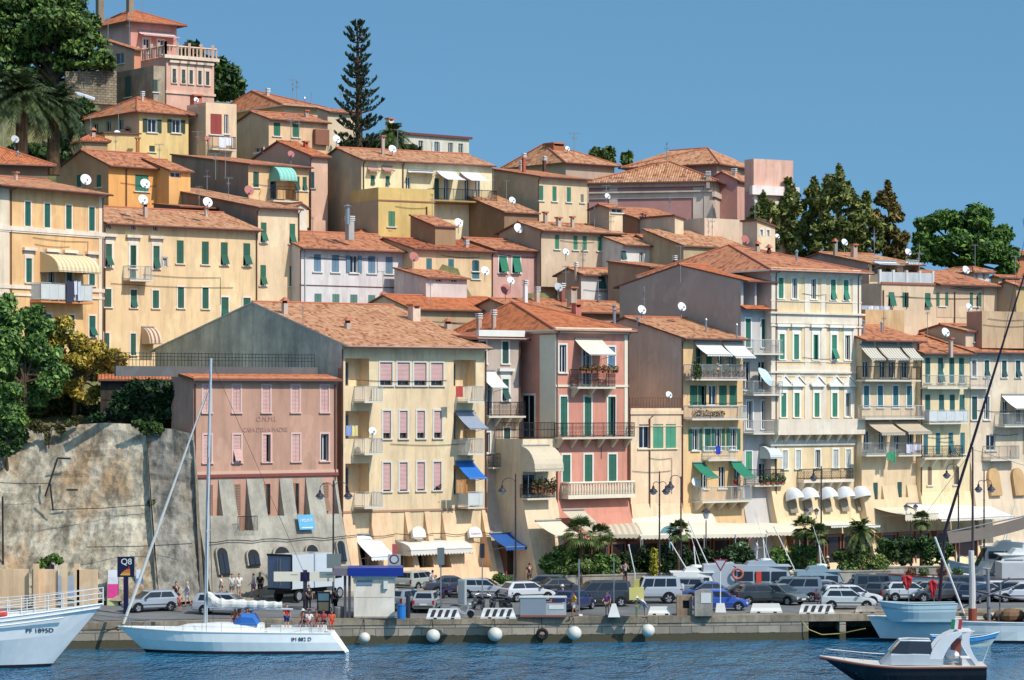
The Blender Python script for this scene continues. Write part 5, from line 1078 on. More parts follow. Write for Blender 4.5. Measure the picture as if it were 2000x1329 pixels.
for x0, x1 in ((1640, 1652),):
 a,b=PZ(x0,D_(x0),-2),PZ(x1,D_(x1),-2); mb.hexa([a,b,b+Vector((0,4,0)),a+Vector((0,4,0))]+[p+Vector((0,0,3.4)) for p in (a,b,b+Vector((0,4,0)),a+Vector((0,4,0)))])
a,b=PZ(1579,D0,-2),PZ(1579,D0+4,-2); mb.poly([a,b,b+Vector((0,0,3.4)),a+Vector((0,0,3.4))])
a,b=PZ(1579,D0+4,-2),PZ(2300,D_(2300)+4,-2); mb.poly([a,b,b+Vector((0,0,3.4)),a+Vector((0,0,3.4))])
a,b=PZ(2300,216,-2),PZ(1334,211.2,-2); mb.poly([a,b,b+Vector((0,0,3.7)),a+Vector((0,0,3.7))])
a,b=PZ(1334,211.2,-2),PZ(1334,224,-2); mb.poly([a,b,b+Vector((0,0,4.2)),a+Vector((0,0,4.2))])
structure('quay_wall', mb, QW.m)
xs2 = xs + [1640, 1720, 2000, 2300]
for x0, x1 in zip(xs2, xs2[1:]):
 n = max(1, int((x1 - x0) / 42))
 for k in range(n):
  u0,u1=x0+(x1 - x0)*k/n,x0+(x1 - x0)*(k+1)/n - .35; e=rnd.uniform(-.02,.02)
  a,b=PZ(u0,D_(u0) - .06+e,1.28),PZ(u1,D_(u1) - .06+e,1.28); bk=Vector((0,1.25+(3 if u0 > 1570 else 0),0)); t=Vector((0,0,.48+e*.5))
  cp.hexa([a, b, b + bk, a + bk] + [p + t for p in (a, b, b + bk, a + bk)])
structure('quay_coping', cp, stone((182, 164, 138), (126, 112, 94), 2.2, None, .05))
WA = NT('sea_water'); _o = WA.obj()
m1=WA.map(_o,(1.3,.5,1)); a1=WA.noise(.5,m1,4,.6); a2=WA.noise(.16,m1,2,.5); a3=WA.noise(2.6,m1,2,.5)
hgt=WA.math('ADD',WA.math('MULTIPLY',a2,1.2),WA.math('ADD',a1,WA.math('MULTIPLY',a3,.25)))
WA.bump(hgt,.9,1.0); WA.b.inputs['Roughness'].default_value=.06; WA.b.inputs['IOR'].default_value=1.33
pt = WA.noise(.05, WA.map(_o, (.35, 1, 1)), 4, .6)
WA.l(WA.ramp(pt,[(.35,(.010,.095,.19)),(.55,(.018,.13,.245)),(.7,(.032,.17,.24))]),WA.b.inputs['Base Color'])
mb=MB(); mb.poly([(-900,-200,0),(900,-200,0),(900,900,0),(-900,900,0)]); structure('sea_water',mb,WA.m)
pts = [(p[0], p[1], p[2] - .5) for p in GROUND]
for x in range(-400, 380, 60): pts += [tuple(PZ(x, 213, 14.2)), tuple(PZ(x, 222, 16.0))]
for x in (-700,-300):pts += [tuple(PZ(x,250,24)),tuple(PZ(x,300,44)),tuple(PZ(x,340,52))]
for x,D,y in ((60,290,235),(200,296,215),(420,312,200),(690,294,300),(770,292,300),(1190,306,345),(1500,287,500),(1640,288,505),(1740,286,515),(1880,283,545),(2100,285,560),(2400,285,600)):pts.append(tuple(P(x,y,D)))
for x,z in ((-700,55),(0,57),(300,55),(600,44),(900,40),(1200,38),(1600,31),(2000,26),(2600,20)):pts += [tuple(PZ(x,345,z - 2)),tuple(PZ(x,420,z - 12))]
A=np.array(pts); gx=np.linspace(-115,115,116); gy=np.linspace(204,430,114); ZZ=np.zeros((len(gy),len(gx)))
for j, y in enumerate(gy):
 d2=(gx[:,None] - A[None,:,0]) ** 2+(y - A[None,:,1]) ** 2+.5; wgt=d2 ** -2.2; ZZ[j]=(wgt*A[None,:,2]).sum(1)/wgt.sum(1)
mb = MB(); mb.v = [(x, y, ZZ[j, i]) for j, y in enumerate(gy) for i, x in enumerate(gx)]
nx = len(gx)
for j in range(len(gy) - 1):
 for i in range(nx - 1):
  xm, ym = (gx[i] + gx[i + 1]) / 2, gy[j]; px = 1000 + F * xm / ym
  lim=211.5 if px < 372 else lerp_tab(PAVE_T,px)+(7 if px < 1700 else 16 if px < 1850 else 24)
  if ym < lim: continue
  mb.f.append((j*nx+i,j*nx+i+1,(j+1)*nx+i+1,(j+1)*nx+i)); mb.m.append(0); mb.uv.append(None)
HILLM = stone((150, 140, 96), (96, 104, 62), 1.2, None, .1)
structure('hillside', mb, HILLM, True)
mb=MB(); mb.poly([(-3000,425,.4),(3000,425,.4),(3000,4000,.4),(-3000,4000,.4)]); structure('far_ground',mb,HILLM)

# ------------------------------------------------------------------ stone bastion
def rustwall(c, c2, rust):
 q = NT('bastion_stone'); o = q.obj(); a, b, r_ = alb(c), alb(c2), alb(rust)
 n1=q.noise(.22,o,9,.72); n2=q.noise(.7,q.map(o,(1,1,.1)),8,.75); n3=q.noise(1.6,o,8,.75); n4=q.noise(.13,q.map(o,(1.4,1,.5)),5,.7); vo=q.n('TexVoronoi'); vo.inputs['Scale'].default_value=1.7; q.l(o,vo.inputs['Vector'])
 col = q.mix(q.ramp(n1, [(.4, (0, 0, 0)), (.58, (1, 1, 1))]), a, b)
 col=q.mix(q.math('MULTIPLY',q.ramp(n4,[(.5,(0,0,0)),(.62,(1,1,1))]),.75),col,r_)
 col=q.mix(q.math('MULTIPLY',q.ramp(n2,[(.44,(0,0,0)),(.62,(1,1,1))]),.85),col,tuple(x*.3 for x in b[:3])+(1,))
 col=q.mix(q.math('MULTIPLY',q.ramp(n3,[(.54,(0,0,0)),(.66,(1,1,1))]),.55),col,tuple(x*.45 for x in a[:3])+(1,))
 col=q.mix(.35,col,q.ramp(vo.outputs['Distance'],[(0,(.45,.42,.38)),(.3,(1,1,1))]),'MULTIPLY')
 q.l(col,q.b.inputs['Base Color']); q.b.inputs['Roughness'].default_value=.95; q.b.inputs['Specular IOR Level'].default_value=.1
 q.bump(q.math('ADD',q.math('ADD',n3,n1),vo.outputs['Distance']),.16,.9); return q.m
BS=rustwall((226,212,184),(190,172,142),(196,146,92)); BS2=rustwall((186,176,158),(146,140,128),(150,126,98))
def bastion(name, cols, mat, label, n=26):
 t=thing(name,label,'wall',PZ(cols[len(cols) // 2][3],cols[len(cols) // 2][5],1.9)); mb=MB(); g=[]
 for xt, yt, Dt, xb, yb_, Db in cols:
  a, b = P(xt, yt, Dt), P(xb, yb_, Db); col = []
  for k in range(n + 1):
   s_=k/n; p=a+(b - a)*s_; p.y += .5*math.sin(math.pi*s_)+rnd.uniform(-.13,.13); col.append(p)
  g.append(col)
 g2 = []
 for c0, c1 in zip(g, g[1:]):
  for q in range(6):g2.append([a+(b - a)*(q/6)+Vector((0,rnd.uniform(-.06,.06),0)) for a,b in zip(c0,c1)])
 g2.append(g[-1]); back = Vector((0, 3.5, -.1))
 mb.loft([list(reversed(c)) for c in g2], closed=False, caps=False)
 for c0, c1 in zip(g2, g2[1:]): mb.poly([c0[0], c1[0], c1[0] + back, c0[0] + back])
 for c in (g2[0],g2[-1]):mb.poly([c[0],c[0]+back,Vector((c[-1].x,c[0].y+3.5,c[-1].z)),c[-1]])
 mb.build('masonry', mat, t); return t
bastion('stone_bastion',[(-160,840,212,-170,1175,203.5),(40,838,212,20,1172,204.2),(120,832,211.6,150,1172,203.4),(205,826,210.8,255,1175,202.2),(285,830,210,312,1178,202.4)],BS,'weathered pale stone bastion wall leaning back under the garden trees, far left')
bastion('grey_buttress',[(284,834,209.8,306,1178,202.2),(335,838,209.2,352,1176,203.2),(377,848,208.4,392,1172,205.0)],BS2,'grey plastered buttress between the stone bastion and the dusky pink building')
mb = MB()
for x0,y0,x1,y1,D in ((0,943,98,944,208.2),(98,996,300,986,206.6),(168,1069,375,1062,204.4)):mb.tube([P(x0,y0,D - .1),P((x0+x1)/2,(y0+y1)/2+2,D - .25),P(x1,y1,D - .3)],.028,5)
for x0,y0,x1,y1,D in ((5,970,6,1110,206),(98,945,104,998,207.4),(112,895,138,896,209),(130,957,152,957,207),(112,896,88,970,208.3)):mb.tube([P(x0,y0,D),P(x1,y1,D)],.07,5)
tag(mb.build('wall_cables',IRON),'dark cables and iron brackets fixed across the pale bastion wall','cable')
mb = MB(); 
for x0, x1, D in ((-60, 55, 200.6), (62, 112, 200.4), (150, 190, 200.0)):
 a,b=PZ(x0,D,1.9),PZ(x1,D,1.9); mb.hexa([a,b,b+Vector((0,.3,0)),a+Vector((0,.3,0))]+[p+Vector((0,0,2.9)) for p in (a,b,b+Vector((0,.3,0)),a+Vector((0,.3,0)))])
for k, x in enumerate((70, 125, 150)):
 a,b=PZ(x - 5,200.0,1.9),PZ(x+5,200.0,1.9); mb.hexa([a,b,b+Vector((0,.4,0)),a+Vector((0,.4,0))]+[p+Vector((0,0,3.3)) for p in (a,b,b+Vector((0,.4,0)),a+Vector((0,.4,0)))])
solo('low_wall',mb,plaster((240,206,158)),'low ochre wall with pillars along the foot of the bastion behind the white ship','wall')
h=H('ivy_lean_to','dark lean to with an orange tile edge smothered in ivy, above the bastion',196,213.6,8,383,[3],739,838,PS((70,62,50)),roof='shed',pitch=.16,over=.5,tile=ROOF_O); h.finish(gut=False)

# ------------------------------------------------------------------ vegetation
def cloud(clumps, n, size, seed=1, flatten=1.0, shell=.55):
 r=np.random.default_rng(seed); vol=np.array([max(.2,c[1][0]*c[1][2]) for c in clumps]); cnt=np.maximum(12,(n*vol/vol.sum()).astype(int)); V=[]
 for (c, rad), m in zip(clumps, cnt):
  d=r.normal(size=(m,3)); d /= np.linalg.norm(d,axis=1)[:,None]; q=shell+(1 - shell)*r.random(m) ** .6
  q *= 1 + .22 * np.sin(d[:, 0] * 7 + seed) * np.sin(d[:, 2] * 6 + d[:, 1] * 5)
  p = np.array(c)[None] + d * q[:, None] * np.array(rad)[None]
  nn=d*.8+r.normal(size=(m,3))*.7+np.array([0,0,.25]); nn /= np.linalg.norm(nn,axis=1)[:,None]
  t=np.cross(nn,r.normal(size=(m,3))); t /= np.linalg.norm(t,axis=1)[:,None]; b=np.cross(nn,t)
  s_ = size * (.55 + .9 * r.random(m))[:, None]; l = s_ * 1.25; 
  V.append(np.stack([p - t * l, p - b * s_ * .6, p + t * l, p + b * s_ * .6], 1))
 V = np.concatenate(V).reshape(-1, 3); return V
def foliage(name, V, mat, parent=None, shift=None):
 me = bpy.data.meshes.new(name); og = ORG.get(parent, Vector((0, 0, 0)))
 V = V - np.array(og)[None]; nq = len(V) // 4
 me.vertices.add(len(V)); me.vertices.foreach_set('co',V.ravel()); me.loops.add(len(V)); me.loops.foreach_set('vertex_index',np.arange(len(V)))
 me.polygons.add(nq); me.polygons.foreach_set('loop_start',np.arange(0,len(V),4)); me.update(calc_edges=True)
 me.materials.append(mat); o=bpy.data.objects.new(name,me); sc.collection.objects.link(o)
 if parent is not None: o.parent = parent; ORG[o] = og
 return o
BARK = stone((120, 96, 74), (78, 62, 50), 4, None, .05)
def ptree(name,label,cat,px,D,clumps,n,size,mat,base,trunkr=.3,group=None,seed=1,limbs=True,depth=.8,shell=.55):
 """clumps in photo pixels: (x, y, rx, ry[, dD])"""
 bx,by=base; b=P(bx,by,D); t=thing(name,label,cat,b,group); k=D/F; cl=[]
 for c in clumps:
  DD=D+(c[4] if len(c) > 4 else rnd.uniform(-.5,.5)*c[2]*k*1.2); p=P(c[0],c[1],DD); lo=.95 if cat == 'pine tree' else 1; cl.append((tuple(p),(c[2]*k*lo,c[2]*k*depth*lo,c[3]*k*lo)))
 r2 = random.Random(seed + 99); c0 = cl
 if n > 1500:
  sub = []
  for c, rd in cl:
   pn = cat == 'pine tree'
   for _ in range(6 if pn else 4):
    d=Vector((r2.gauss(0,1),r2.gauss(0,1),r2.gauss(0,1))).normalized()*r2.uniform(.35,.8); g=r2.uniform(.48,.8) if pn else r2.uniform(.38,.62); sub.append((tuple(c[i]+d[i]*rd[i] for i in range(3)),tuple(x*g for x in rd)))
  cl=sub+[(c,tuple(x*(.75 if cat == 'pine tree' else .55) for x in rd)) for c,rd in cl]
 mb=MB(); top=max(cl,key=lambda c:c[0][2])[0]; mid=Vector(np.mean([c[0] for c in cl],0)); mb.tube([b - Vector((0,0,1)),b+(mid - b)*.5,mid+(Vector(top) - mid)*.5],[trunkr,trunkr*.8,trunkr*.3],8)
 if limbs:
  for c in c0:
   p=Vector(c[0]); q=b+(mid - b)*rnd.uniform(.45,.85); mb.tube([q,q+(p - q)*.5+Vector((0,0,.2)),p],[trunkr*.45,trunkr*.3,trunkr*.08],5)
 mb.build('trunk',BARK,t); foliage('crown',cloud(cl,n,size,seed,shell=shell),mat,t); return t
def spread(x0, x1, y0, y1, n, rx, ry, seed=3, f=None):
 r = random.Random(seed); out = []
 while len(out) < n:
  x, y = r.uniform(x0, x1), r.uniform(y0, y1)
  if f is None or f(x,y):s_=r.uniform(.7,1.25); out.append((x,y,rx*s_,ry*s_))
 return out
PINE=leafmat((56,80,32),(112,134,52)); DARKG=leafmat((34,52,26),(62,84,36)); GREENL=leafmat((72,104,48),(130,154,70)); YELL=leafmat((150,132,50),(214,180,76)); POP=leafmat((84,98,44),(150,146,78)); ARA=leafmat((36,58,44),(66,86,56)); OLV=leafmat((92,112,56),(150,160,88))
def elp(cx, cy, a, b): return lambda x, y: ((x - cx) / a) ** 2 + ((y - cy) / b) ** 2 < 1
ptree('aleppo_pine','massive dark Aleppo pine with layered crown in the top corner beside the pink villa','pine tree',90,291,[(0,140,40,14),(60,142,40,12),(215,128,22,8),(190,110,34,12),(130,128,40,12),(60,90,46,14),(150,60,40,16),(20,40,40,16),(20,20,48,30),(85,10,50,28),(140,20,42,26),(165,45,36,22),(180,75,30,16),(205,118,30,14),(150,100,46,18),(120,70,50,22),(60,65,50,26),(10,75,40,26),(30,110,40,16),(95,118,44,13),(170,128,36,10),(0,10,40,30),(110,40,60,30),(-40,60,50,50)],30000,.24,PINE,(120,260),.55,seed=5,depth=1.2)
ptree('dark_filler_tree','dense dark evergreen behind the two date palms','tree',60,296,spread(-10,160,140,290,26,30,22,6),9000,.3,DARKG,(60,320),.4,seed=6)
ptree('garden_shrubbery','dense green shrubbery under the stone retaining wall right of the palms','bush',150,283,[(150,215,26,22),(170,205,20,14),(140,250,22,24),(125,285,30,26),(90,300,40,20),(40,290,40,24)],5000,.24,leafmat((44,66,30),(80,104,46)),(150,300),.2,seed=66)
m=MB(); q=[P(128,200,289),P(228,205,292),P(228,138,292),P(128,140,289)]; bk=Vector((-.3,1.2,0)); m.loft([[p for p in q],[p+bk for p in q]]); solo('retaining_wall',m,stone((190,172,142),(140,124,100),2.5,(.5,.25),.06),'rubble stone retaining wall between the pine and the pink villa','wall')
m=MB(); a_,b_=P(146,184,284),P(184,196,284); m.hexa([a_,b_,b_+Vector((0,.5,.1)),a_+Vector((0,.5,.1))]+[p+Vector((0,0,.22)) for p in (a_,b_,b_+Vector((0,.5,.1)),a_+Vector((0,.5,.1)))]); solo('white_tarpaulin',m,cloth((232,236,238)),'white tarpaulin lying on the slope below the stone retaining wall','tarpaulin')
ptree('laurel_thicket','rounded dark green evergreen behind the pink villa terrace','tree',420,318,[(380,105,36,26),(410,130,40,34),(440,150,36,30),(465,168,28,22),(400,165,50,30),(450,180,40,18),(365,130,30,40)],7000,.3,leafmat((40,66,28),(82,108,40)),(420,215),.4,seed=7)
ptree('robinia_tree','tall leafy green tree above the bastion at the frame edge','tree',60,213.5,[(15,600,32,28),(55,625,36,32),(20,660,42,36),(75,670,36,32),(100,700,30,30),(40,720,46,36),(95,745,34,30),(10,770,44,40),(-20,700,50,60),(60,770,42,32),(25,820,40,32),(80,640,30,26),(50,680,40,36),(20,720,44,40),(110,740,34,30),(-5,640,40,40)],26000,.155,GREENL,(50,850),.3,seed=8,depth=.9)
ptree('plane_tree','yellowing plane tree above the bastion, right of the green tree','tree',170,216,[(128,636,24,22),(110,665,34,24),(95,720,30,30),(90,760,30,30),(165,680,34,22),(200,700,30,18),(150,710,36,22),(225,715,20,12),(185,735,36,18),(140,750,30,20),(160,775,28,16),(195,765,20,14),(100,690,26,26),(150,660,30,22),(180,720,36,24),(220,700,26,16),(140,720,40,30)],22000,.16,YELL,(140,838),.25,seed=9,depth=.8)
ptree('ivy_thicket','dark ivy thicket hanging below the orange tile edge, next to the pink building','bush',290,212,[(235,790,30,34),(275,775,40,34),(320,780,40,40),(350,775,22,36),(300,815,46,22),(215,810,26,20),(345,810,20,20),(190,815,22,14),(290,750,60,16)],8000,.17,leafmat((24,44,22),(54,84,32)),(290,838),.15,seed=10,depth=.5)
ptree('garden_bush','dark dense garden bushes under the plane tree on top of the bastion','bush',130,218,[(60,800,40,26),(110,795,40,28),(160,800,40,26),(205,805,30,22),(30,790,40,30),(130,770,40,24),(80,765,40,26)],7000,.2,leafmat((40,60,28),(80,100,42)),(130,830),.1,seed=77,limbs=False)
ptree('wall_top_bush','dense green bush overhanging the bastion at the frame edge','bush',25,210.5,[(10,845,28,26),(35,860,20,22),(5,880,24,16),(-30,850,40,40)],3500,.15,leafmat((36,62,26),(70,100,38)),(15,895),.12,seed=11)
ptree('caper_bush','brownish caper bush hanging over the top of the bastion','bush',85,210.6,[(75,835,14,14),(92,845,10,22),(120,835,18,14),(135,826,16,8),(150,818,10,6),(65,830,10,10)],1600,.13,leafmat((88,70,44),(96,112,50)),(95,850),.06,seed=12,depth=.4)
ptree('creeper','small creeper spilling over the corner of the bastion by the grey buttress','bush',290,209,[(285,838,14,12),(300,832,16,8),(310,840,10,8),(270,828,14,6)],1000,.13,leafmat((40,66,28),(90,116,44)),(290,848),.05,seed=13,depth=.4)
ptree('fig_bush','young leafy bush growing from the foot of the bastion above the white ship','bush',100,201.5,[(90,1098,10,8),(105,1090,12,8),(115,1096,8,6),(80,1104,10,5)],600,.14,leafmat((70,100,40),(120,146,60)),(98,1112),.05,seed=14)
ptree('ledge_fern','tuft of greenery growing on the ledge of the grey buttress','bush',295,207,[(296,984,8,8),(299,994,6,7)],260,.12,leafmat((60,70,34),(96,100,50)),(297,1000),.03,seed=15)
for i, (x, y, w, hh) in enumerate(((1182, 302, 26, 14), (1225, 306, 11, 10))):
 ptree('ridge_bush',('wide' if i == 0 else 'tiny')+' round topped bush on the skyline between the ridge house and the church','bush',x,306,[(x - w*.5,y+2,w*.6,hh),(x+w*.3,y,w*.6,hh),(x,y+10,w*.9,hh)],1600 if i == 0 else 500,.26,OLV if 0 else leafmat((70,92,44),(116,134,66)),(x,y+40),.2,seed=20+i)
for i,(x,top,bot,wd,lab) in enumerate(((1490,372,470,22,'small poplar in front of the church facade'),(1540,348,480,26,'poplar standing just right of the church facade'),(1590,345,490,24,'slim poplar left of the tallest one on the skyline'),(1640,322,500,40,'tallest poplar on the skyline with a pointed top'),(1692,372,505,34,'broad poplar right of the tallest one'),(1735,358,510,30,'brownish pointed poplar next to the umbrella pine'))):
 r=random.Random(40+i); wd *= 1.5; cl=[(x,top+10,wd*.13,12),(x+3,top+24,wd*.2,12)]; y=top+34
 while y < bot + 14:
  f_=min(1,(y - top)/(bot - top)*1.5+.12); cl += [(x+r.uniform(-1,1)*wd*f_*.8,y+r.uniform(-7,7),wd*r.uniform(.2,.4),r.uniform(9,16)) for _ in range(4)]; y += 14
 ptree('poplar',lab,'tree',x,286+(i % 3)*1.5,cl,7000 if wd < 45 else 10000,.24,POP if i != 5 else leafmat((96,84,40),(150,124,66)),(x,bot+30),.25,'poplars on the skyline',seed=30+i,limbs=False,depth=1.0,shell=.3)
ptree('umbrella_pine','large rounded umbrella pine on the skyline at the right','pine tree',1885,281,[(1820,440,26,20),(1870,430,36,22),(1910,430,32,22),(1945,460,28,24),(1965,500,26,22),(1930,490,40,26),(1880,475,42,26),(1830,480,36,26),(1800,500,26,20),(1850,510,44,16),(1900,510,40,16),(1975,520,20,14),(1960,530,24,10),(1806,470,22,20)],30000,.19,leafmat((56,88,30),(112,142,52)),(1880,560),.5,seed=16,depth=1.1)
def araucaria():
 D=293; b=P(702,300,D); t=thing('araucaria','tall Norfolk Island pine with tiered upturned branches against the sky','tree',b); k=D/F; top=P(698,52,D)
 tm=MB(); tm.tube([b - Vector((0,0,1)),b+(top - b)*.5,top],[.42,.28,.05],8); r=np.random.default_rng(3); V=[]; lim=[]
 tab=[(0,2.3),(.12,2.7),(.3,2.35),(.45,1.75),(.6,1.5),(.75,1.2),(.88,1.35),(.96,1.0),(1,.5)]; nw=15
 for i in range(nw):
  s_=.02+.97*(i+r.uniform(-.25,.25))/(nw - 1); s_=min(.995,max(.02,s_)); c=b+(top - b)*s_; ln=lerp_tab(tab,s_)
  for j in range(8):
   a=2*math.pi*j/8+i*.9+r.uniform(-.25,.25); l=ln*r.uniform(.5,1.15); dx=Vector((math.cos(a),math.sin(a),0)); p0=c; p1=c+dx*l*.6+Vector((0,0,.12*l)); p2=c+dx*l+Vector((0,0,(.35+.35*s_)*l))
   tm.tube([p0, p1, p2], [.07, .045, .02], 4); m = int(4 + l * 5)
   for q in range(m):
    u=.35+.65*r.uniform(0,1) ** .6; p=(p0.lerp(p1,u/.6) if u < .6 else p1.lerp(p2,(u - .6)/.4)); sd=dx.cross(Vector((0,0,1)))*r.uniform(-1,1)*.3
    p = p + sd
    for e in range(4):
     up=Vector((dx.x*.5+r.uniform(-.5,.5),dx.y*.5+r.uniform(-.5,.5),1)).normalized(); side=up.cross(Vector(r.normal(size=3))).normalized(); L_,wd=r.uniform(.3,.55),r.uniform(.05,.1)
     V += [p,p+side*wd+up*L_*.6,p+up*L_,p - side*wd+up*L_*.6]
 tm.build('trunk', BARK, t); foliage('crown', np.array([tuple(v) for v in V]), ARA, t)
araucaria()
def palm(x,y,D,rpx,ybase,label,nf=46,droop=1.0,trunk=.35,mat=None,group=None,seed=1,fan=False,skirt=False):
 c=P(x,y,D); b=P(x,ybase,D); t=thing('palm_tree',label,'palm tree',b,group); k=D/F; r=np.random.default_rng(seed); R_=rpx*k; V=[]; sm=MB()
 sm.tube([b - Vector((0,0,.6)),b+(c - b)*.5,c],[trunk*1.15,trunk*.9,trunk],10)
 if skirt:sm.ell(c - Vector((0,0,trunk*.8)),(trunk*1.7,trunk*1.7,trunk*1.6),10,6)
 sm.build('trunk', stone((130, 104, 76), (84, 66, 48), 6, None, .08), t)
 for i in range(nf):
  a=r.uniform(0,2*math.pi); el=r.uniform(-.5,1.35) if not fan else r.uniform(-.7,1.4); d=Vector((math.cos(a)*math.cos(el),math.sin(a)*math.cos(el),math.sin(el))); L_=R_*r.uniform(.85,1.1); n=9; prev=c
  g = droop * (.55 if not fan else .25) * R_
  P_=[c+d*L_*u - Vector((0,0,g*u*u*(1.2 - .4*el))) for u in [q/n for q in range(n+1)]]
  if fan:
   e=P_[5]; hd=(P_[6] - P_[5]).normalized(); sd=hd.cross(Vector((0,0,1)));
   if sd.length < .1: sd = Vector((1, 0, 0))
   sd.normalize(); V += [c, c + sd * .02, e, e - sd * .02]
   for q in range(13):
    t_=(q - 6)/6*1.7; dr=(hd*math.cos(t_)+sd*math.sin(t_)); w_=hd.cross(sd)*0+sd*math.cos(t_)*.05 - hd*math.sin(t_)*.05; l=R_*.45*r.uniform(.85,1.1)
    V += [e,e+dr*l*.5+w_,e+dr*l - Vector((0,0,l*.25)),e+dr*l*.5 - w_]
  else:
   for q in range(n):
    p0,p1=P_[q],P_[q+1]; hd=(p1 - p0).normalized(); sd=hd.cross(Vector((0,0,1)));
    if sd.length < .1: sd = Vector((1, 0, 0))
    sd.normalize(); V += [p0 - sd*.03,p1 - sd*.02,p1+sd*.02,p0+sd*.03]
    for s_ in (-1, 1):
     for e in range(3):
      p=p0+(p1 - p0)*(e/3); l=R_*.26*(1 - .55*(q/n))*(.4+min(1,q/2)*.6); tip=p+sd*s_*l*.8+hd*l*.55 - Vector((0,0,l*r.uniform(.2,.6))); m=(p+tip)/2; w_=hd*.045
      V += [p, m - w_, tip, m + w_]
 foliage('crown',np.array([tuple(v) for v in V]),mat or leafmat((62,80,36),(116,128,62)),t); return t
PG = 'date palms at the left of the hill'
palm(42,185,262,78,330,'larger grey green date palm left of its twin, above the hipped roof',150,.9,.6,leafmat((50,66,34),(112,122,70)),PG,1,skirt=True)
palm(104,205,266,72,330,'date palm standing right of its larger twin, near the yellow shutter house',140,.95,.6,leafmat((40,56,28),(84,100,52)),PG,2,skirt=True)
palm(768,262,291,42,320,'short palm beside the araucaria below the white flats',70,1.2,.4,leafmat((56,76,32),(104,116,52)),None,3)
ptree('skyline_shrub','dark low shrubbery between the araucaria and the short palm','bush',740,294,[(735,285,30,10),(690,285,26,12),(800,290,20,8)],1500,.2,DARKG,(740,305),.1,seed=17)
BUSHES=[('oleander_hedge','dense dark oleander hedge in front of the pink house',1110,222,[(1075,1085,24,26),(1105,1075,26,26),(1140,1085,28,28),(1170,1080,24,26),(1090,1105,40,14),(1150,1105,40,14),(1195,1090,18,18)],6000,GREENL,1118),
 ('yucca_hedge','spiky light green yucca clump in front of the oleander hedge',1130,220,[(1125,1100,18,10),(1148,1098,16,12),(1100,1108,14,8)],1200,OLV,1116),
 ('terrace_hedge','dark hedge below the long canvas canopy',1280,224,[(1230,1085,20,22),(1262,1080,24,24),(1300,1078,26,24),(1340,1080,26,24),(1380,1082,24,22),(1420,1080,26,24),(1460,1078,24,24),(1300,1100,70,10),(1420,1100,70,10)],9000,DARKG,1112),
 ('yellow_shrub','bright yellow green shrub in front of the dark hedge',1278,222.5,[(1278,1078,8,16),(1281,1096,9,10)],500,leafmat((150,146,40),(206,196,80)),1112),
 ('white_flower_shrub','pale flowering shrub beside the lantern post',1450,224,[(1446,1062,18,14),(1430,1075,14,12)],900,leafmat((92,116,66),(170,180,140)),1105),
 ('palm_hedge','green hedge under the palms in front of the palazzo',1550,229,[(1520,1080,26,26),(1560,1075,26,24),(1590,1070,22,26),(1600,1095,30,14),(1540,1100,40,10)],5000,GREENL,1110),
 ('pale_bush','pale olive bush on the promenade, right of the palm hedge',1655,232,[(1650,1080,26,22),(1685,1075,26,24),(1715,1085,24,18),(1670,1098,40,10)],4500,OLV,1112),
 ('dark_laurel_hedge','dark laurel hedge behind the silver parked hatchback on the promenade',1780,238,[(1740,1055,28,16),(1775,1048,28,18),(1810,1055,26,18),(1840,1062,24,16),(1720,1068,20,14)],4500,leafmat((44,70,32),(84,110,48)),1085),
 ('corner_bush','low bush with hanging stems beside the awning shop',985,216,[(975,1122,12,10),(990,1128,14,8)],500,GREENL,1140)]
for nme, lab, x, D, cl, n, m, yb_ in BUSHES:
 cl = [(c[0], c[1] + 7, c[2], c[3] * .85) for c in cl]
 cl=cl+[(c[0],(c[1]+yb_+16)/2,c[2],(yb_+22 - c[1])/2) for c in cl if c[1] < yb_ - 12]
 ptree(nme,lab,'hedge' if 'hedge' in nme else 'bush',x,D,cl,int(n*1.5),.13,m,(x,yb_+14),.05,seed=len(nme),limbs=False,depth=.6)
for i,(x,y,D,r_,yb_,lab) in enumerate(((1134,1045,222.5,34,1112,'fan palm with a broad crown in front of the pink house'),(1172,1052,224,26,1112,'shorter fan palm right of the broad one by the striped canopy'),(1326,1040,225,22,1110,'fan palm under the blue green arch sign'),(1572,1035,231,26,1108,'fan palm below the five dome awnings'),(1680,1038,234,30,1108,'feathery palm right of the five dome awnings'),(1598,1048,230,22,1108,'stout palm by the tall lamp post in front of the palazzo'),(1800,1020,242,18,1080,'small palm poking out behind the dark laurel hedge'))):
 palm(x,y - 4,D - 2.2,r_*1.3,yb_+20,lab,52,1.0,.16,leafmat((70,88,44),(128,136,74)),'palms on the promenade',50+i,fan=i != 4)
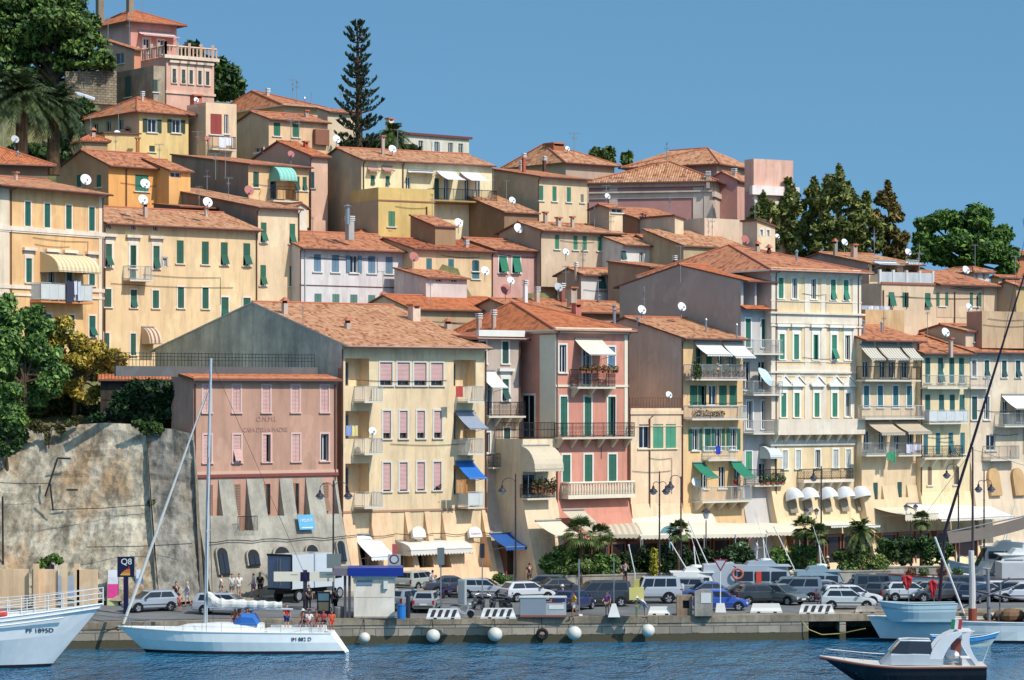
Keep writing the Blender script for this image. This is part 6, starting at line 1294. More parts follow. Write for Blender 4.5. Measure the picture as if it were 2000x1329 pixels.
# ------------------------------------------------------------------ vehicles
def gpos(x, y, z=None):
 D = 205.0
 for _ in range(6): D = (CZ - (ground_z(x, D) if z is None else z)) * F / (y - HY)
 return PZ(x, D, ground_z(x, D) if z is None else z)
TL=flat('taillamp',(176,26,30),.3); HL=flat('headlamp',(232,234,236),.2); PLATE=flat('plate',(226,226,220),.5); RIM=flat('rim',(184,186,190),.35,.5); TYRE=flat('tyre',(28,28,30),.85); CGL=glass((24,32,42),.05); TRIMB=flat('bumper',(62,62,64),.6)
def wheel_parts(root, x, y, r, w_, name='wheel'):
 hub = MB(); hub.lathe([(r * .95, -w_ * .45), (r * .95, w_ * .45)], (0, 0, 0), 18)
 def rot(mb): mb.v = [(x + px, y + pz, r + py) for px, py, pz in mb.v]
 rot(hub); wo = hub.build(name, TYRE, root)
 t = MB(); n = 18
 prof=[(r*.72,-w_/2),(r*.94,-w_/2),(r,-w_*.32),(r,w_*.32),(r*.94,w_/2),(r*.72,w_/2)]
 t.loft([[(a*math.cos(2*math.pi*j/n),a*math.sin(2*math.pi*j/n),b) for j in range(n)] for a,b in prof],caps=False); rot(t); t.build('tyre',TYRE,wo)
 sgn = 1 if y > 0 else -1; d = MB(); zf = sgn * w_ * .49
 d.loft([[(r*k*math.cos(2*math.pi*j/n),r*k*math.sin(2*math.pi*j/n),zf+sgn*e) for j in range(n)] for k,e in ((.7,-.03),(.66,.004))],caps=True)
 for j in range(5):
  a = 2 * math.pi * j / 5; d.box((-.02, -.02, 0), (.02, .02, 0)) if 0 else None
  c,s_=math.cos(a),math.sin(a); d.hexa([(c*r*.15 - s_*.05,s_*r*.15+c*.05,zf),(c*r*.62 - s_*.05,s_*r*.62+c*.05,zf),(c*r*.62+s_*.05,s_*r*.62 - c*.05,zf),(c*r*.15+s_*.05,s_*r*.15 - c*.05,zf)]+[(c*r*.15 - s_*.05,s_*r*.15+c*.05,zf+sgn*.02),(c*r*.62 - s_*.05,s_*r*.62+c*.05,zf+sgn*.02),(c*r*.62+s_*.05,s_*r*.62 - c*.05,zf+sgn*.02),(c*r*.15+s_*.05,s_*r*.15 - c*.05,zf+sgn*.02)])
 rot(d); d.build('rim', RIM, wo); return wo
CARS = {
 'hatch':dict(L=3.95,W=1.66,b=[(-1.97,.42,.72,.8),(-1.93,.3,.93,.94),(-1.5,.24,.95,1),(-.6,.22,.93,1),(.6,.22,.91,1),(.95,.22,.9,.99),(1.5,.24,.8,.96),(1.85,.28,.68,.86),(1.97,.38,.56,.72)],g=(-1.9,1.0,-1.5,.28,1.45),wx=(-1.22,1.25),r=.3,split=(-.45,)),
 'wagon':dict(L=4.5,W=1.74,b=[(-2.24,.42,.72,.82),(-2.2,.3,.92,.95),(-1.6,.24,.95,1),(0,.22,.93,1),(.85,.22,.91,1),(1.2,.22,.9,.99),(1.8,.24,.8,.95),(2.12,.28,.66,.85),(2.24,.38,.55,.7)],g=(-2.15,1.2,-1.9,.4,1.48),wx=(-1.35,1.4),r=.31,split=(-1.0,.1)),
 'sedan':dict(L=4.4,W=1.72,b=[(-2.2,.42,.76,.82),(-2.15,.3,.96,.93),(-1.5,.24,.97,.99),(-.6,.22,.94,1),(.7,.22,.92,1),(1.05,.22,.9,.99),(1.7,.24,.8,.95),(2.08,.28,.66,.85),(2.2,.38,.55,.7)],g=(-1.55,1.05,-.85,.3,1.42),wx=(-1.3,1.35),r=.31,split=(-.35,)),
 'van':dict(L=4.65,W=1.86,b=[(-2.32,.42,.8,.86),(-2.28,.3,1.08,.96),(-1.6,.25,1.1,1),(0,.24,1.1,1),(.9,.24,1.08,1),(1.4,.24,1.05,.99),(1.9,.26,.92,.94),(2.2,.3,.76,.84),(2.32,.4,.6,.7)],g=(-2.25,1.65,-2.1,.75,1.82),wx=(-1.4,1.5),r=.33,split=(-.8,.45)),
 'suv':dict(L=4.6,W=1.76,b=[(-2.3,.5,.8,.92),(-2.27,.42,1.14,.98),(-1.5,.4,1.16,1),(0,.38,1.16,1),(.6,.38,1.16,1),(.8,.38,1.14,1),(1.9,.4,1.08,.97),(2.15,.45,1.02,.95),(2.25,.5,.72,.92)],g=(-2.22,.78,-2.12,.48,1.93),wx=(-1.3,1.4),r=.39,split=(-1.1,-.15)),
}
def make_car(kind, label):
 c=CARS[kind]; root=thing('parked_car',label,'car'); W=c['W']/2; mb=MB(); rings=[]
 for x, zb, zt, k in c['b']:
  w_ = W * k; zm = zb + (zt - zb) * .45
  rings.append([(x,-w_*.86,zb),(x,-w_*.98,zb+.1),(x,-w_,zm),(x,-w_*.97,zt - .05),(x,-w_*.88,zt),(x,w_*.88,zt),(x,w_*.97,zt - .05),(x,w_,zm),(x,w_*.98,zb+.1),(x,w_*.86,zb)])
 mb.loft(rings); r = c['r']
 bo = mb.build('body', carpaint((200, 200, 200)), root)
 for wx in c['wx']:
  for s_ in (-1, 1):
   pts=[(wx+(r+.075)*math.cos(t),(r+.02)+(r+.075)*math.sin(t)) for t in [-.35+(math.pi+.7)*j/12 for j in range(13)]]
   ar=MB(); ar.loft([[(px,s_*(W - .25),pz) for px,pz in pts],[(px,s_*(W+.012),pz) for px,pz in pts]]); ar.build('wheel_arch',flat('arch',(20,20,22),.9),bo)
 b0,b1,t0,t1,H_=c['g']; zb=next(z for x,_,z,_ in c['b'] if x > -1.7) - .03; wb,wt=W*.9,W*.74
 gm=MB(); gm.hexa([(b0,-wb,zb),(b1,-wb,zb),(b1,wb,zb),(b0,wb,zb),(t0,-wt,H_ - .06),(t1,-wt,H_ - .06),(t1,wt,H_ - .06),(t0,wt,H_ - .06)])
 gm.hexa([(t0,-wt,H_ - .06),(t1,-wt,H_ - .06),(t1,wt,H_ - .06),(t0,wt,H_ - .06),(t0+.15,-wt*.85,H_),(t1 - .2,-wt*.85,H_),(t1 - .2,wt*.85,H_),(t0+.15,wt*.85,H_)])
 gm.build('cabin', carpaint((200, 200, 200)), root)
 def q(p, name, out):
  m=MB(); o=Vector(out)*.014; m.poly([Vector(v)+o for v in p]); m.build(name,CGL,root)
 def L3(a, b, t): return tuple(x + (y - x) * t for x, y in zip(a, b))
 def pane(p00,p10,p11,p01,a,b,c_,d,name,out):  # sub-rectangle of a face in (s,t)
  def at(s_, t): return L3(L3(p00, p10, s_), L3(p01, p11, s_), t)
  q([at(a, c_), at(b, c_), at(b, d), at(a, d)], name, out)
 pane((b1,-wb,zb),(b1,wb,zb),(t1,wt,H_ - .06),(t1,-wt,H_ - .06),.06,.94,.08,.95,'windscreen',(1,0,.5)); pane((b0,-wb,zb),(b0,wb,zb),(t0,wt,H_ - .06),(t0,-wt,H_ - .06),.1,.9,.22,.92,'rear_window',(-1,0,.3))
 sp_ = [b0 + .28] + list(c['split']) + [b1 - .12]
 for s_ in (-1, 1):
  for x0, x1 in zip(sp_, sp_[1:]):
   def sx(x,t):return x+((t0 - b0)*max(0,1 - (x - b0)/(b1 - b0)) ** 1*.0 if 0 else 0)
   f0, f1 = (x0 - b0) / (b1 - b0), (x1 - b0) / (b1 - b0)
   def at(f_,t):a=b0+(b1 - b0)*f_; b=t0+(t1 - t0)*f_; return (a+(b - a)*t,s_*(wb+(wt - wb)*t),zb+(H_ - .06 - zb)*t)
   q([at(f0+.012,.14),at(f1 - .012,.14),at(f1 - .012,.9),at(f0+.012,.9)],'side_window',(0,s_,.1))
  xb=c['b'][1][0]; xf=c['b'][-2][0]; zt=c['b'][1][2]; zf=c['b'][-2][2]; kb,kf=c['b'][1][3],c['b'][-2][3]
  m=MB(); hh=.34 if kind != 'suv' else .16; m.box((xb - .045,s_*W*kb*.98 - (.16 if s_ > 0 else 0),zt - hh),(xb+.12,s_*W*kb*.98+(.16 if s_ < 0 else 0)+s_*.015,zt - .06)); m.build('tail_light',TL,root)
  m=MB(); m.box((xf - .12,s_*W*kf*1.0 - (.3 if s_ > 0 else 0),zf - .2),(xf+.07,s_*W*kf*1.0+(.3 if s_ < 0 else 0),zf - .05)); m.build('headlight',HL,root)
  m=MB(); m.box((b1 - .42,s_*(W+.02) - .0,zb+.02),(b1 - .26,s_*(W+.17),zb+.16)); m.build('wing_mirror',TRIMB,root)
  for wx in c['wx']: wheel_parts(root, wx, s_ * (W - .1), r, .19)
  m=MB(); m.box((-1.6,s_*W*.99 - .01,.48),(1.6,s_*W*.99+.02*s_,.54)); m.build('side_trim',TRIMB,root)
 for x, zc in ((c['b'][0][0] - .02, .6), (c['b'][-1][0] + .012, .45)):
  m=MB(); m.box((x - .01,-.26,zc - .06),(x+.01,.26,zc+.06)); m.build('number_plate',PLATE,root)
 for x0,x1,k in ((c['b'][0][0] - .03,c['b'][0][0]+.12,c['b'][0][3]),(c['b'][-1][0] - .1,c['b'][-1][0]+.02,c['b'][-1][3])):
  m=MB(); m.box((x0,-W*k*1.02,.4),(x1,W*k*1.02,.52)); m.build('bumper',TRIMB,root)
 if kind == 'suv':m=MB(); m.lathe([(.34,-.1),(.36,0),(.34,.1)],(0,0,0),14); m.v=[(-2.42+z,x,1.05+y) for x,y,z in m.v]; m.build('spare_wheel',carpaint((200,200,200)),root)
 return root
PROTO = {}
def paint_map(col):
 pm = carpaint(col)
 def f(o, c):
  if c.name.split('.')[0] in ('body','cabin','spare_wheel'):c.material_slots[0].link='OBJECT'; c.material_slots[0].material=pm
 return f
def car(kind,x,y,head,col,label,z=None,group='cars parked along the quay',scale=1):
 p = gpos(x, y, z)
 if kind not in PROTO:
  PROTO[kind] = make_car(kind, label); r = PROTO[kind]; f = paint_map(col)
  for c in kids(r): f(c, c)
  r.location=p; r.rotation_euler=(0,0,R(head)); r['group']=group; r.scale=(scale,)*3
 else: r = dup(PROTO[kind], p, R(head), scale, label, group, paint_map(col))
 return r
SIL = (186, 190, 196)
for a in (('hatch',293,1194,212,(170,178,188),'silver hatchback at the foot of the bastion beside the fuel sign'),('wagon',442,1200,-8,(182,186,192),'silver estate car right behind the mast of the white yacht'),
 ('hatch',794,1190,62,(150,162,172),'grey blue hatchback seen from behind beside the kiosk'),('hatch',834,1194,84,(168,170,170),'silver grey hatchback seen squarely from behind, right of the kiosk'),('wagon',818,1152,58,(176,186,178),'pale green silver people carrier under the white scalloped awning'),
 ('hatch',798,1135,60,(40,44,60),'dark hatchback almost hidden under the white scalloped awning'),('hatch',946,1168,-6,(192,196,200),'silver hatchback parked behind the scooters'),('hatch',1030,1174,26,(222,224,228),'white hatchback with red tail lights behind the steel counter'),
 ('sedan',1094,1166,15,(34,38,46),'dark open saloon between the white hatchback and the black van'),('hatch',1122,1192,62,(28,46,104),'navy blue hatchback seen from behind next to the man in yellow'),('van',1170,1184,192,(26,30,42),'black people carrier beside the silver off roader'),
 ('suv',1268,1178,186,(188,194,202),'boxy silver off roader with a spare wheel at its back'),('sedan',1378,1174,192,(34,78,146),'metallic blue saloon between the off roader and the concrete pillar'),('hatch',1408,1192,-4,(20,84,196),'bright blue little car behind the concrete pillar'),
 ('hatch',1488,1180,10,(24,28,30),'black hatchback in front of the grey patrol boat'),('wagon',1520,1168,-40,(92,104,100),'grey green estate with a shiny windscreen behind the black hatchback'),('hatch',1580,1174,205,(24,36,92),'dark blue hatchback with bicycles leaning on it'),
 ('wagon',1662,1170,6,(236,234,236),'white estate car behind the pale silver three door'),('hatch',1657,1190,-4,(206,216,214),'pale silver three door car beside the striped barrier'),('suv',1722,1160,2,(54,66,76),'dark teal off roader behind the white estate'),
 ('hatch',1724,1174,60,(62,66,72),'charcoal hatchback behind the bonnet of the pale silver three door'),('hatch',1776,1174,4,(206,216,220),'light silver hatchback behind the blue tender'),('sedan',1808,1160,178,(150,168,176),'greyish saloon under the red rags'),
 ('hatch',1862,1174,-5,(238,236,238),'white bubble shaped car between the red rags and the derrick'),('van',1868,1160,184,(26,34,66),'dark blue people carrier behind the white bubble shaped car'),('hatch',1952,1172,-4,(230,228,234),'white hatchback right of the derrick mast'),('wagon',1998,1176,178,(222,224,230),'white estate car cut by the frame edge'),('hatch',1334,1166,170,(150,156,160),'grey hatchback squeezed behind the spare wheel of the off roader'),('sedan',1448,1164,185,(46,50,60),'dark grey saloon behind the black hatchback'),('van',1546,1163,178,(120,136,150),'steel blue people carrier behind the dark blue hatchback'),('wagon',1616,1160,4,(160,164,166),'grey estate in the back row beneath the palm hedge'),
 ('sedan',1688,1159,184,(36,44,84),'navy saloon in the back row next to the teal off roader'),('hatch',1758,1160,60,(110,40,44),'dark red hatchback in the back row left of the red rags'),('wagon',1835,1163,186,(70,76,84),'slate grey estate behind the two red rags'),('sedan',1926,1162,4,(180,184,190),'silver saloon behind the derrick mast'),('hatch',1972,1163,160,(44,48,56),'black hatchback in the back row near the frame edge'),('hatch',1060,1160,170,(90,98,104),'grey hatchback partly behind the white one with red tail lights'),('sedan',886,1162,8,(54,60,76),'dark saloon behind the purple scooter'),
 ('hatch', 1905, 1165, 60, (40, 52, 86), 'blue car half hidden by the derrick mast')):
 car(*a)
car('wagon',1780,1092,30,(176,186,190),'silver estate car alone on the promenade by the laurel hedge',z=2.36,group='cars parked on the promenade')
def lorry():
 t=thing('box_lorry','white box lorry with grey rear doors standing behind the fuel pump','lorry',(0,0,0)); PW=carpaint((226,232,236))
 mb=MB(); mb.box((-3.2,-1.15,.95),(1.6,1.15,3.35)); mb.build('cargo_box',PW,t)
 for s_ in (-1,1):m=MB(); m.box((-3.24,.03 if s_ > 0 else -1.08,1.02),(-3.2,1.08 if s_ > 0 else -.03,3.25)); d=m.build('rear_door',flat('greydoor',(112,126,146),.5),t); m=MB(); m.box((-3.28,s_*.12 - .02,1.2),(-3.24,s_*.12+.02,3.1)); m.build('door_bar',METAL,d)
 m=MB(); m.box((-3.23,-1.15,.85),(-3.15,1.15,1.0)); m.box((-3.26,-1.17,3.25),(-3.18,1.17,3.4)); m.box((-3.26,-1.2,1),(-3.18,-1.1,3.3)); m.build('door_frame',DARK,t)
 m=MB(); m.box((-.4,-1.17,1.6),(.9,-1.15,3.1)); m.build('side_hatch',flat('hatchw',(206,214,220)),t)
 m=MB(); pr=[(1.7,.6),(3.5,.6),(3.55,1.3),(3.1,1.45),(2.6,2.35),(1.7,2.4)]; m.loft([[(x,-1.0,z) for x,z in pr],[(x,1.0,z) for x,z in pr]]); cb_=m.build('cab',PW,t)
 for s_ in (-1,1):m=MB(); m.poly([(1.85,s_*1.012,1.45),(2.9,s_*1.012,1.5),(2.5,s_*1.012,2.2),(1.85,s_*1.012,2.2)]); m.build('side_window',CGL,cb_); m=MB(); m.box((3.5,s_*.85 - .12,.8),(3.58,s_*.85+.12,1.05)); m.build('headlight',HL,cb_)
 m=MB(); m.poly([(3.09,-.9,1.5),(3.09,.9,1.5),(2.66,.85,2.28),(2.66,-.85,2.28)]); m.build('windscreen',CGL,cb_)
 m = MB(); m.box((-3.1, -.5, .6), (3.3, .5, .95)); m.build('chassis', DARK, t)
 for x in (-2.2, 2.6):
  for s_ in (-1, 1): wheel_parts(t, x, s_ * .92, .42, .26)
 t.location=gpos(600,1172); t.rotation_euler=(0,0,R(55)); t.scale=(.98,.98,1.02)
lorry()
def make_scooter(label, col):
 t = thing('motor_scooter', label, 'scooter'); pm = carpaint(col)
 for x in (-.62, .62): wheel_parts(t, x, .001, .24, .11)
 m=MB(); pr=[(-.8,.5,.08),(-.75,.72,.15),(-.3,.74,.17),(-.1,.45,.18),(.3,.32,.18),(.42,.5,.17),(.5,.95,.12)]
 m.loft([[(x,-w_,z - .12),(x,-w_,z),(x,w_,z),(x,w_,z - .12)] for x,z,w_ in pr]); m.build('body',pm,t)
 m=MB(); m.loft([[(x,-w_,z - .06),(x,-w_,z),(x,w_,z),(x,w_,z - .06)] for x,z,w_ in ((-.8,.8,.08),(-.5,.84,.15),(-.1,.8,.12))]); m.build('saddle',RUBBER,t)
 m=MB(); m.tube([(.62,0,.24),(.5,0,.95),(.46,0,1.02)],.035,6); m.tube([(.44,-.3,1.05),(.48,0,1.0),(.44,.3,1.05)],.022,6); m.build('fork',METAL,t)
 m = MB(); m.ell((.56, 0, .9), (.09, .08, .08), 8, 5); m.build('headlight', HL, t)
 m=MB(); m.loft([[(x,-.09,z),(x,.09,z),(x,.09,z+.03),(x,-.09,z+.03)] for x,z in ((.38,.42),(.62,.53),(.85,.4))]); m.build('mudguard',pm,t)
 m = MB()
 for s_ in (-1,1):m.tube([(.47,s_*.18,1.02),(.45,s_*.26,1.2)],.012,4); m.ell((.45,s_*.28,1.24),(.02,.07,.05),6,4)
 m.build('mirrors', RUBBER, t)
 return t
SC0=make_scooter('silver white scooter parked side on before the striped barriers',(208,210,214)); SC0.location=gpos(902,1206); SC0.rotation_euler=(0,0,R(-12)); SC0['group']='scooters on the quay'
for x,y,hd,col,lab in ((872,1168,70,(60,40,90),'purple scooter behind the grey sign post'),(934,1190,120,(40,44,56),'dark scooter behind the grey cabinet'),(962,1192,100,(34,34,40),'black scooter with a top box, middle of the row'),(988,1194,60,(30,32,44),'black scooter nearest the steel counter'),(1068,1170,200,(120,124,130),'grey scooter behind the steel counter')):
 dup(SC0, gpos(x, y), R(hd), None, lab, 'scooters on the quay', paint_map(col))
def make_bike(label):
 t = thing('bicycle', label, 'bicycle')
 for x in (-.52, .52):
  m=MB(); n=20; m.tube([(x+.33*math.cos(2*math.pi*j/n),0,.33+.33*math.sin(2*math.pi*j/n)) for j in range(n+1)],.018,5)
  for j in range(8):a=math.pi*j/8; m.tube([(x+.32*math.cos(a),0,.33+.32*math.sin(a)),(x - .32*math.cos(a),0,.33 - .32*math.sin(a))],.004,3)
  m.build('wheel', TYRE, t)
 m = MB()
 for a,b in (((-.52,.33),(-.15,.85)),((-.52,.33),(-.05,.3)),((-.05,.3),(-.18,.95)),((-.05,.3),(.38,.78)),((-.14,.8),(.36,.85)),((.52,.33),(.34,1.0))):m.tube([(a[0],0,a[1]),(b[0],0,b[1])],.02,5)
 m.build('frame',flat('bikeframe',(150,40,60),.4),t); m=MB(); m.ell((-.2,0,.98),(.13,.07,.04),8,4); m.build('saddle',RUBBER,t); m=MB(); m.tube([(.3,-.28,1.02),(.36,0,1.02),(.3,.28,1.02)],.018,5); m.build('handlebar',METAL,t); return t
B0=make_bike('bicycle leaning at the front of the dark blue hatchback'); B0.location=gpos(1552,1176); B0.rotation_euler=(0,0,R(70)); B0['group']='bicycles by the dark blue car'
dup(B0,gpos(1594,1178),R(95),None,'bicycle standing at the rear of the dark blue hatchback','bicycles by the dark blue car')

# ------------------------------------------------------------------ quay furniture
CONCW=flat('concw',(226,222,212),.9); CONCG=stone((190,180,162),(150,140,126),3,None,.02); BLK=flat('blackstripe',(40,38,44),.7)
def barrier(x0, x1, y0, y1, label, striped, mat=None):
 a=gpos(x0,y1); b=gpos(x1,y1); k=a.y/F; hgt=(y1 - y0)*k; d=(b - a); ln=d.length; u=d.normalized(); n=Vector((u.y,-u.x,0))
 t=thing('concrete_barrier',label,'barrier',a+d*.5,'barriers along the quay edge'); f=Face(a,u,n); mb=MB()
 pr=[(-.3,0),(.3,0),(.3,.12),(.14,hgt*.55),(.09,hgt),(-.09,hgt),(-.14,hgt*.55),(-.3,.12)]; sl_=.22
 mb.loft([[f.pt(sl_*z/hgt*e+o,z,w_) for w_,z in pr] for o,e in ((0,1),(ln,-1))]); mb.build('block',mat or CONCW,t)
 if striped:
  for j in range(4):
   c=ln*(.2+.2*j); m=MB(); m.poly([f.pt(c - .16,.2,.285),f.pt(c+.1,.2,.285),f.pt(c+.26,hgt*.92,.115),f.pt(c,hgt*.92,.115)]) if 0 else m.hexa([f.pt(c - .18,.16,.31),f.pt(c+.06,.16,.31),f.pt(c+.06,.16,.26),f.pt(c - .18,.16,.26),f.pt(c,hgt*.9,.125),f.pt(c+.24,hgt*.9,.125),f.pt(c+.24,hgt*.9,.08),f.pt(c,hgt*.9,.08)]); m.build('black_stripe',BLK,t)
 for e in (.22,.72):m=MB(); m.fbox(f,ln*e,ln*e+.22,0,.1,.25,.315); m.build('drain_slot',BLK,t)
 return t
barrier(832,900,1189,1209,'striped black and white barrier beside the kiosk, behind the silver white scooter',True); barrier(938,1008,1188,1208,'striped black and white barrier left of the steel counter',True); barrier(1559,1630,1181,1199,'striped black and white barrier in front of the pale silver three door car',True)
barrier(1264,1312,1185,1201,'plain white barrier right of the yellow box',False); barrier(1464,1528,1179,1197,'plain white barrier below the black hatchback',False); barrier(1668,1712,1184,1198,'plain grey white barrier at the end of the quay',False,CONCG)
def simple(name, label, cat, x, y, parts, rz=0, z=None, group=None):
 p = gpos(x, y, z); t = thing(name, label, cat, (0, 0, 0), group)
 for nme, mat, fn in parts: m = MB(); fn(m); m.build(nme, mat, t)
 t.location = p; t.rotation_euler = (0, 0, R(rz)); return t
def ksk():
 k = 196.5 / F; w_ = 86 * k; p = gpos(684, 1208)
 t=thing('fuel_kiosk','cream fuel station kiosk with a dark blue canopy edge on the quay','kiosk',p); f=Face(p,(1,.05,0),(.05,-1,0)); CRM=plaster((242,232,204),.3)
 m=MB(); m.fbox(f,.25,w_,0,2.75,-2.4,0); m.build('cabin',CRM,t); m=MB(); m.fbox(f,-.15,w_+.6,2.9,3.45,-2.6,.35); m.build('canopy_edge',flat('kblue',(22,50,142),.4),t)
 m=MB(); m.fbox(f,-1.1,-.15,2.92,3.42,-2.6,.3); m.build('canopy_end',flat('kgrey',(120,112,116),.5),t); m=MB(); m.fbox(f,.1,w_+.2,2.75,2.9,-2.5,.2); m.build('roof_slab',flat('kslab',(206,204,196)),t)
 m=MB(); m.fbox(f,.45,1.5,2.25,2.6,0,.05); m.build('vent_window',flat('kwin',(126,140,154),.3),t)
 for u in (-.35,-.05):m=MB(); m.fbox(f,u - .09,u+.09,0,2.92,-.3,-.1); m.build('post',flat('kpost',(82,76,78),.5),t)
 m=MB(); m.fbox(f,w_ - .75,w_ - .45,2.0,2.55,0,.2); m.build('lamp_box',CONCW,t); m=MB(); m.fbox(f,.3,w_,0,.12,0,.08); m.build('plinth',CONCG,t)
 m=MB(); m.fbox(f,.35,w_ - .1,1.42,1.46,0,.015); m.build('panel_joint',flat('kjoint',(200,190,166)),t)
ksk()
simple('waste_drum','bright blue waste drum beside the kiosk','bin',784,1209,[('drum',flat('drumblue',(28,126,200),.5),lambda m:m.lathe([(.27,0),(.29,.3),(.3,.9)],(0,0,0),14)),('rim',flat('drumblue2',(20,96,170),.5),lambda m:m.lathe([(.31,.88),(.33,.92),(.31,.96),(.02,.93)],(0,0,0),14))])
simple('mooring_bollard','dark iron bollard cylinder between the blue drum and the striped barrier','bollard',797,1207,[('post',flat('dkpost',(44,44,58)),lambda m:m.lathe([(.16,0),(.15,1.55),(.02,1.6)],(0,0,0),10))])
def fuel_sign():
 p=gpos(246,1200); k=p.y/F; t=thing('fuel_sign','dark navy fuel sign on a post with a striped orange sail emblem','sign',p); f=Face(p,(1,0,0),(0,-1,0)); NV=flat('navy',(28,24,62),.4)
 m=MB(); m.fbox(f,-.16,.16,0,2.7,-.1,.1); m.build('post',NV,t); m=MB(); m.fbox(f,-.58,.58,2.55,3.95,-.12,.12); b=m.build('panel',NV,t); face_text('Q8',f,.05,3.6,.13,.72,WHITE,t)
 for j in range(7):
  z0=2.68+j*.092; a=-.36+.05*j+.035*j*j*.35; c=.3; m=MB(); m.fbox(f,min(a,.2),c - .01*(j > 4)*j,z0,z0+.065,.12,.135); m.build('sail_stripe',flat('sail%d' % j,((250,190,70),(246,170,50),(240,150,44),(236,130,44),(228,112,50),(214,96,60),(196,84,70))[j],.5),t)
fuel_sign()
def board(x, y, w_, h_, cols, label, lean=.15, z=None):
 p=gpos(x,y,z); t=thing('display_board',label,'display board',p); f=Face(p,(1,0,0),(0,-1,0)); n=len(cols)
 for j, c in enumerate(cols):
  z0,z1=h_*j/n,h_*(j+1)/n; m=MB(); g=f.pt; m.hexa([g(-w_/2,z0,.04 - lean*z0),g(w_/2,z0,.04 - lean*z0),g(w_/2,z0,-lean*z0),g(-w_/2,z0,-lean*z0),g(-w_/2,z1,.04 - lean*z1),g(w_/2,z1,.04 - lean*z1),g(w_/2,z1,-lean*z1),g(-w_/2,z1,-lean*z1)]); m.build('panel',cloth(c),t)
 m = MB()
 for u in (-w_/2,w_/2):m.tube([f.pt(u,0,.05),f.pt(u,h_,.05 - lean*h_)],.025,5)
 m.build('frame', METAL, t)
board(220,1183,.8,2.5,[(206,214,150),(236,60,150),(236,60,150),(224,224,230),(236,236,236)],'pink and white advertising board left of the fuel sign'); board(272,1182,.5,2.5,[(226,230,240),(236,236,240),(60,150,220),(236,238,244)],'white and blue beach flag right of the fuel sign',.05)
board(175,1180,.55,2.4,[(232,232,236),(206,210,220),(40,44,90),(30,32,60)],'navy and white folded banner on the ochre wall behind the ship rail',.1); board(130,1180,1.6,2.0,[(150,170,196),(166,182,206),(176,186,200)],'row of pale blue clothes hung on the ochre wall behind the ship rail',.05); board(96,1180,.7,2.8,[(70,70,84),(56,58,90),(34,36,62),(28,30,52)],'dark blue clothes hung on the ochre wall near the white cylinder',.05)
simple('red_skip','orange red skip standing at the foot of the grey buttress','skip',316,1166,[('tub',flat('skipred',(214,70,44),.6),lambda m:m.hexa([(-.45,-.4,.1),(.45,-.4,.1),(.45,.4,.1),(-.45,.4,.1),(-.6,-.5,1.5),(.7,-.5,1.7),(.7,.5,1.7),(-.6,.5,1.5)])),('lip',flat('skipdk',(150,44,34)),lambda m:m.box((-.66,-.55,1.48),(.72,-.45,1.62)))])
def pump():
 p=gpos(632,1200); t=thing('fuel_pump','fuel pump with a lit glass head standing right of the yacht cockpit','fuel pump',p); f=Face(p,(1,0,0),(0,-1,0))
 m=MB(); m.fbox(f,-.45,.45,0,1.55,-.3,.2); m.build('cabinet',flat('pumpdk',(60,56,62),.5),t); m=MB(); m.fbox(f,-.34,.36,.25,.85,.2,.24); m.build('front_panel',flat('pumporg',(226,186,130),.5),t); m=MB(); m.fbox(f,-.36,.38,.95,1.45,.2,.24); m.build('display',flat('pumpdisp',(176,206,200),.3),t)
 m=MB(); m.tube([f.pt(.47,1.2,0),f.pt(.62,.8,.1),f.pt(.58,.3,.12),f.pt(.47,.5,.05)],.03,5); m.build('hose',RUBBER,t)
 p2=gpos(596,1190); t=thing('station_sign_arm','T shaped post carrying two cream sign boards in front of the lorry','sign',p2); f=Face(p2,(1,0,0),(0,-1,0)); CRB=flat('crboard',(240,232,206),.5)
 m=MB(); m.fbox(f,-.14,.14,0,2.75,-.1,.1); m.build('post',flat('pumpdk',(60,56,62),.5),t)
 for a,b in ((-2.2,-.32),(.32,2.1)):m=MB(); m.fbox(f,a,b,1.95,2.62,-.12,.12); bo=m.build('sign_board',CRB,t); m=MB(); c=(a+b)/2+.5; m.fbox(f,c - .25,c+.25,2.4,2.44,.12,.13); m.build('small_print',flat('ink',(120,116,110)),bo)
 m=MB(); m.fbox(f,-.32,.32,1.95,2.6,-.14,.14); m.build('centre_box',flat('navy',(28,24,62),.4),t)
pump()
simple('concrete_planter','round grey concrete planter between pump and kiosk','planter',664,1206,[('tub',CONCG,lambda m:m.lathe([(.33,0),(.4,.7),(.36,.74),(.05,.6)],(0,0,0),14))])
def counter():
 a=gpos(1016,1206); f=Face(a,(1,.03,0),(.03,-1,0)); k=a.y/F; w_=90*k; t=thing('steel_counter','stainless steel market counter with an open rail frame at its right half','counter',a+Vector((w_/2,0,0))); ST_=flat('steel',(170,172,172),.4,.5)
 m=MB(); m.fbox(f,0,w_*.56,.1,1.33,-1.1,0); m.build('cabinet',ST_,t); m=MB(); m.fbox(f,w_*.56,w_,.1,.95,-1.1,0); m.build('shelf_cabinet',flat('steel2',(190,188,182),.5,.3),t); m=MB(); m.fbox(f,-.02,w_+.02,0,.14,-1.1,.03); m.build('plinth',flat('rustplinth',(150,84,62),.8),t)
 m=MB(); m.fbox(f,-.05,w_+.05,1.33,1.4,-1.15,.05); m.build('top_rail',flat('steel3',(216,214,206),.4),t)
 m=MB(); m.fbox(f,w_ - .07,w_,.95,1.33,-.07,0); m.build('post',ST_,t); m=MB(); m.fbox(f,w_*.62,w_*.95,.55,.85,0,.03); m.build('panel',CONCW,t)
counter()
simple('grey_cabinet','tall grey utility cabinet among the scooters','cabinet',903,1182,[('cabinet',flat('cabg',(176,186,186),.5),lambda m:m.box((-.26,-.2,0),(.26,.2,1.85))),('side_door',flat('cabd',(150,160,160),.5),lambda m:m.box((-.22,-.22,.15),(.22,-.2,1.7)))],-20)
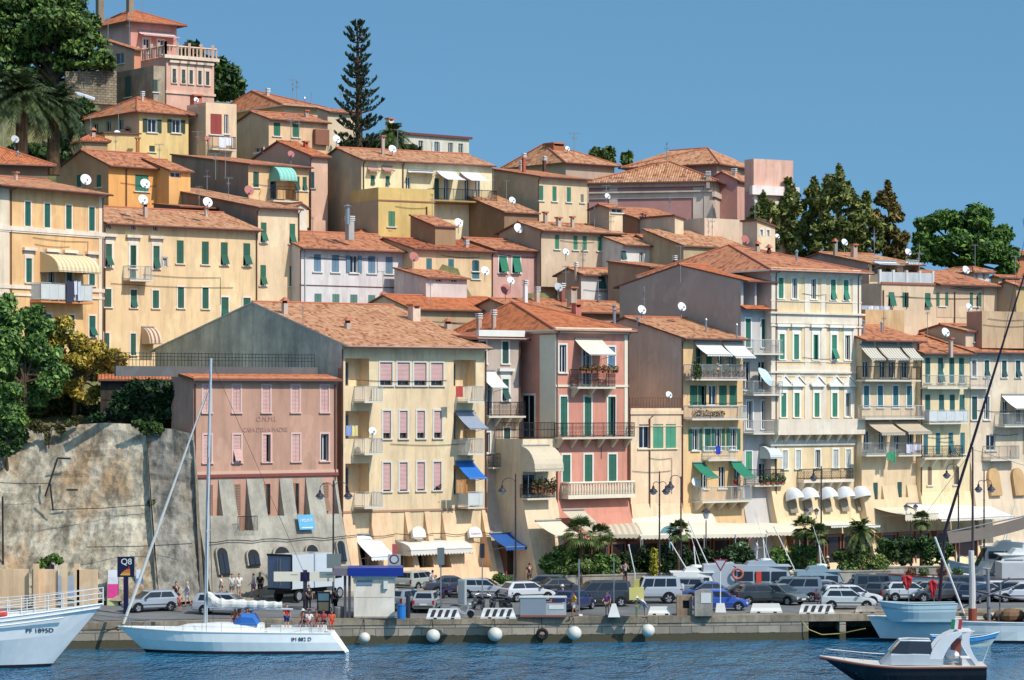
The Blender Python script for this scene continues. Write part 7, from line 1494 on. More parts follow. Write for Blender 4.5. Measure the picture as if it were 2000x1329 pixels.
simple('yellow_box','yellow collection box on a yellow post at the quay edge','post box',1243,1206,[('post',flat('yel',(216,200,96),.5),lambda m:m.box((-.07,-.07,0),(.07,.07,2.45))),('box',flat('yel2',(222,206,110),.5),lambda m:m.box((-.5,-.3,1.2),(.5,.2,2.05))),('lid',flat('yel3',(200,184,90),.5),lambda m:m.box((-.2,-.25,2.05),(.2,.15,2.6)))])
simple('sign_pole','thin bare pole standing in a white concrete cone','pole',1199,1205,[('pole',METAL,lambda m:m.tube([(0,0,.5),(0,0,4.1)],.035,6)),('cone_base',CONCW,lambda m:m.loft([[(-.42,-.42,0),(.42,-.42,0),(.42,.42,0),(-.42,.42,0)],[(-.14,-.14,.9),(.14,-.14,.9),(.14,.14,.9),(-.14,.14,.9)]]))])
simple('grey_pole','slim grey pole beside the man in yellow','pole',1131,1203,[('pole',METAL,lambda m:m.tube([(0,0,0),(0,0,3.9)],.055,6)),('foot',CONCW,lambda m:m.lathe([(.25,0),(.22,.1),(.05,.12)],(0,0,0),10))])
def yield_sign():
 p=gpos(1407,1196); t=thing('give_way_sign','red rimmed white give way triangle on a white post','road sign',p); f=Face(p,(1,0,0),(0,-1,0))
 m=MB(); m.tube([f.pt(0,0),f.pt(0,3.75)],.04,6); m.build('post',WHITE,t); m=MB(); g=f.pt
 def tri(s_,w_):return [g(-.5*s_,3.72 - (.14*(1 - s_) if s_ < 1 else 0),w_),g(.5*s_,3.72 - (.14*(1 - s_) if s_ < 1 else 0),w_),g(0,3.72 - .87+(1 - s_)*.5,w_)]
 m.loft([tri(1,.06),tri(1,.085)]); m.build('rim',flat('signrim',(150,44,58),.5),t); m=MB(); a=[(-.34,3.62),(.34,3.62),(0,3.03)]; m.loft([[g(u,v,.085) for u,v in a],[g(u,v,.095) for u,v in a]]); m.build('face',flat('signface',(190,192,196),.5),t)
 m=MB(); m.loft([[g(-.38,0,.35),g(.38,0,.35),g(.38,0,-.35),g(-.38,0,-.35)],[g(-.28,.62,.2),g(.28,.62,.2),g(.28,.62,-.2),g(-.28,.62,-.2)]]); m.build('concrete_foot',CONCW,t)
yield_sign()
def flat_sign(x,ypole,y0,y1,wpx,label,ring=False,col=(150,152,150),D=None,wheel=False):
 p=gpos(x,ypole) if D is None else PZ(x,D,2.33); k=p.y/F; f=Face(p,(1,0,0),(0,-1,0)); t=thing('road_sign',label,'road sign',p); v1,v0=f.uv(x,y0)[1],f.uv(x,y1)[1]; w_=wpx*k/2
 m=MB(); m.tube([f.pt(0,0,-.05),f.pt(0,v1,-.05)],.045,6); m.build('post',METAL,t); m=MB(); m.fbox(f,-w_,w_,v0,v1,0,.04); m.build('plate',flat('plateg',col,.5),t)
 if ring:
  for r_,c,e in ((.34,(70,66,70),.05),(.24,(206,200,204),.06)):m=MB(); cc=(v0+v1)/2+.08; m.loft([[f.pt(r_*math.cos(a),cc+r_*math.sin(a),e+q) for a in [2*math.pi*j/16 for j in range(16)]] for q in (-.02,0)]); m.build('ring' if r_ > .3 else 'disc',flat('sg%d' % c[0],c),t)
flat_sign(770,1196,1083,1107,25,'square grey sign with a dark ring, standing above the kiosk roof',True,(176,178,176)); flat_sign(861,1196,1070,1104,14,'narrow grey sign seen from behind left of the glazed shop',False,(116,122,120)); flat_sign(942,1180,1062,1090,9,'slim dark sign by the corner of the cream block',False,(44,46,60)); flat_sign(652,1192,1082,1110,28,'grey green square sign back above the lorry',False,(126,134,130)); flat_sign(771,1170,1063,1084,10,'little red and white round edged sign under the scalloped awning',False,(196,90,90))
simple('concrete_pillar','weathered concrete pillar with a gabled top, larger of the two','pillar',1374,1203,[('shaft',CONCG,lambda m:m.loft([[(x,-.35,z) for x,z in ((-.62,0),(.62,0),(.62,1.65),(.3,1.8),(-.3,1.8),(-.62,1.65))],[(x,.35,z) for x,z in ((-.62,0),(.62,0),(.62,1.65),(.3,1.8),(-.3,1.8),(-.62,1.65))]])),('hatch',CONCW,lambda m:m.box((-.2,-.38,.9),(.5,-.35,1.6)))])
simple('concrete_block','brown concrete block with a dark square niche beside the larger pillar','block',1337,1202,[('block',stone((180,150,120),(146,120,96),3,None,.02),lambda m:(m.box((-.55,-.4,0),(-.15,.4,1.4)),m.box((-.15,-.4,0),(.3,.4,.5)),m.box((-.15,-.4,1.05),(.3,.4,1.4)),m.box((.3,-.4,0),(.5,.4,1.4)))),('niche',DARK,lambda m:m.box((-.15,-.2,.5),(.3,-.15,1.05)))])
def buoy(x, y, rpx, label):
 D=lerp_tab(EDGE_T,x) - .75; c=P(x,y,D); r=rpx*D/F; t=thing('mooring_buoy',label,'buoy',c - Vector((0,0,r)),'white buoys along the quay wall')
 m=MB(); m.ell(c,(r,r,r*.97),20,14); m.build('float',flat('buoyw',(226,222,204),.45),t,smooth=True); m=MB(); m.lathe([(.05,0),(.05,.1)],c+Vector((0,0,r*.96)),8); m.build('eye',METAL,t)
 m=MB(); m.tube([c+Vector((0,0,r)),c+Vector((-.05,.4,r+.3)),PZ(x - 2,D+.7,1.7)],.025,5); m.build('rope',RUBBER,t)
for x,y,r,l in ((712,1246,11,'small white buoy below the kiosk'),(846,1242,13.5,'white buoy below the striped barrier by the kiosk'),(967,1239,14.5,'white buoy below the striped barrier left of the counter'),(1122,1237,14,'white buoy right of the old tyre'),(1266,1232,13,'white buoy below the plain white barrier, last of the row')):buoy(x,y,r,l)
c = P(1059, 1239, lerp_tab(EDGE_T, 1059) - .35); m = MB(); n = 20; rings = []
for j in range(n+1):a=2*math.pi*j/n; rings.append(c+Vector((.3*math.cos(a),0,.3*math.sin(a))))
m.tube(rings,.13,8); m.tube([c+Vector((0,.05,.3)),c+Vector((-.08,.3,1.5))],.025,5); solo('tyre_fender',m,RUBBER,'old black tyre hung as a fender on the quay wall','tyre')
m=MB(); pts=[PZ(1565,199.0,1.35),P(1580,1230,198.6),P(1605,1240,198.3),P(1640,1238,198.2),P(1690,1228,197)]; m.tube(pts,.035,6); solo('mooring_rope',m,flat('ropey',(196,176,90)),'sagging yellow mooring rope below the quay end','rope')
# ------------------------------------------------------------------ street lamps
LAMP=flat('lampiron',(66,60,66),.5,.3); LGL=flat('lampglass',(196,200,200),.25)
def lamp(x, ytop, ybase, D, arms, label, tall=1):
 b=PZ(x,D,ground_z(x,D) if x < 1335 else 2.33); k=D/F; f=Face(b,(1,0,0),(0,-1,0)); vt=f.uv(x,ytop)[1]; t=thing('street_lamp',label,'street lamp',b,'iron street lamps of the harbour front')
 m=MB(); m.tube([b,b+Vector((0,0,1.2)),b+Vector((0,0,1.25)),b+Vector((0,0,vt - .1)),b+Vector((0,0,vt))],[.13,.1,.075,.05,.015],8); m.lathe([(.16,0),(.18,.1),(.12,.3)],b,8)
 for z in (.62,.72,.8):m.lathe([(.05,-.05),(.09,0),(.05,.05)],b+Vector((0,0,vt*z)),8)
 m.build('pole', LAMP, t)
 for ax, ay in arms:
  u,v=f.uv(ax,ay); s_=1 if u > 0 else -1; h_=abs(u); am=MB(); v2=v+.55; am.tube([f.pt(0,v2 - .1)]+[f.pt(u/2 - s_*h_/2*math.cos(q),v2+h_*.45*math.sin(q)) for q in [math.pi*j/10 for j in range(11)]]+[f.pt(u,v+.3)],.03,6); am.build('arm',LAMP,t)
  c=f.pt(u,v); s2=MB(); s2.lathe([(.34,-.02),(.33,.03),(.2,.2),(.1,.26),(.09,.42),(.03,.46)],c,12); sh=s2.build('lamp_shade',LAMP,t); g=MB(); g.ell(c - Vector((0,0,.02)),(.26,.26,.22),12,8); g.build('globe',LGL,sh,smooth=True)
lamp(651,938,1140,206,[(625,970),(680,970)],'twin armed street lamp in front of the corner of the cream block'); lamp(1007,924,1125,214,[(981,960)],'single armed street lamp left of the pink house'); lamp(1288,920,1105,219,[(1276,961),(1301,961)],'twin armed street lamp in front of the peach house'); lamp(1330,930,1100,222,[(1309,952)],'single armed street lamp right behind the twin lamp of the peach house')
lamp(1604,910,1100,230,[(1589,935)],'tall street lamp in front of the palazzo'); lamp(1872,912,1040,238,[(1849,930)],'single armed street lamp in front of the primrose house'); lamp(1922,918,1150,230,[(1911,957),(1936,957)],'twin armed street lamp at the right beside the masts')
def lantern(x, y, D, n, label):
 b=PZ(x,D,2.33); t=thing('lantern_post',label,'street lamp',b,'ornate lanterns on the promenade'); f=Face(b,(1,0,0),(0,-1,0)); vt=f.uv(x,y)[1]; m=MB(); m.tube([b,b+Vector((0,0,.8)),b+Vector((0,0,vt - .5))],[.1,.06,.045],8)
 us = [0] if n == 1 else [-.4, .4]
 for u in us: m.tube([f.pt(0, vt - .9), f.pt(u, vt - .6), f.pt(u, vt - .4)], .03, 5)
 m.build('pole', LAMP, t)
 for u in us:c=f.pt(u,vt - .35); q=MB(); s_=1.5 if n == 1 else 1; q.lathe([(.1*s_,0),(.2*s_,.34*s_)],c,6); lo=q.build('lantern',LGL,t); q=MB(); q.lathe([(.24*s_,.34*s_),(.2*s_,.42*s_),(.04,.56*s_)],c,6); q.build('cap',LAMP,lo)
lantern(1379,1005,226,1,'ornate single lantern in front of the yellow balcony house'); lantern(1585,998,233,2,'double lantern below the dome awnings'); lantern(1779,990,243,2,'double lantern in front of the primrose house')
for x0,x1,D,lab in ((1050,1220,219.2,'low stone planter wall under the oleander hedge'),(1225,1480,222.3,'low stone planter wall under the terrace hedge'),(1500,1630,226.5,'low stone planter wall under the palm hedge'),(1635,1740,229.5,'low stone planter wall under the pale bush'),(1700,1850,235,'low stone planter wall under the laurel hedge')):
 a,b=PZ(x0,D,2.0),PZ(x1,D+(x1 - x0)*.012,2.0); m=MB(); m.hexa([a,b,b+Vector((0,.4,0)),a+Vector((0,.4,0))]+[p+Vector((0,0,1.15 if x0 < 1500 else .9)) for p in (a,b,b+Vector((0,.4,0)),a+Vector((0,.4,0)))]); m2=m
 a,b=a+Vector((0,-.06,1.1 if x0 < 1500 else .85)),b+Vector((0,-.06,1.1 if x0 < 1500 else .85)); m.hexa([a,b,b+Vector((0,.5,0)),a+Vector((0,.5,0))]+[p+Vector((0,0,.1)) for p in (a,b,b+Vector((0,.5,0)),a+Vector((0,.5,0)))]); solo('planter_wall',m,CONCG,lab,'planter')
p=P(1308,1042,226.5); f=Face(p,(1,.3,0),(.3,-1,0)); m=MB(); pts=[(-.75,0),(.75,0)]+[(.75*math.cos(a),.62*math.sin(a)) for a in [math.pi*j/10 for j in range(11)]]; m.loft([[f.pt(u,v,0) for u,v in pts],[f.pt(u,v,.06) for u,v in pts]]); m.fbox(f,-.05,.05,-4.5+.3,0,-.05,0); solo('arched_sign',m,flat('archsign',(118,170,178),.5),'blue green arched restaurant sign above the palms and hedge','sign')
# ------------------------------------------------------------------ boats
def smooth01(t): return t * t * (3 - 2 * t)
def hull(L,B,zb,zm,zs,bow_rake=1.0,stern_rake=0.0,transom=.75,full=.55,draft=.35,n=18,flare=.85,x0=0):
 """rings from stern to bow, x forward; returns list of rings (port sheer .. keel .. starboard sheer) and deck outline"""
 rings, deck = [], []
 for i in range(n + 1):
  t=i/n; zd=zs+(zm - zs)*min(1,t*2) if t < .5 else zm+(zb - zm)*((t - .5)*2) ** 1.7
  hb=B/2*(transom+(1 - transom)*math.sin(min(1,t/full)*math.pi/2)) if t < full else B/2*max(.012,1 - ((t - full)/(1 - full)) ** 2.1)
  kz = -draft * (1 - t ** 6) ; r = []
  for s_ in (1, -1):
   pr=[(hb,zd),(hb*(.96 if t < .6 else .96 - .3*(t - .6)),zd*.55),(hb*(flare if t < .5 else flare - .55*(t - .5)),.2),(hb*(flare if t < .5 else flare - .55*(t - .5))*.97,.0),(hb*.45,kz)]
   pr = [(y * s_, z) for y, z in pr]; r += pr if s_ == 1 else list(reversed(pr))
  def X(z):return x0 - L/2+L*t - (bow_rake*(1 - z/zb)*t ** 5)+stern_rake*(1 - max(0,z)/zs)*(1 - t) ** 5
  rings.append([(X(z), y, z) for y, z in r]); deck.append((X(zd), hb, zd))
 return rings, deck
def build_hull(t, rings, deck, mh, mbot, mdeck, stripe=None, bulwark=0.0, name='hull'):
 m = MB(); n = len(rings[0])
 for a, b in zip(rings, rings[1:]):
  for j in range(n - 1):
   bot = 2 <= j <= n - 4
   m.poly([a[j],a[j+1],b[j+1],b[j]],1 if bot else (2 if stripe and j in (0,n - 2) else 0))
 m.poly([p for p in rings[0]], 0)
 h = m.build(name, [mh, mbot, stripe or mh], t, smooth=False)
 d = MB()
 for (x0,h0,z0),(x1,h1,z1) in zip(deck,deck[1:]):d.poly([(x0,-h0,z0 - bulwark),(x1,-h1,z1 - bulwark),(x1,h1,z1 - bulwark),(x0,h0,z0 - bulwark)])
 d.build('deck', mdeck, t)
 g=MB(); g.tube([(x,h_,z) for x,h_,z in deck],.045,5); g.tube([(x,-h_,z) for x,h_,z in deck],.045,5); g.build('gunwale',mdeck if bulwark == 0 else mh,t); return h
def hull_text(s, t, rings, xc, zc, width, mat, side=-1):
 """lettering wrapped on the hull skin on one side"""
 def skin(x, z):
  prev = None
  for r in rings:
   for (xa, ya, za), (xb, yb_, zb) in zip(r[:4], r[1:5]):
    if zb <= z <= za:k=(z - zb)/max(1e-6,za - zb); q=(xb+(xa - xb)*k,yb_+(ya - yb_)*k); break
   else: continue
   if prev and prev[0] <= x <= q[0]:k=(x - prev[0])/max(1e-6,q[0] - prev[0]); return prev[1]+(q[1] - prev[1])*k
   prev = q
  return prev[1]
 vs,fs=text_mesh(s,1.0); xs=[p[0] for p in vs]; k=width/(max(xs) - min(xs)); m=MB(); d=1 if side < 0 else -1
 m.add([(xc+d*p[0]*k,side*(skin(xc+d*p[0]*k,zc+p[1]*k)+.03+p[2]),zc+p[1]*k) for p in vs],fs); return m.build('lettering',mat,t)
def place(t, x, y, head, D=None, scale=1.0):
 D=D or CZ*F/(y - HY); t.location=PZ(x,D,0); t.rotation_euler=(0,0,R(head)); t.scale=(scale,)*3
GEL=carpaint((232,236,236)); GELB=flat('gel',(250,247,238),.45,0,.25,.95); ANTI=flat('antifoul',(36,36,44),.6); DECKW=flat('deckw',(238,236,228),.5); SAIL=cloth((228,222,208)); SPAR=flat('spar',(206,212,214),.4,.2); BLUEC=cloth((40,70,130)); TEAK=flat('teak',(150,96,66),.5); SMOKE=glass((40,44,54),.08)
def sloop():
 t=thing('white_sailing_yacht','white sloop with its mast up and sail furled on the boom, moored along the quay','sailing yacht'); L=14.6
 rings,deck=hull(L,4.1,1.72,1.5,1.38,1.9,-1.0,.62,.48,.4,22); build_hull(t,rings,deck,GELB,ANTI,DECKW)
 m=MB(); m.tube([(x,-h_*.985 - .02,z - .5) for x,h_,z in deck[1:-1]],.022,4); m.build('hull_stripe',flat('navystripe',(60,70,84)),t)
 m = MB(); pr = []
 for x,hw,z in ((-2.6,1.05,.5),(-1.5,1.2,.55),(.6,1.15,.55),(2.6,.8,.42),(4.0,.4,.1)):zz=1.46; pr.append([(x,-hw,zz),(x,-hw*.86,zz+z*.85),(x,-hw*.5,zz+z),(x,hw*.5,zz+z),(x,hw*.86,zz+z*.85),(x,hw,zz)])
 m.loft(pr); c = m.build('coachroof', DECKW, t)
 for x0,x1 in ((-1.9,-1.1),(.1,.9),(1.5,2.2)):m=MB(); m.poly([(x0,-1.19,1.62),(x1,-1.17,1.62),(x1,-1.1,1.82),(x0,-1.12,1.82)]); m.build('cabin_window',SMOKE,c)
 mx=1.35; m=MB(); m.tube([(mx,0,1.5),(mx - .15,0,10),(mx - .38,0,19.9)],[.13,.125,.085],10); ma=m.build('mast',SPAR,t)
 m = MB()
 for z,w_ in ((8.2,1.0),(14.0,.75)):m.tube([(mx - .2,-w_,z),(mx - .15,0,z+.08),(mx - .2,w_,z)],.035,5)
 m.build('spreaders', SPAR, ma); m = MB()
 for s_ in (-1, 1):
  for z,w_ in ((8.2,1.0),(14,.75)):m.tube([(mx - .3,s_*1.7,1.5),(mx - .2,s_*w_,8.2),(mx - .25,s_*.75 if z > 9 else 0,14 if z > 9 else 13.8),(mx - .35,0,19.6)],.012,4)
 m.tube([(mx - .38,0,19.8),(-7.0,0,1.6)],.014,4); m.tube([(mx - .3,0,17.9),(7.0,0,1.8)],.014,4); m.build('rigging',IRON,ma)
 m=MB(); m.tube([(6.95,0,1.9),(6.2,0,3.9),(mx - .1,0,17.6)],[.1,.12,.05],8); m.build('furled_genoa',SAIL,t)
 m=MB(); m.tube([(mx - .1,0,3.05),(-4.6,0,2.9)],.07,8); m.build('boom',SPAR,t); m=MB(); rg=[]
 for i in range(22):u=i/21; x=mx - .2 - 5.0*u; r=.36 - .14*u+.05*math.sin(i*2.1); rg.append([(x,r*.8*math.cos(a)+.03*math.sin(i*1.7),3.28 - .1*u+(.5 if i < 3 else 0)*(1 - i/3)+r*math.sin(a)*(1+.15*math.sin(3*a+i))) for a in [2*math.pi*j/10 for j in range(10)]])
 m.loft(rg); m.build('furled_mainsail', SAIL, t)
 m = MB(); rg = []
 for x,w_,z in ((-2.3,1.1,2.0),(-2.0,1.1,2.6),(-1.2,1.05,2.65),(-.6,.9,2.0)):rg.append([(x,-w_,1.9),(x,-w_,z - .2),(x,-w_*.7,z),(x,w_*.7,z),(x,w_,z - .2),(x,w_,1.9)])
 m.loft(rg); m.build('spray_hood', cloth((36, 110, 190)), t)
 m = MB()
 for s_ in (-1, 1):
  st = [deck[i] for i in range(1, len(deck), 2)]
  for x,h_,z in st:m.tube([(x,s_*h_*.95,z),(x,s_*h_*.95,z+.62)],.014,4)
  for zz in (.34,.62):m.tube([(x,s_*h_*.95,z+zz) for x,h_,z in st],.008,3)
 m.tube([(7.0,-.3,2.4),(7.25,0,2.42),(7.0,.3,2.4)],.02,5); m.tube([(6.3,-.5,1.7),(6.5,-.5,2.4),(7.25,0,2.42)],.02,5); m.tube([(6.3,.5,1.7),(6.5,.5,2.4),(7.25,0,2.42)],.02,5)
 for s_ in (-1,1):m.tube([(-6.9,s_*1.1,1.4),(-6.9,s_*1.1,2.1),(-6.0,s_*1.3,2.1),(-6.0,s_*1.3,1.4)],.02,5)
 m.build('guard_rail',METAL,t); m=MB(); m.tube([(-5.3+.42*math.cos(a)*.1,.42*math.cos(a),1.9+.42*math.sin(a)) for a in [2*math.pi*j/16 for j in range(17)]],.025,5); m.tube([(-5.3,0,1.3),(-5.3,0,1.9)],.06,6); m.build('steering_wheel',METAL,t)
 m=MB(); m.box((-6.8,-1.2,1.36),(-3.0,-.8,1.75)); m.box((-6.8,.8,1.36),(-3.0,1.2,1.75)); m.build('cockpit_coaming',DECKW,t); m=MB(); m.tube([(7.3,0,1.7),(7.45,.05,1.55),(7.25,.2,1.45)],.05,6); m.build('anchor',IRON,t)
 hull_text('IM 882 D', t, rings, -5.35, 1.0, 1.3, flat('ink2', (58, 62, 72)), side=1)
 place(t, 440, 1267, 178, 189.4, .975)
sloop()
def ship():
 t=thing('white_ship','large white passenger ship showing only its raked bow and deck rail at the left edge','ship'); rings,deck=hull(26,7.0,3.95,2.75,2.6,3.4,0,.8,.6,.5,26,.82); build_hull(t,rings,deck,flat('gel',(250,247,238),.45,0,.25,.95),ANTI,DECKW,bulwark=.25)
 m = MB()
 for s_ in (-1, 1):
  st = deck[6:]
  for x,h_,z in st:m.tube([(x,s_*h_*.98,z - .1),(x,s_*h_*.98,z+1.0)],.028,5)
  for zz in (.35,.68,1.0):m.tube([(x,s_*h_*.98,z+zz) for x,h_,z in st],.026,5)
 m.build('deck_rail',WHITE,t); m=MB(); m.lathe([(.85,2.5),(.88,4.1),(.8,4.25),(.05,4.3)],(4.6,.2,.0),18); m.build('white_tank',flat('tankw',(222,224,220),.5),t,smooth=False)
 m=MB(); m.box((-8,-2.2,2.5),(2.6,2.2,4.6)); h_=m.build('deckhouse',WHITE,t); m=MB(); m.box((2.5,-1.2,2.9),(2.63,1.2,4.0)); m.build('deckhouse_window',SMOKE,h_)
 m=MB(); m.lathe([(.28,2.9),(.3,3.2),(.22,3.3)],(8.2,-.5,0),10); m.lathe([(.28,2.9),(.3,3.2),(.22,3.3)],(9.6,.4,0),10); m.build('mooring_bitts',DARK,t); m=MB(); m.ell((6.6,-.6,3.3),(.45,.3,.25),8,5); m.build('red_cover',cloth((206,62,56)),t)
 m=MB(); m.tube([(x,-h_ - .02+.0,z - .5) for x,h_,z in deck[:-2]],.05,5); m.build('rubbing_strake',WHITE,t)
 hull_text('PF 1895D', t, rings, 9.4, 2.35, 1.5, flat('ink2', (58, 62, 72)), side=-1)
 t.location = PZ(-190, 180.5, 0); t.rotation_euler = (0, 0, R(-8)); 
ship()
def launch():
 t=thing('dark_motor_launch','dark hulled motor launch with mahogany rail and white radar arch, crossing the water','motor boat'); L=9.6; rings,deck=hull(L,3.0,1.62,1.15,1.2,2.3,0,.82,.5,.4,20); build_hull(t,rings,deck,flat('launchhull',(34,32,38),.18),ANTI,flat('launchdeck',(216,206,190),.5))
 m = MB()
 for s_ in (-1,1):m.tube([(x,s_*(h_+.02),z - .08) for x,h_,z in deck],.075,6)
 m.build('mahogany_rail', flat('mahog', (132, 62, 44), .3), t)
 m=MB(); rg=[[(x,-w_,1.2),(x,-w_*.96,z - .12),(x,-w_*.8,z),(x,w_*.8,z),(x,w_*.96,z - .12),(x,w_,1.2)] for x,w_,z in ((-2.3,1.15,1.9),(-.6,1.15,1.95),(.7,1.05,1.9),(1.25,.9,1.3))]; m.loft(rg); c=m.build('cabin',flat('cabw',(188,194,196),.35),t)
 m=MB(); m.poly([(-.5,-1.165,1.3),(-1.9,-1.165,1.3),(-1.9,-1.16,1.72),(-.5,-1.16,1.72)]); m.build('wood_door',flat('wdoor',(186,132,84),.4),c)
 m=MB(); rg=[[(x,-w_,1.9),(x+dx,-w_*.82,2.58),(x+dx,w_*.82,2.58),(x,w_,1.9)] for x,w_,dx in ((-1.7,1.05,.1),(-.2,1.05,-.2),(.75,.9,-.6))]; m.loft(rg); w_=m.build('windscreen',SMOKE,t); m=MB(); m.tube([(-1.6,-.86,2.6),(-.4,-.86,2.62),(.15,-.72,2.6),(.15,.72,2.6),(-.4,.86,2.62),(-1.6,.86,2.6)],.05,6); m.tube([(.75,-.9,1.92),(.15,-.72,2.6)],.04,5); m.tube([(-1.75,-1.05,1.92),(-1.6,-.86,2.6)],.05,5); m.build('windscreen_frame',WHITE,w_)
 m = MB()
 for s_ in (-1, 1):
  pr=[(-1.85 - 2.0*t_ ** 1.6,1.2+2.0*math.sin(t_*math.pi/2) ** .9,.36 - .1*t_+.12*math.sin(math.pi*t_)) for t_ in [q/9 for q in range(10)]]; rg=[[(x - w2,s_*1.12,z),(x+w2,s_*1.12,z),(x+w2,s_*1.0,z+.03),(x - w2,s_*1.0,z+.03)] for x,z,w2 in pr]; m.loft(rg)
  pr=[(-4.35+.75*math.sin(math.pi*t_*.62) ,1.2+1.95*t_,.15+.1*t_*t_) for t_ in [q/8 for q in range(9)]]; m.loft([[(x - w2,s_*1.12,z),(x+w2,s_*1.12,z),(x+w2,s_*1.0,z),(x - w2,s_*1.0,z)] for x,z,w2 in pr])
 m.box((-4.0,-1.1,3.08),(-3.2,1.1,3.22)); m.build('radar_arch',flat('archw',(236,234,230),.3),t)
 m=MB(); m.ell((-2.9,-.2,1.7),(.45,.7,.3),10,6); m.box((-4.2,-1.0,1.15),(-3.4,1.0,1.6)); m.build('seat',flat('seatw',(232,226,220),.6),t); m=MB(); m.box((-3.5,-1.02,1.55),(-2.9,-.9,2.6)); m.build('seat_back',flat('seatred',(140,70,62),.6),t)
 for x in (.35,-2.2):m=MB(); m.ell((x,-1.62,1.0),(.4,.14,.17),10,6); m.build('fender',flat('fendb',(92,100,124),.5),t)
 m=MB(); m.tube([(4.6,0,1.75),(4.5,0,2.05),(2.2,-.95,1.75),(.9,-1.25,1.65)],.02,5); m.tube([(4.5,0,2.05),(2.2,.95,1.75),(.9,1.25,1.65)],.02,5)
 for x,y,z in ((3.4,-.5,1.55),(2.2,-.95,1.3),(3.4,.5,1.55)):m.tube([(x,y,z - .1),(x,y,z+.4)],.015,4)
 m.build('bow_rail',METAL,t); m=MB(); m.tube([(-4.6,.4,1.2),(-5.0,.4,2.3)],.018,4); m.build('flagstaff',WHITE,t)
 for k,c in enumerate(((40,130,80),(236,236,230),(200,50,50))):m=MB(); m.poly([(-2.75 - .2*k,.9,3.3),(-2.95 - .2*k,.9,3.3),(-3.02 - .2*k,.92,3.85),(-2.8 - .2*k,.92,3.9)]); m.build('flag_stripe',cloth(c),t)
 place(t, 1762, 1340, 176, 168)
launch()
def fishing():
 t=thing('pale_blue_fishing_boat','long pale blue steel fishing boat with derrick mast and rusty deck gear, right edge','fishing boat'); rings,deck=hull(22,5.0,1.75,1.42,1.5,1.0,0,.9,.5,.4,20,.96); FB=flat('fishblue',(228,232,226),.5); build_hull(t,rings,deck,FB,ANTI,flat('fdeck',(140,104,78),.8),bulwark=.15)
 m=MB(); m.tube([(3.6,-.6,1.2),(3.62,-.6,4.2),(3.7,-.6,6.2)],[.26,.22,.2],10); m.build('derrick_mast',flat('mastw',(214,206,196),.6),t); m=MB(); m.tube([(3.6,-.6,1.2),(3.6,-.6,2.2)],.3,10); m.build('mast_foot',flat('rustm',(150,74,54),.8),t)
 m=MB(); m.tube([(3.5,-.6,5.1),(3.2,-1.2,5.1)],.05,5); m.tube([(3.3,-.6,3.4),(1.0,-1.0,2.9),(-2.5,-1.4,2.4)],.09,6); m.build('davit_arm',flat('dark2',(54,48,54)),t)
 m=MB(); m.tube([(6.4,.5,7.2),(4.3,0,1.9)],.07,6); m.build('white_stay_pole',WHITE,t)
 m=MB(); m.tube([(4.5,-1.4,2.0),(2.6,.2,3.2),(.4,0,3.9)],.05,5); m.tube([(2.4,-.9,1.3),(2.5,-.9,4.9)],.13,8); m.tube([(1.7,-.9,1.3),(1.6,-.9,3.9),(1.0,-.6,4.3)],.09,6); m.tube([(3.2,-1.5,1.3),(3.5,-.8,3.2)],.05,5); m.build('winch_frame',flat('greyst',(128,132,140),.5),t)
 for x,y,r in ((1.5,-1.6,.5),(.4,-1.2,.6),(-.6,-1.8,.45),(2.3,-1.9,.35),(1.0,-.6,.7)):m=MB(); m.ell((x,y,1.35+r*.5),(r,r*.8,r*.75),9,6); m.build('net_heap',cloth((128,96,66)),t)
 for x,c in ((4.9,(196,92,66)),(3.55,(196,98,74))):m=MB(); m.lathe([(.12,.45),(.36,.6),(.4,1.0),(.36,1.5),(.1,1.7)],(x,-2.62,0),12); m.build('orange_float',flat('floator',c,.6),t)
 m=MB(); m.lathe([(.2,0),(.28,.2),(.2,.42)],(1.9,-2.2,1.35),12); m.build('white_float',WHITE,t); m=MB(); m.box((-2.5,-1.6,1.3),(-.2,1.6,2.6)); m.box((-9,-1.8,1.3),(-4,1.8,3.6)); m.build('deck_house',flat('houseb',(156,176,196),.5),t)
 m=MB(); m.ell((8.2,-2.6,.95),(.7,.12,.32),9,6); m.ell((7.4,-2.62,.7),(.35,.1,.2),8,5); m.build('old_net_fender',cloth((176,156,128)),t); place(t,2004,1250,181,198.2)
 b,e=P(1846,1036,201),P(2012,500,199); u=thing('leaning_boom','long dark wooden boom leaning up to the right across the houses, with a thin stay','boom',P(1842,1150,201)); m=MB(); m.tube([P(1834,1180,201),b,(b+e)/2,e],[.12,.11,.09,.05],10); m.build('spar',flat('darkspar',(48,30,46),.35),u); m=MB(); m.tube([e,P(1998,430,199.2),P(2010,415,199)],.02,4); m.tube([P(1960,660,199.4),P(2020,380,199)],.015,4); m.build('stay',IRON,u)
 q=thing('blue_tender','weathered pale blue wooden tender resting on the fishing boat deck','tender'); rings,deck=hull(5.3,1.9,1.35,1.2,1.25,.7,.2,.85,.5,.15,14,.8); build_hull(q,rings,deck,flat('tenderb',(190,212,214),.7),flat('tenderb2',(176,200,204),.7),flat('tenderd',(96,100,98),.8),bulwark=.35)
 m=MB(); m.box((-.2,-.8,.8),(.1,.8,.86)); m.box((1.2,-.6,.85),(1.5,.6,.9)); m.build('thwart',TEAK,q); q.location=PZ(1792,196.6,1.48); q.rotation_euler=(0,0,R(178))
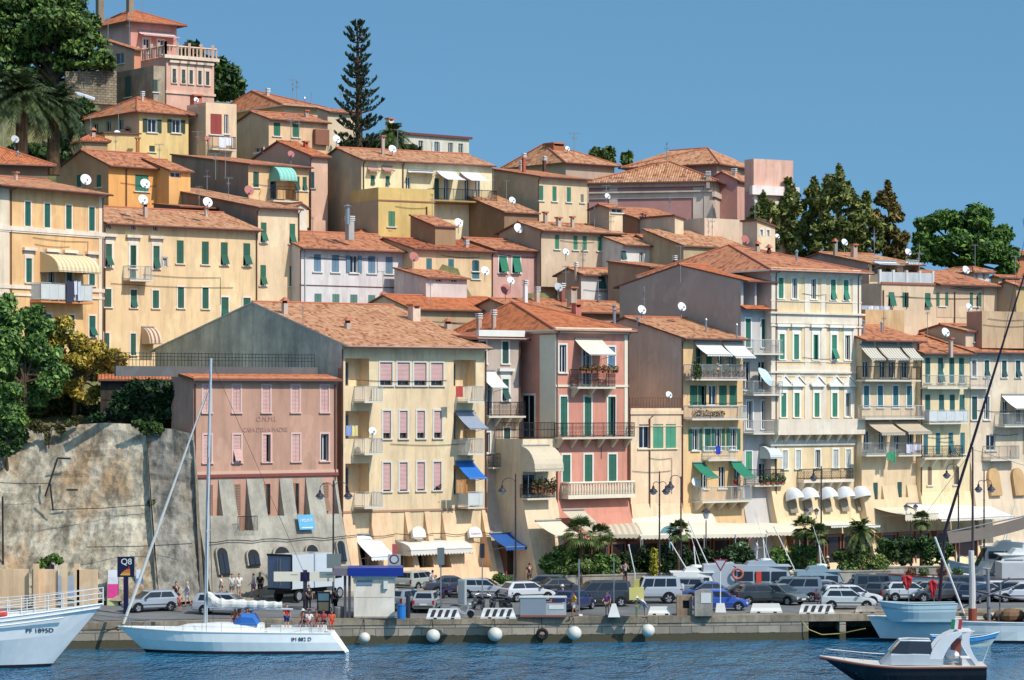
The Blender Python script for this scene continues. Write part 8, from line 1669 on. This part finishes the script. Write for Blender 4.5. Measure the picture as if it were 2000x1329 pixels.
 for x, y, w_, h_ in ((1772, 1138, 12, 14), (1822, 1150, 10, 18)):
  c=P(x,y,200); k=200/F; m=MB(); g=[[c+Vector((math.cos(a)*w_*k*r,.15*math.sin(a*2),-h_*k*(z - .5)*1.6+.1*math.sin(3*a))) for a in [2*math.pi*j/9 for j in range(9)]] for r,z in ((.1,-.05),(1.0,.12),(.75,.3),(.8,.5),(.4,.75),(.3,1.0),(.05,1.05))]; m.loft(g); m.tube([c+Vector((0,0,h_*k)),P(x+4,1196,200)],.025,4,1)
  solo('red_pennant',m,[cloth((196,32,40)),METAL],'bunched red pennant on a pole above the tender, '+('the one nearer its bow' if x < 1800 else 'the one nearer the derrick mast'),'flag','red pennants of the fishing boat')
fishing()
def rowboat():
 q=thing('white_rowing_boat','small white rowing boat with a bright blue gunwale stripe beside the fishing boat','rowing boat'); rings,deck=hull(4.6,1.6,.95,.62,.7,.6,.1,.8,.5,.15,14,.8); build_hull(q,rings,deck,flat('roww',(196,214,216),.5),flat('roww2',(170,190,186),.6),flat('rowd',(150,160,160),.7),stripe=flat('rowblue',(52,150,214),.4),bulwark=.25)
 for x in (-.9,.5):m=MB(); m.box((x - .12,-.7,.4),(x+.12,.7,.45)); m.build('thwart',TEAK,q)
 place(q, 1885, 1259, -3, 194)
rowboat()
def cruiser(name,label,x,D,head,L,B,zs,col,cab,fly=False,glassc=None,ring=False,scale=1):
 t=thing(name,label,'cabin boat',group=None); rings,deck=hull(L,B,zs*1.25,zs,zs*.95,1.3,0,.85,.5,.3,14); build_hull(t,rings,deck,col,ANTI,DECKW)
 c0,c1,z1=cab; m=MB(); w_=B*.4; z0=zs*.98; m.loft([[(x_,-w_*k,z0),(x_+dx,-w_*k*.9,z1),(x_+dx,w_*k*.9,z1),(x_,w_*k,z0)] for x_,k,dx in ((c0,1,.1),((c0+c1)/2,1,0),(c1,.85,-1.0))]); c=m.build('cabin',col if col is not GEL else DECKW,t); n=3
 for j in range(n):
  a,b=c0+.25+(c1 - c0 - 1.1)*j/n,c0+.25+(c1 - c0 - 1.1)*(j+1)/n - .14
  for s_ in (-1,1):m=MB(); zl,zh=z0+(z1 - z0)*.52,z0+(z1 - z0)*.84; m.poly([(a,s_*(w_*.965+.012),zl),(b,s_*(w_*.965+.012),zl),(b,s_*(w_*.92+.012),zh),(a,s_*(w_*.92+.012),zh)]); m.build('cabin_window',SMOKE,c)
 m=MB(); m.poly([(c1 - .18,-w_*.7,z0+.35),(c1 - .18,w_*.7,z0+.35),(c1 - .85,w_*.66,z1 - .12),(c1 - .85,-w_*.66,z1 - .12)]); m.v=[(x_+.03,y,z) for x_,y,z in m.v]; m.build('windscreen',SMOKE,c)
 m=MB(); m.box((c0 - .1,-w_*.9,z1),(c1 - .62,w_*.9,z1+.07)); m.build('cabin_roof',DECKW if col is GEL else col,t)
 m=MB(); m.tube([((c0+c1)/2,0,z1),((c0+c1)/2 - .2,0,z1+2.0)],.05,6); m.lathe([(.42,0),(.45,.1),(.4,.2),(.05,.24)],((c0+c1)/2,0,z1+.35),12); m.tube([((c0+c1)/2+.5,.5,z1),((c0+c1)/2 - .6,.5,z1+3.4)],.02,4); m.build('radar_mast',WHITE,t)
 m=MB(); m.loft([[(x_,-w_*.7,z) for x_,z in ((c0+.9,z1+.07),(c1 - 1.6,z1+.07),(c1 - 2.0,z1+.5),(c0+1.1,z1+.35))],[(x_,w_*.7,z) for x_,z in ((c0+.9,z1+.07),(c1 - 1.6,z1+.07),(c1 - 2.0,z1+.5),(c0+1.1,z1+.35))]]); m.build('flybridge',DECKW if col is GEL else col,t); m=MB()
 for s_ in (-1, 1):
  st = deck[1::2]
  for x_,h_,z in st:m.tube([(x_,s_*h_*.95,z),(x_,s_*h_*.95,z+.6)],.015,4)
  m.tube([(x_, s_ * h_ * .95, z + .6) for x_, h_, z in st], .015, 4)
 m.build('guard_rail', METAL, t)
 if ring:
  m=MB(); m.loft([[(x_,-w_*.9,z) for x_,z in ((c0 - 2.6,zs),(c0,zs),(c0,z1+.25),(c0 - 2.3,z1+.1))],[(x_,w_*.9,z) for x_,z in ((c0 - 2.6,zs),(c0,zs),(c0,z1+.25),(c0 - 2.3,z1+.1))]]); m.build('aft_bulkhead',flat('patrol2',(186,194,200),.4),t); m=MB(); m.box((c0+1.6,-w_ - .03,z0+1.0),(c0+2.0,-w_+.05,z1 - .35)); m.build('orange_jackets',cloth((226,70,50)),t)
  m=MB(); cx=c0+.2; m.tube([(cx+.38*math.cos(a),-w_ - .1,z1 - .5+.38*math.sin(a)) for a in [2*math.pi*j/18 for j in range(19)]],.09,8); m.build('lifebuoy',flat('lifebuoy',(206,110,96),.5),t)
 t.location=PZ(x,D,0); t.rotation_euler=(0,0,R(head)); t.scale=(scale,)*3; return t
cruiser('white_flybridge_boat','white cabin boat with a long canopy roof moored behind the blue saloon',1360,217,0,8.5,3.0,1.6,GEL,(-1.9,1.9,3.6)); cruiser('grey_patrol_boat','grey patrol boat with a red and white lifebuoy behind the give way sign',1484,217.5,0,10.5,3.5,1.9,flat('patrol',(172,182,190),.4),(-2.0,2.9,4.05),ring=True)
cruiser('grey_blue_workboat','grey blue workboat with a long dark side window behind the dark blue hatchback',1592,220,0,9.5,3.4,1.8,flat('workb',(140,164,176),.4),(-1.6,2.6,3.5)); cruiser('small_fishing_cutter','small boat with a little wheelhouse and bare pole mast behind the black people carrier',1252,215,180,7.0,2.6,1.5,GEL,(-1.6,1.6,4.0),scale=.9) if 0 else None
def barge():
 t=thing('rust_red_ketch','old rust red hulled vessel with a white bulwark and flower pots, behind the parked cars','boat'); rings,deck=hull(17,4.6,3.2,2.9,3.0,1.2,0,.8,.5,.4,18,.95); build_hull(t,rings,deck,flat('rusth',(112,52,40),.7),ANTI,flat('bdeck',(170,150,130),.8),stripe=flat('bulw',(206,210,206),.6),bulwark=.5)
 m=MB(); m.box((-7,-1.6,2.6),(-1,1.6,4.1)); c=m.build('deckhouse',flat('houseb2',(206,206,206),.5),t)
 for x in (-6,-4.4,-2.8):m=MB(); m.box((x,-1.62,3.2),(x+.9,-1.6,3.8)); m.build('deckhouse_window',SMOKE,c)
 for x in (-3,0,3):m=MB(); m.ell((x,-2.5,1.5),(.42,.2,.5),10,7); m.build('fender',flat('fendg',(150,156,140),.6),t)
 for i,x in enumerate((2,3.2,4.6,5.6)):m=MB(); m.lathe([(.2,2.5),(.3,2.95)],(x,-1.2,0),10); p=m.build('flower_pot',flat('pot',(176,96,70),.8),t); foliage('flowers',cloud([((x,-1.2,3.25),(.45,.4,.35))],160,.1,i),leafmat((90,60,40),(150,80,50)) if i % 2 else leafmat((60,86,40),(100,126,60)),p)
 m=MB(); m.tube([(1,0,2.8),(1,0,13)],[.12,.06],8); m.tube([(-5.5,0,4),(-5.5,0,11)],[.1,.05],8); m.tube([(1,0,12.8),(8,0,3.2)],.015,4); m.tube([(1,0,12.8),(-5.5,0,10.8),(-8,0,3)],.015,4); m.build('mast',flat('mastd',(74,62,66),.5),t)
 t.location = PZ(1925, 222, 0); t.rotation_euler = (0, 0, R(180))
barge()
cruiser('white_flybridge_yacht','white motor yacht with dark wraparound windows at the right edge behind the old ketch',2005,227,180,12,3.8,2.4,GEL,(-3.0,3.0,4.4))
cruiser('white_sport_boat','white sport boat with a grey tonneau cover beneath the long grey tarpaulin',1960,231,180,9,3.2,3.0,GEL,(-2.8,2.4,4.8))
t=thing('boat_tarpaulin','long sagging grey tarpaulin stretched over a boom at the right edge','tarpaulin',P(1925,1060,229)); m=MB(); pa=[P(1850+22*k,1040 - 4.2*k+4*math.sin(k*.5),229) for k in range(10)]
for a,b in zip(pa,pa[1:]):d=Vector((0,1.2,-.75)); e=Vector((0,-1.2,-.85)); m.poly([a+e,b+e,b,a]); m.poly([a,b,b+d,a+d])
m.build('sheet',cloth((120,108,96)),t); m=MB(); m.tube([pa[0],pa[-1]],.06,6); m.build('ridge_pole',METAL,t)
for i,(x,y0,D,tx,y1,lab) in enumerate(((1560,1130,221,1512,1030,'thin white mast leaning left behind the patrol boat'),(1395,1130,217,1345,1020,'thin white fishing rod pole leaning left above the canopy boat'),(1340,1110,217,1310,1060,'short white pole by the off roader roof'),(1240,1120,216,1228,1065,'short white pole leaning behind the black people carrier'))):
 m=MB(); m.tube([P(x,y0+30,D),P(x,y0,D),P(tx,y1,D)],.045,6); m.lathe([(.07,-.05),(.07,.05)],P(tx,y1,D),6); solo('boat_pole',m,WHITE,lab,'pole')
m=MB(); m.tube([P(236,1222,190),P(205,1235,192),P(190,1218,193.4)],.03,5); solo('bow_line',m,RUBBER,'dark bow line of the white sloop','rope')
# ------------------------------------------------------------------ people
SKIN = flat('skin', (206, 150, 118), .6); SKINB = flat('skintan', (168, 104, 76), .6)
def skinmesh(nodes, edges, name, sub=1):
 """nodes: key -> (pos, radius)"""
 keys=list(nodes); ix={k:i for i,k in enumerate(keys)}; me=bpy.data.meshes.new(name); me.from_pydata([nodes[k][0] for k in keys],[(ix[a],ix[b]) for a,b in edges if a in ix and b in ix],[])
 o=bpy.data.objects.new(name,me); sc.collection.objects.link(o); o.modifiers.new('skin','SKIN'); sd=o.modifiers.new('sub','SUBSURF'); sd.levels=sd.render_levels=sub
 for k in keys:v=me.skin_vertices[0].data[ix[k]]; v.radius=(nodes[k][1],)*2 if not isinstance(nodes[k][1],tuple) else nodes[k][1]; v.use_root=(k == 'pel')
 dg=bpy.context.evaluated_depsgraph_get(); m2=bpy.data.meshes.new_from_object(o.evaluated_get(dg)); bpy.data.objects.remove(o); m2.name=name
 for p in m2.polygons: p.use_smooth = True
 return m2
EDG=[('pel','waist'),('waist','chest'),('chest','neck'),('neck','chin'),('chin','head'),('head','crown'),('chin','nose')]+[e for s_ in 'lr' for e in (('chest','sh'+s_),('sh'+s_,'el'+s_),('el'+s_,'wr'+s_),('wr'+s_,'pa'+s_),('pel','hi'+s_),('hi'+s_,'kn'+s_),('kn'+s_,'an'+s_),('an'+s_,'to'+s_))]
for s_ in 'lr':EDG += [('pa'+s_,'f%d%s' % (i,s_)) for i in range(4)]+[('wr'+s_,'th'+s_)]
def pose_nodes(kind):
 """x forward, y left, z up; adult 1.72 m"""
 n={'pel':((0,0,.93),(.14,.1)),'waist':((0,0,1.08),(.125,.09)),'chest':((.0,0,1.3),(.15,.1)),'neck':((.01,0,1.47),.052),'chin':((.03,0,1.55),.06),'head':((.025,0,1.63),.082),'crown':((.01,0,1.69),.06),'nose':((.115,0,1.6),.014)}
 J = {}
 if kind == 'walk':hip={'l':.32,'r':-.3}; knee={'l':.1,'r':-.55}; arm={'l':-.3,'r':.35}; el={'l':.25,'r':.45}
 elif kind == 'stand':hip={'l':.04,'r':-.03}; knee={'l':0,'r':-.06}; arm={'l':.08,'r':.25}; el={'l':.25,'r':1.1}
 else:hip={'l':1.5,'r':1.38}; knee={'l':.1,'r':.0}; arm={'l':.5,'r':.45}; el={'l':.9,'r':.7}
 for s_, y in (('l', 1), ('r', -1)):
  h=Vector((0,y*.1,.88)); a=hip[s_]; k=h+Vector((math.sin(a)*.42,0,-math.cos(a)*.42)); b=knee[s_]; an=k+Vector((math.sin(b)*.41,0,-math.cos(b)*.41))
  n['hi'+s_]=(tuple(h),.088); n['kn'+s_]=(tuple(k),.058); n['an'+s_]=(tuple(an),.04); n['to'+s_]=(tuple(an+Vector((.17,y*.02,-.03))),.032)
  sh=Vector((0,y*.19,1.4)); a=arm[s_]; e=sh+Vector((math.sin(a)*.28,y*.05,-math.cos(a)*.28)); b=a+el[s_]; wr=e+Vector((math.sin(b)*.25,-y*.01,-math.cos(b)*.25)); d=(wr - e).normalized(); pa=wr+d*.08
  n['sh'+s_]=(tuple(sh),.06); n['el'+s_]=(tuple(e),.04); n['wr'+s_]=(tuple(wr),.028); n['pa'+s_]=(tuple(pa),(.035,.018))
  for i in range(4):n['f%d%s' % (i,s_)]=(tuple(pa+d*(.085 - .012*abs(i - 1.3))+Vector((.024*(i - 1.5),-y*.012,0))),.0085)
  n['th' + s_] = (tuple(wr + d * .05 + Vector((.055, -y * .01, 0))), .0095)
 if kind == 'bend':
  pass
 if kind in ('sit',):
  dz = -.88 + .5
  n = {k: ((p[0], p[1], p[2] + dz + .0), r) for k, (p, r) in n.items()}
 return n
PP = {}
def person_proto(kind):
 if kind in PP: return PP[kind]
 base='walk' if kind == 'walk' else ('sit' if kind == 'sit' else 'stand'); n=pose_nodes(base)
 if kind == 'bend':
  for k in list(n):
   p, r = n[k]
   if p[2] > .98 or k[:2] in ('sh', 'el', 'wr', 'pa', 'th') or k[0] == 'f':
    q=Vector(p) - Vector((0,0,.95)); c,s_=math.cos(.95),math.sin(.95); n[k]=((q.x*c+q.z*s_,q.y,.95 - q.x*s_+q.z*c),r)
 body = skinmesh(n, EDG, 'body')
 top={k:(n[k][0],tuple(x*1.14+.01 for x in (n[k][1] if isinstance(n[k][1],tuple) else (n[k][1],)*2))) for k in ('pel','waist','chest','shl','shr')}
 for s_ in 'lr':a,b=Vector(n['sh'+s_][0]),Vector(n['el'+s_][0]); top['sl'+s_]=(tuple(a+(b - a)*.75),.058)
 shirt=skinmesh(top,[('pel','waist'),('waist','chest'),('chest','shl'),('chest','shr'),('shl','sll'),('shr','slr')],'shirt')
 bt = {'pel': (n['pel'][0], (.165, .128))}
 for s_ in 'lr':h,k,a=(Vector(n[q+s_][0]) for q in ('hi','kn','an')); bt['hi'+s_]=(tuple(h),.108); bt['km'+s_]=(tuple(h+(k - h)*.85),.085)
 sh_=skinmesh(bt,[('pel','hil'),('pel','hir'),('hil','kml'),('hir','kmr')],'shorts')
 lg = dict(bt)
 for s_ in 'lr':k,a=(Vector(n[q+s_][0]) for q in ('kn','an')); lg['kn'+s_]=(tuple(k),.075); lg['am'+s_]=(tuple(k+(a - k)*.93),.058)
 tr=skinmesh(lg,[('pel','hil'),('pel','hir'),('hil','kml'),('hir','kmr'),('kml','knl'),('kmr','knr'),('knl','aml'),('knr','amr')],'trousers')
 hd=Vector(n['head'][0]); m=MB(); fw=(Vector(n['nose'][0]) - hd); fw.z=0; fw.normalize()
 up=(Vector(n['crown'][0]) - Vector(n['neck'][0])).normalized(); c=hd - fw*.02+up*.03
 m.ell(c, (.098, .088, .105), 10, 8); hair = [(p, 0) for p in m.v]
 m.v=[tuple(Vector(p)+(fw*-.05 if (Vector(p) - hd).dot(fw) > .05 and (Vector(p) - hd).dot(up) < .05 else Vector((0,0,0)))) for p in m.v]
 hat=MB(); hat.lathe([(.17,.0),(.1,.02),(.1,.1),(.03,.13)],hd+up*.05,12)
 eyes = MB()
 for s_ in (-1,1):eyes.ell(hd+fw*.078+Vector((0,s_*.03,.0)) ,(.009,.012,.008),6,4)
 mo=MB(); q=hd+fw*.082 - up*.075; mo.box(q - Vector((.006,.022,.005)),q+Vector((.006,.022,.005)))
 shoes = MB()
 for s_ in 'lr':a,b=Vector(n['an'+s_][0]),Vector(n['to'+s_][0]); shoes.loft([[(x,y_+a.y,z) for y_,z in ((-.045,a.z - .07),(.045,a.z - .07),(.04,z1),(-.04,z1))] for x,z1 in ((a.x - .06,a.z+.01),(a.x+.04,a.z+.02),(b.x+.04,b.z))])
 PP[kind] = (body, shirt, sh_, tr, m, hat, eyes, mo, shoes, n); return PP[kind]
def person(x,y,kind,head,top,bottom,label,legs='short',hair=(60,44,36),hat=None,skin=None,D=None,z=None,scale=1.0,group=None):
 body, shirt, sh_, tr, hm, hatm, ey, mo, shoes, n = person_proto(kind)
 p=gpos(x,y,z) if D is None else PZ(x,D,CZ+(HY - y)*D/F if z is None else z)
 t = thing('person', label, 'person', (0, 0, 0), group); sk = skin or SKIN
 def link(me,nm,mat,par):o=bpy.data.objects.new(nm,me); sc.collection.objects.link(o); o.parent=par; ORG[o]=Vector((0,0,0)); 
 def obj(me, nm, mat, par):
  o = bpy.data.objects.new(nm, me)
  if len(me.materials) == 0: me.materials.append(None)
  sc.collection.objects.link(o); o.parent=par; o.material_slots[0].link='OBJECT'; o.material_slots[0].material=mat; return o
 b = obj(body, 'body', sk, t)
 if top: obj(shirt, 'shirt', cloth(top), t)
 obj(sh_ if legs == 'short' else tr,'shorts' if legs == 'short' else 'trousers',cloth(bottom),t)
 def cp(mb):q=MB(); q.v=list(mb.v); q.f=mb.f; q.m=mb.m; q.uv=mb.uv; return q
 if hat: cp(hatm).build('hat', cloth(hat), t)
 cp(hm).build('hair',flat('hair',hair,.7),t); cp(ey).build('eyes',DARK,t); cp(mo).build('mouth',flat('lip',(150,80,76)),t)
 if kind != 'sit' or legs != 'short': cp(shoes).build('shoes', DARK, t)
 dz = min(n['anl'][0][2], n['anr'][0][2]) - .07 if kind != 'sit' else 0.42 * 0
 t.location=p - Vector((0,0,dz*scale)); t.rotation_euler=(0,0,R(head)); t.scale=(scale,)*3; return t
GP = 'people around the fuel station'
for a in ((344,1180,'walk',-60,(30,30,34),(60,54,56),'man in a black T shirt walking by the red skip','long'),(366,1182,'walk',200,(190,206,226),(200,210,226),'person in pale blue clothes walking right of the man in black','short',(200,190,176)),(351,1196,'stand',90,(226,70,40),(150,60,44),'child in orange red standing at the rear of the silver hatchback','short',(50,36,30),None,None,None,None,.72),(268,1178,'stand',0,(206,60,56),(206,150,120),'child in red behind the silver hatchback by the fuel sign','short',(60,40,34),None,None,None,None,.8),
          (432,1168,'walk',0,(236,226,222),(206,180,160),'person in white walking behind the mast of the yacht','short'),(453,1170,'stand',-80,(206,214,206),(120,130,120),'man in pale grey standing above the furled sail, second from the mast','short',(60,50,44)),(467,1170,'stand',-80,(240,236,230),(206,200,190),'woman in a white top standing third from the mast','short',(90,66,50)),(495,1168,'walk',180,(196,200,220),(150,120,150),'person in pale lilac by the corner of the lorry','short'),(508,1170,'stand',-90,(40,34,40),(60,50,60),'woman in black with long dark hair next to the lorry','short',(40,24,22)),
          (655,1198,'stand',150,(34,34,48),(26,26,34),'man in dark overalls leaning by the fuel pump','long',(30,26,26)),(603,1192,'stand',-60,(40,44,60),(30,30,40),'person in dark clothes behind the cockpit crowd','long'),(845,1160,'stand',120,(232,230,230),(90,96,110),'man in a white shirt behind the grey hatchback','long',(40,34,32)),
          (1121,1205,'walk',200,(240,186,40),(226,214,200),'man in a bright yellow shirt and pale shorts by the grey pole','short',(50,36,30),None,SKINB),(1186,1204,'stand',-110,(126,60,130),(176,140,110),'woman in a purple top looking at the harbour','short',(120,80,50)),(1260,1207,'bend',200,(236,234,232),(170,176,196),'person in a white top and skirt bending at the quay edge','short',(90,70,60),(240,238,232)),(1099,1192,'stand',180,(120,40,50),(40,40,60),'person with a white cap behind the steel counter','long',(50,40,36),(238,236,236))):
 a = list(a); D0 = lerp_tab(PAVE_T, a[0]) + .35
 a += [(60, 44, 36), None, None, None, None, 1.0][len(a) - 8:]
 if a[0] in (344, 366): a[11] = 202.4
 elif 420 < a[0] < 520: a[11] = D0; a[12] = 2.34
 if a[11] and a[12] is None: a[12] = ground_z(a[0], a[11])
 names=['x','y','kind','head','top','bottom','label','legs','hair','hat','skin','D','z','scale']; person(**dict(zip(names,[v for v in a])),group=GP if a[0] < 700 else None) if 1 else 0
person(1034,1130,'walk',100,(60,44,56),(90,60,60),'woman in a dark dress under the cream shop awning','short',(70,40,30),D=221,z=2.33)
for x,lab,c in ((1208,'waiter in white left of his companion at the terrace entrance',(226,226,230)),(1221,'person in a pale grey top right of the waiter at the terrace entrance',(206,210,214))):person(x,1118,'stand',60,c,(60,56,60),lab,'long',D=223.5,z=2.33)
DK = 1.42
for x,top,bot,lab,D in ((459,None,(50,60,110),'bare chested bather sitting on the yacht coachroof, nearest the mast',189.8),(470,None,(90,40,40),'tanned bather sitting in the middle of the three on the coachroof',189.5),(483,None,(40,40,50),'tanned bather sitting rearmost of the three on the coachroof',189.2)):person(x,0,'sit',-100,top,bot,lab,'short',(40,30,26),None,SKINB,D,1.62,.95,'crew of the white sloop')
person(560,0,'stand',-60,(206,30,36),(30,40,110),'man in a red T shirt and blue shorts standing in the cockpit','short',(120,90,70),D=189.4,z=1.4,group='crew of the white sloop')
for x,top,bot,lab,ht,D in ((592,None,(120,60,40),'tanned woman with a white hat in the cockpit',(238,236,230),189.6),(604,(226,220,214),(150,90,80),'person in a white vest sitting in the middle of the cockpit',None,189.2),(618,None,(170,60,60),'tanned bather sitting towards the stern of the cockpit',None,189.8),(632,(206,60,70),(60,40,60),'person in dark red sitting beside the fuel pump hose',None,189.4),(648,(232,84,36),(220,70,40),'person in an orange lifejacket sitting on the stern',None,189.0)):person(x,0,'sit',-80 - x % 40,top,bot,lab,'short',(50,34,28),ht,SKINB,D,1.5,.95,'crew of the white sloop')
person(1478,0,'stand',0,(222,226,230),(200,204,210),'crewman in white on the roof of the patrol boat','long',D=217.5,z=4.45,scale=.9); person(1617,0,'stand',180,(70,60,66),(50,46,56),'person with a white hat near the tall lamp post','long',(50,40,36),(240,238,232),D=229,z=2.36)
person(1437,0,'stand',-60,(206,30,40),(60,40,44),'person in red on the yellow house balcony','long',(60,40,30),D=237.2,z=CZ+(HY - 972)*237.2/F,scale=.95)
_h=next(q for q in HOUSES if q.root.name == 'cream_apartment_block'); _u,_v=_h.Rf.uv(855,960); _p=_h.Rf.pt(_u,0,-.2)
person(1000+F*_p.x/_p.y,0,'bend',-53,(60,66,90),(40,40,50),'person leaning out of a window of the cream apartment block','short',(70,54,44),D=_p.y,z=_v - .85)
# ------------------------------------------------------------------ laundry,balcony plants,parasol
def laundry(f, x0, x1, y0, y1, w_, cols, label, name='laundry', seed=1):
 r=random.Random(seed); a,vt=f.uv(x0,y0); b=f.uv(x1,y0)[0]; vb=f.uv(x0,y1)[1]; mats=[cloth(c) for c in cols]; mb=MB(); u=a; i=0
 while u < b - .1:
  ww = min(r.uniform(.35, .8), b - u); dr = (vt - vb) * r.uniform(.6, 1); n = 4
  for k in range(n):
   q0,q1=u+ww*k/n,u+ww*(k+1)/n; s0,s1=.04*math.sin(k*2+i),.04*math.sin(k*2+2+i); mb.poly([f.pt(q0,vt - dr,w_+s0*2),f.pt(q1,vt - dr,w_+s1*2),f.pt(q1,vt,w_+s1),f.pt(q0,vt,w_+s0)],i % len(mats))
  u += ww + .06; i += 1
 mb.tube([f.pt(a,vt,w_),f.pt(b,vt,w_)],.012,4); solo(name,mb,mats,label,'laundry')
HB = {h.root.name: h for h in HOUSES}
h=HB['salmon_villa']; laundry(h.Rf,106,134,548,592,1.35,[(60,60,84),(232,232,236),(210,216,230)],'white and navy washing draped over the salmon villa balcony',seed=2)
h=HB['cream_apartment_block']; laundry(h.Rf.off(1.5),676,700,832,856,.0,[(150,170,220),(240,220,140),(230,232,238)],'pale blue and yellow washing on the middle balcony of the cream block',seed=3); laundry(h.Rf.off(1.5),891,914,938,978,.02,[(206,150,90),(196,130,70)],'orange patterned rug hung over the lower right balcony of the cream block','hung_rug',4); laundry(h.Rf.off(1.5),890,906,755,778,.02,[(206,70,60),(226,120,90)],'red towel over the top right balcony of the cream block','hung_towel',5)
h=HB['red_door_house']; laundry(h.Rf.off(1.0),428,455,268,290,.02,[(240,240,242)],'white sheet hung on the balcony of the red door house','hung_sheet',6)
h=HB['yellow_balcony_house']; laundry(h.Rf.off(.85),1398,1406,872,896,.02,[(40,70,190)],'bright blue towel on the yellow house balcony','hung_towel',7)
h=HB['pale_awning_house']; laundry(h.Rf.off(1.15),1770,1800,868,886,.02,[(232,226,236),(206,200,216)],'white washing on the lowest balcony of the pale house with striped awnings',seed=8); laundry(h.Rf.off(1.15),1732,1750,884,905,.02,[(60,160,110)],'green cloth hanging below the pale house balcony','hung_cloth',9)
h=HB['patched_parapet_house']; laundry(h.Rf,1683,1760,596,607,-1.6,[(226,228,236),(206,212,226),(180,186,206)],'long line of pale washing behind the patched ochre parapet',seed=10)
def boxplants(f, x0, x1, y, w_, mat, label, n=500, r=.3, seed=1, pots=True):
 a,v=f.uv(x0,y); b=f.uv(x1,y)[0]; k=max(2,int((b - a)/.5)); t=thing('balcony_plants',label,'plants',f.pt((a+b)/2,v,w_)); mb=MB(); cl=[]
 for i in range(k):u=a+(b - a)*(i+.5)/k; mb.fbox(f,u - .2,u+.2,v,v+.2,w_ - .12,w_+.1); cl.append((tuple(f.pt(u,v+.2+r*.6,w_)),(.3,.3,r*rnd.uniform(.7,1.3))))
 mb.build('flower_boxes',flat('pot',(176,96,70),.8),t); foliage('leaves',cloud(cl,n,.08,seed),mat,t)
h=HB['pink_house']; boxplants(h.Rf,1115,1190,729,1.15,leafmat((96,70,40),(150,120,50)),'rusty red flower boxes along the pink house upper balcony',500,.25,1)
h=HB['terrace_annex']; boxplants(h.Rf,1022,1070,962,1.0,leafmat((50,64,28),(140,96,60)),'bushy dark flower boxes under the rounded beige awning',900,.55,2)
h=HB['yellow_balcony_house']; boxplants(h.Rf,1338,1352,740,1.0,leafmat((48,66,26),(90,110,40)),'big hanging creeper at the corner of the yellow house top balcony',700,.65,3); boxplants(h.Rf,1360,1440,738,.8,leafmat((60,84,40),(150,110,90)),'row of potted plants on the yellow house top balcony',500,.3,4); boxplants(h.Rf,1338,1400,817,.9,leafmat((80,80,44),(170,120,90)),'row of potted flowers on the yellow house second balcony',400,.3,5)
h=HB['grey_gabled_house']; boxplants(h.Rf,1465,1515,946,1.2,leafmat((54,80,50),(110,140,96)),'green potted plants on the curly iron balcony of the grey house',500,.4,6)
f=h.Rf; u,v=f.uv(1478,735); m=MB(); c=f.pt(u,v,1.2); ax=Vector((.75,-.35,.55)).normalized(); a=ax.cross(Vector((0,0,1))).normalized(); b=a.cross(ax); rg=[[c+(a*math.cos(t_)+b*math.sin(t_))*r_+ax*z_ for t_ in [2*math.pi*j/12 for j in range(12)]] for r_,z_ in ((.95,-.12),(.6,.14),(.05,.28))]; m.loft(rg,caps=False); m.tube([c+ax*.3,c - ax*1.0,f.pt(u - .1,v - 1.5,1.1)],.025,5,1); solo('balcony_parasol',m,[cloth((206,226,224)),METAL],'tilted pale parasol on the grey house balcony','parasol')
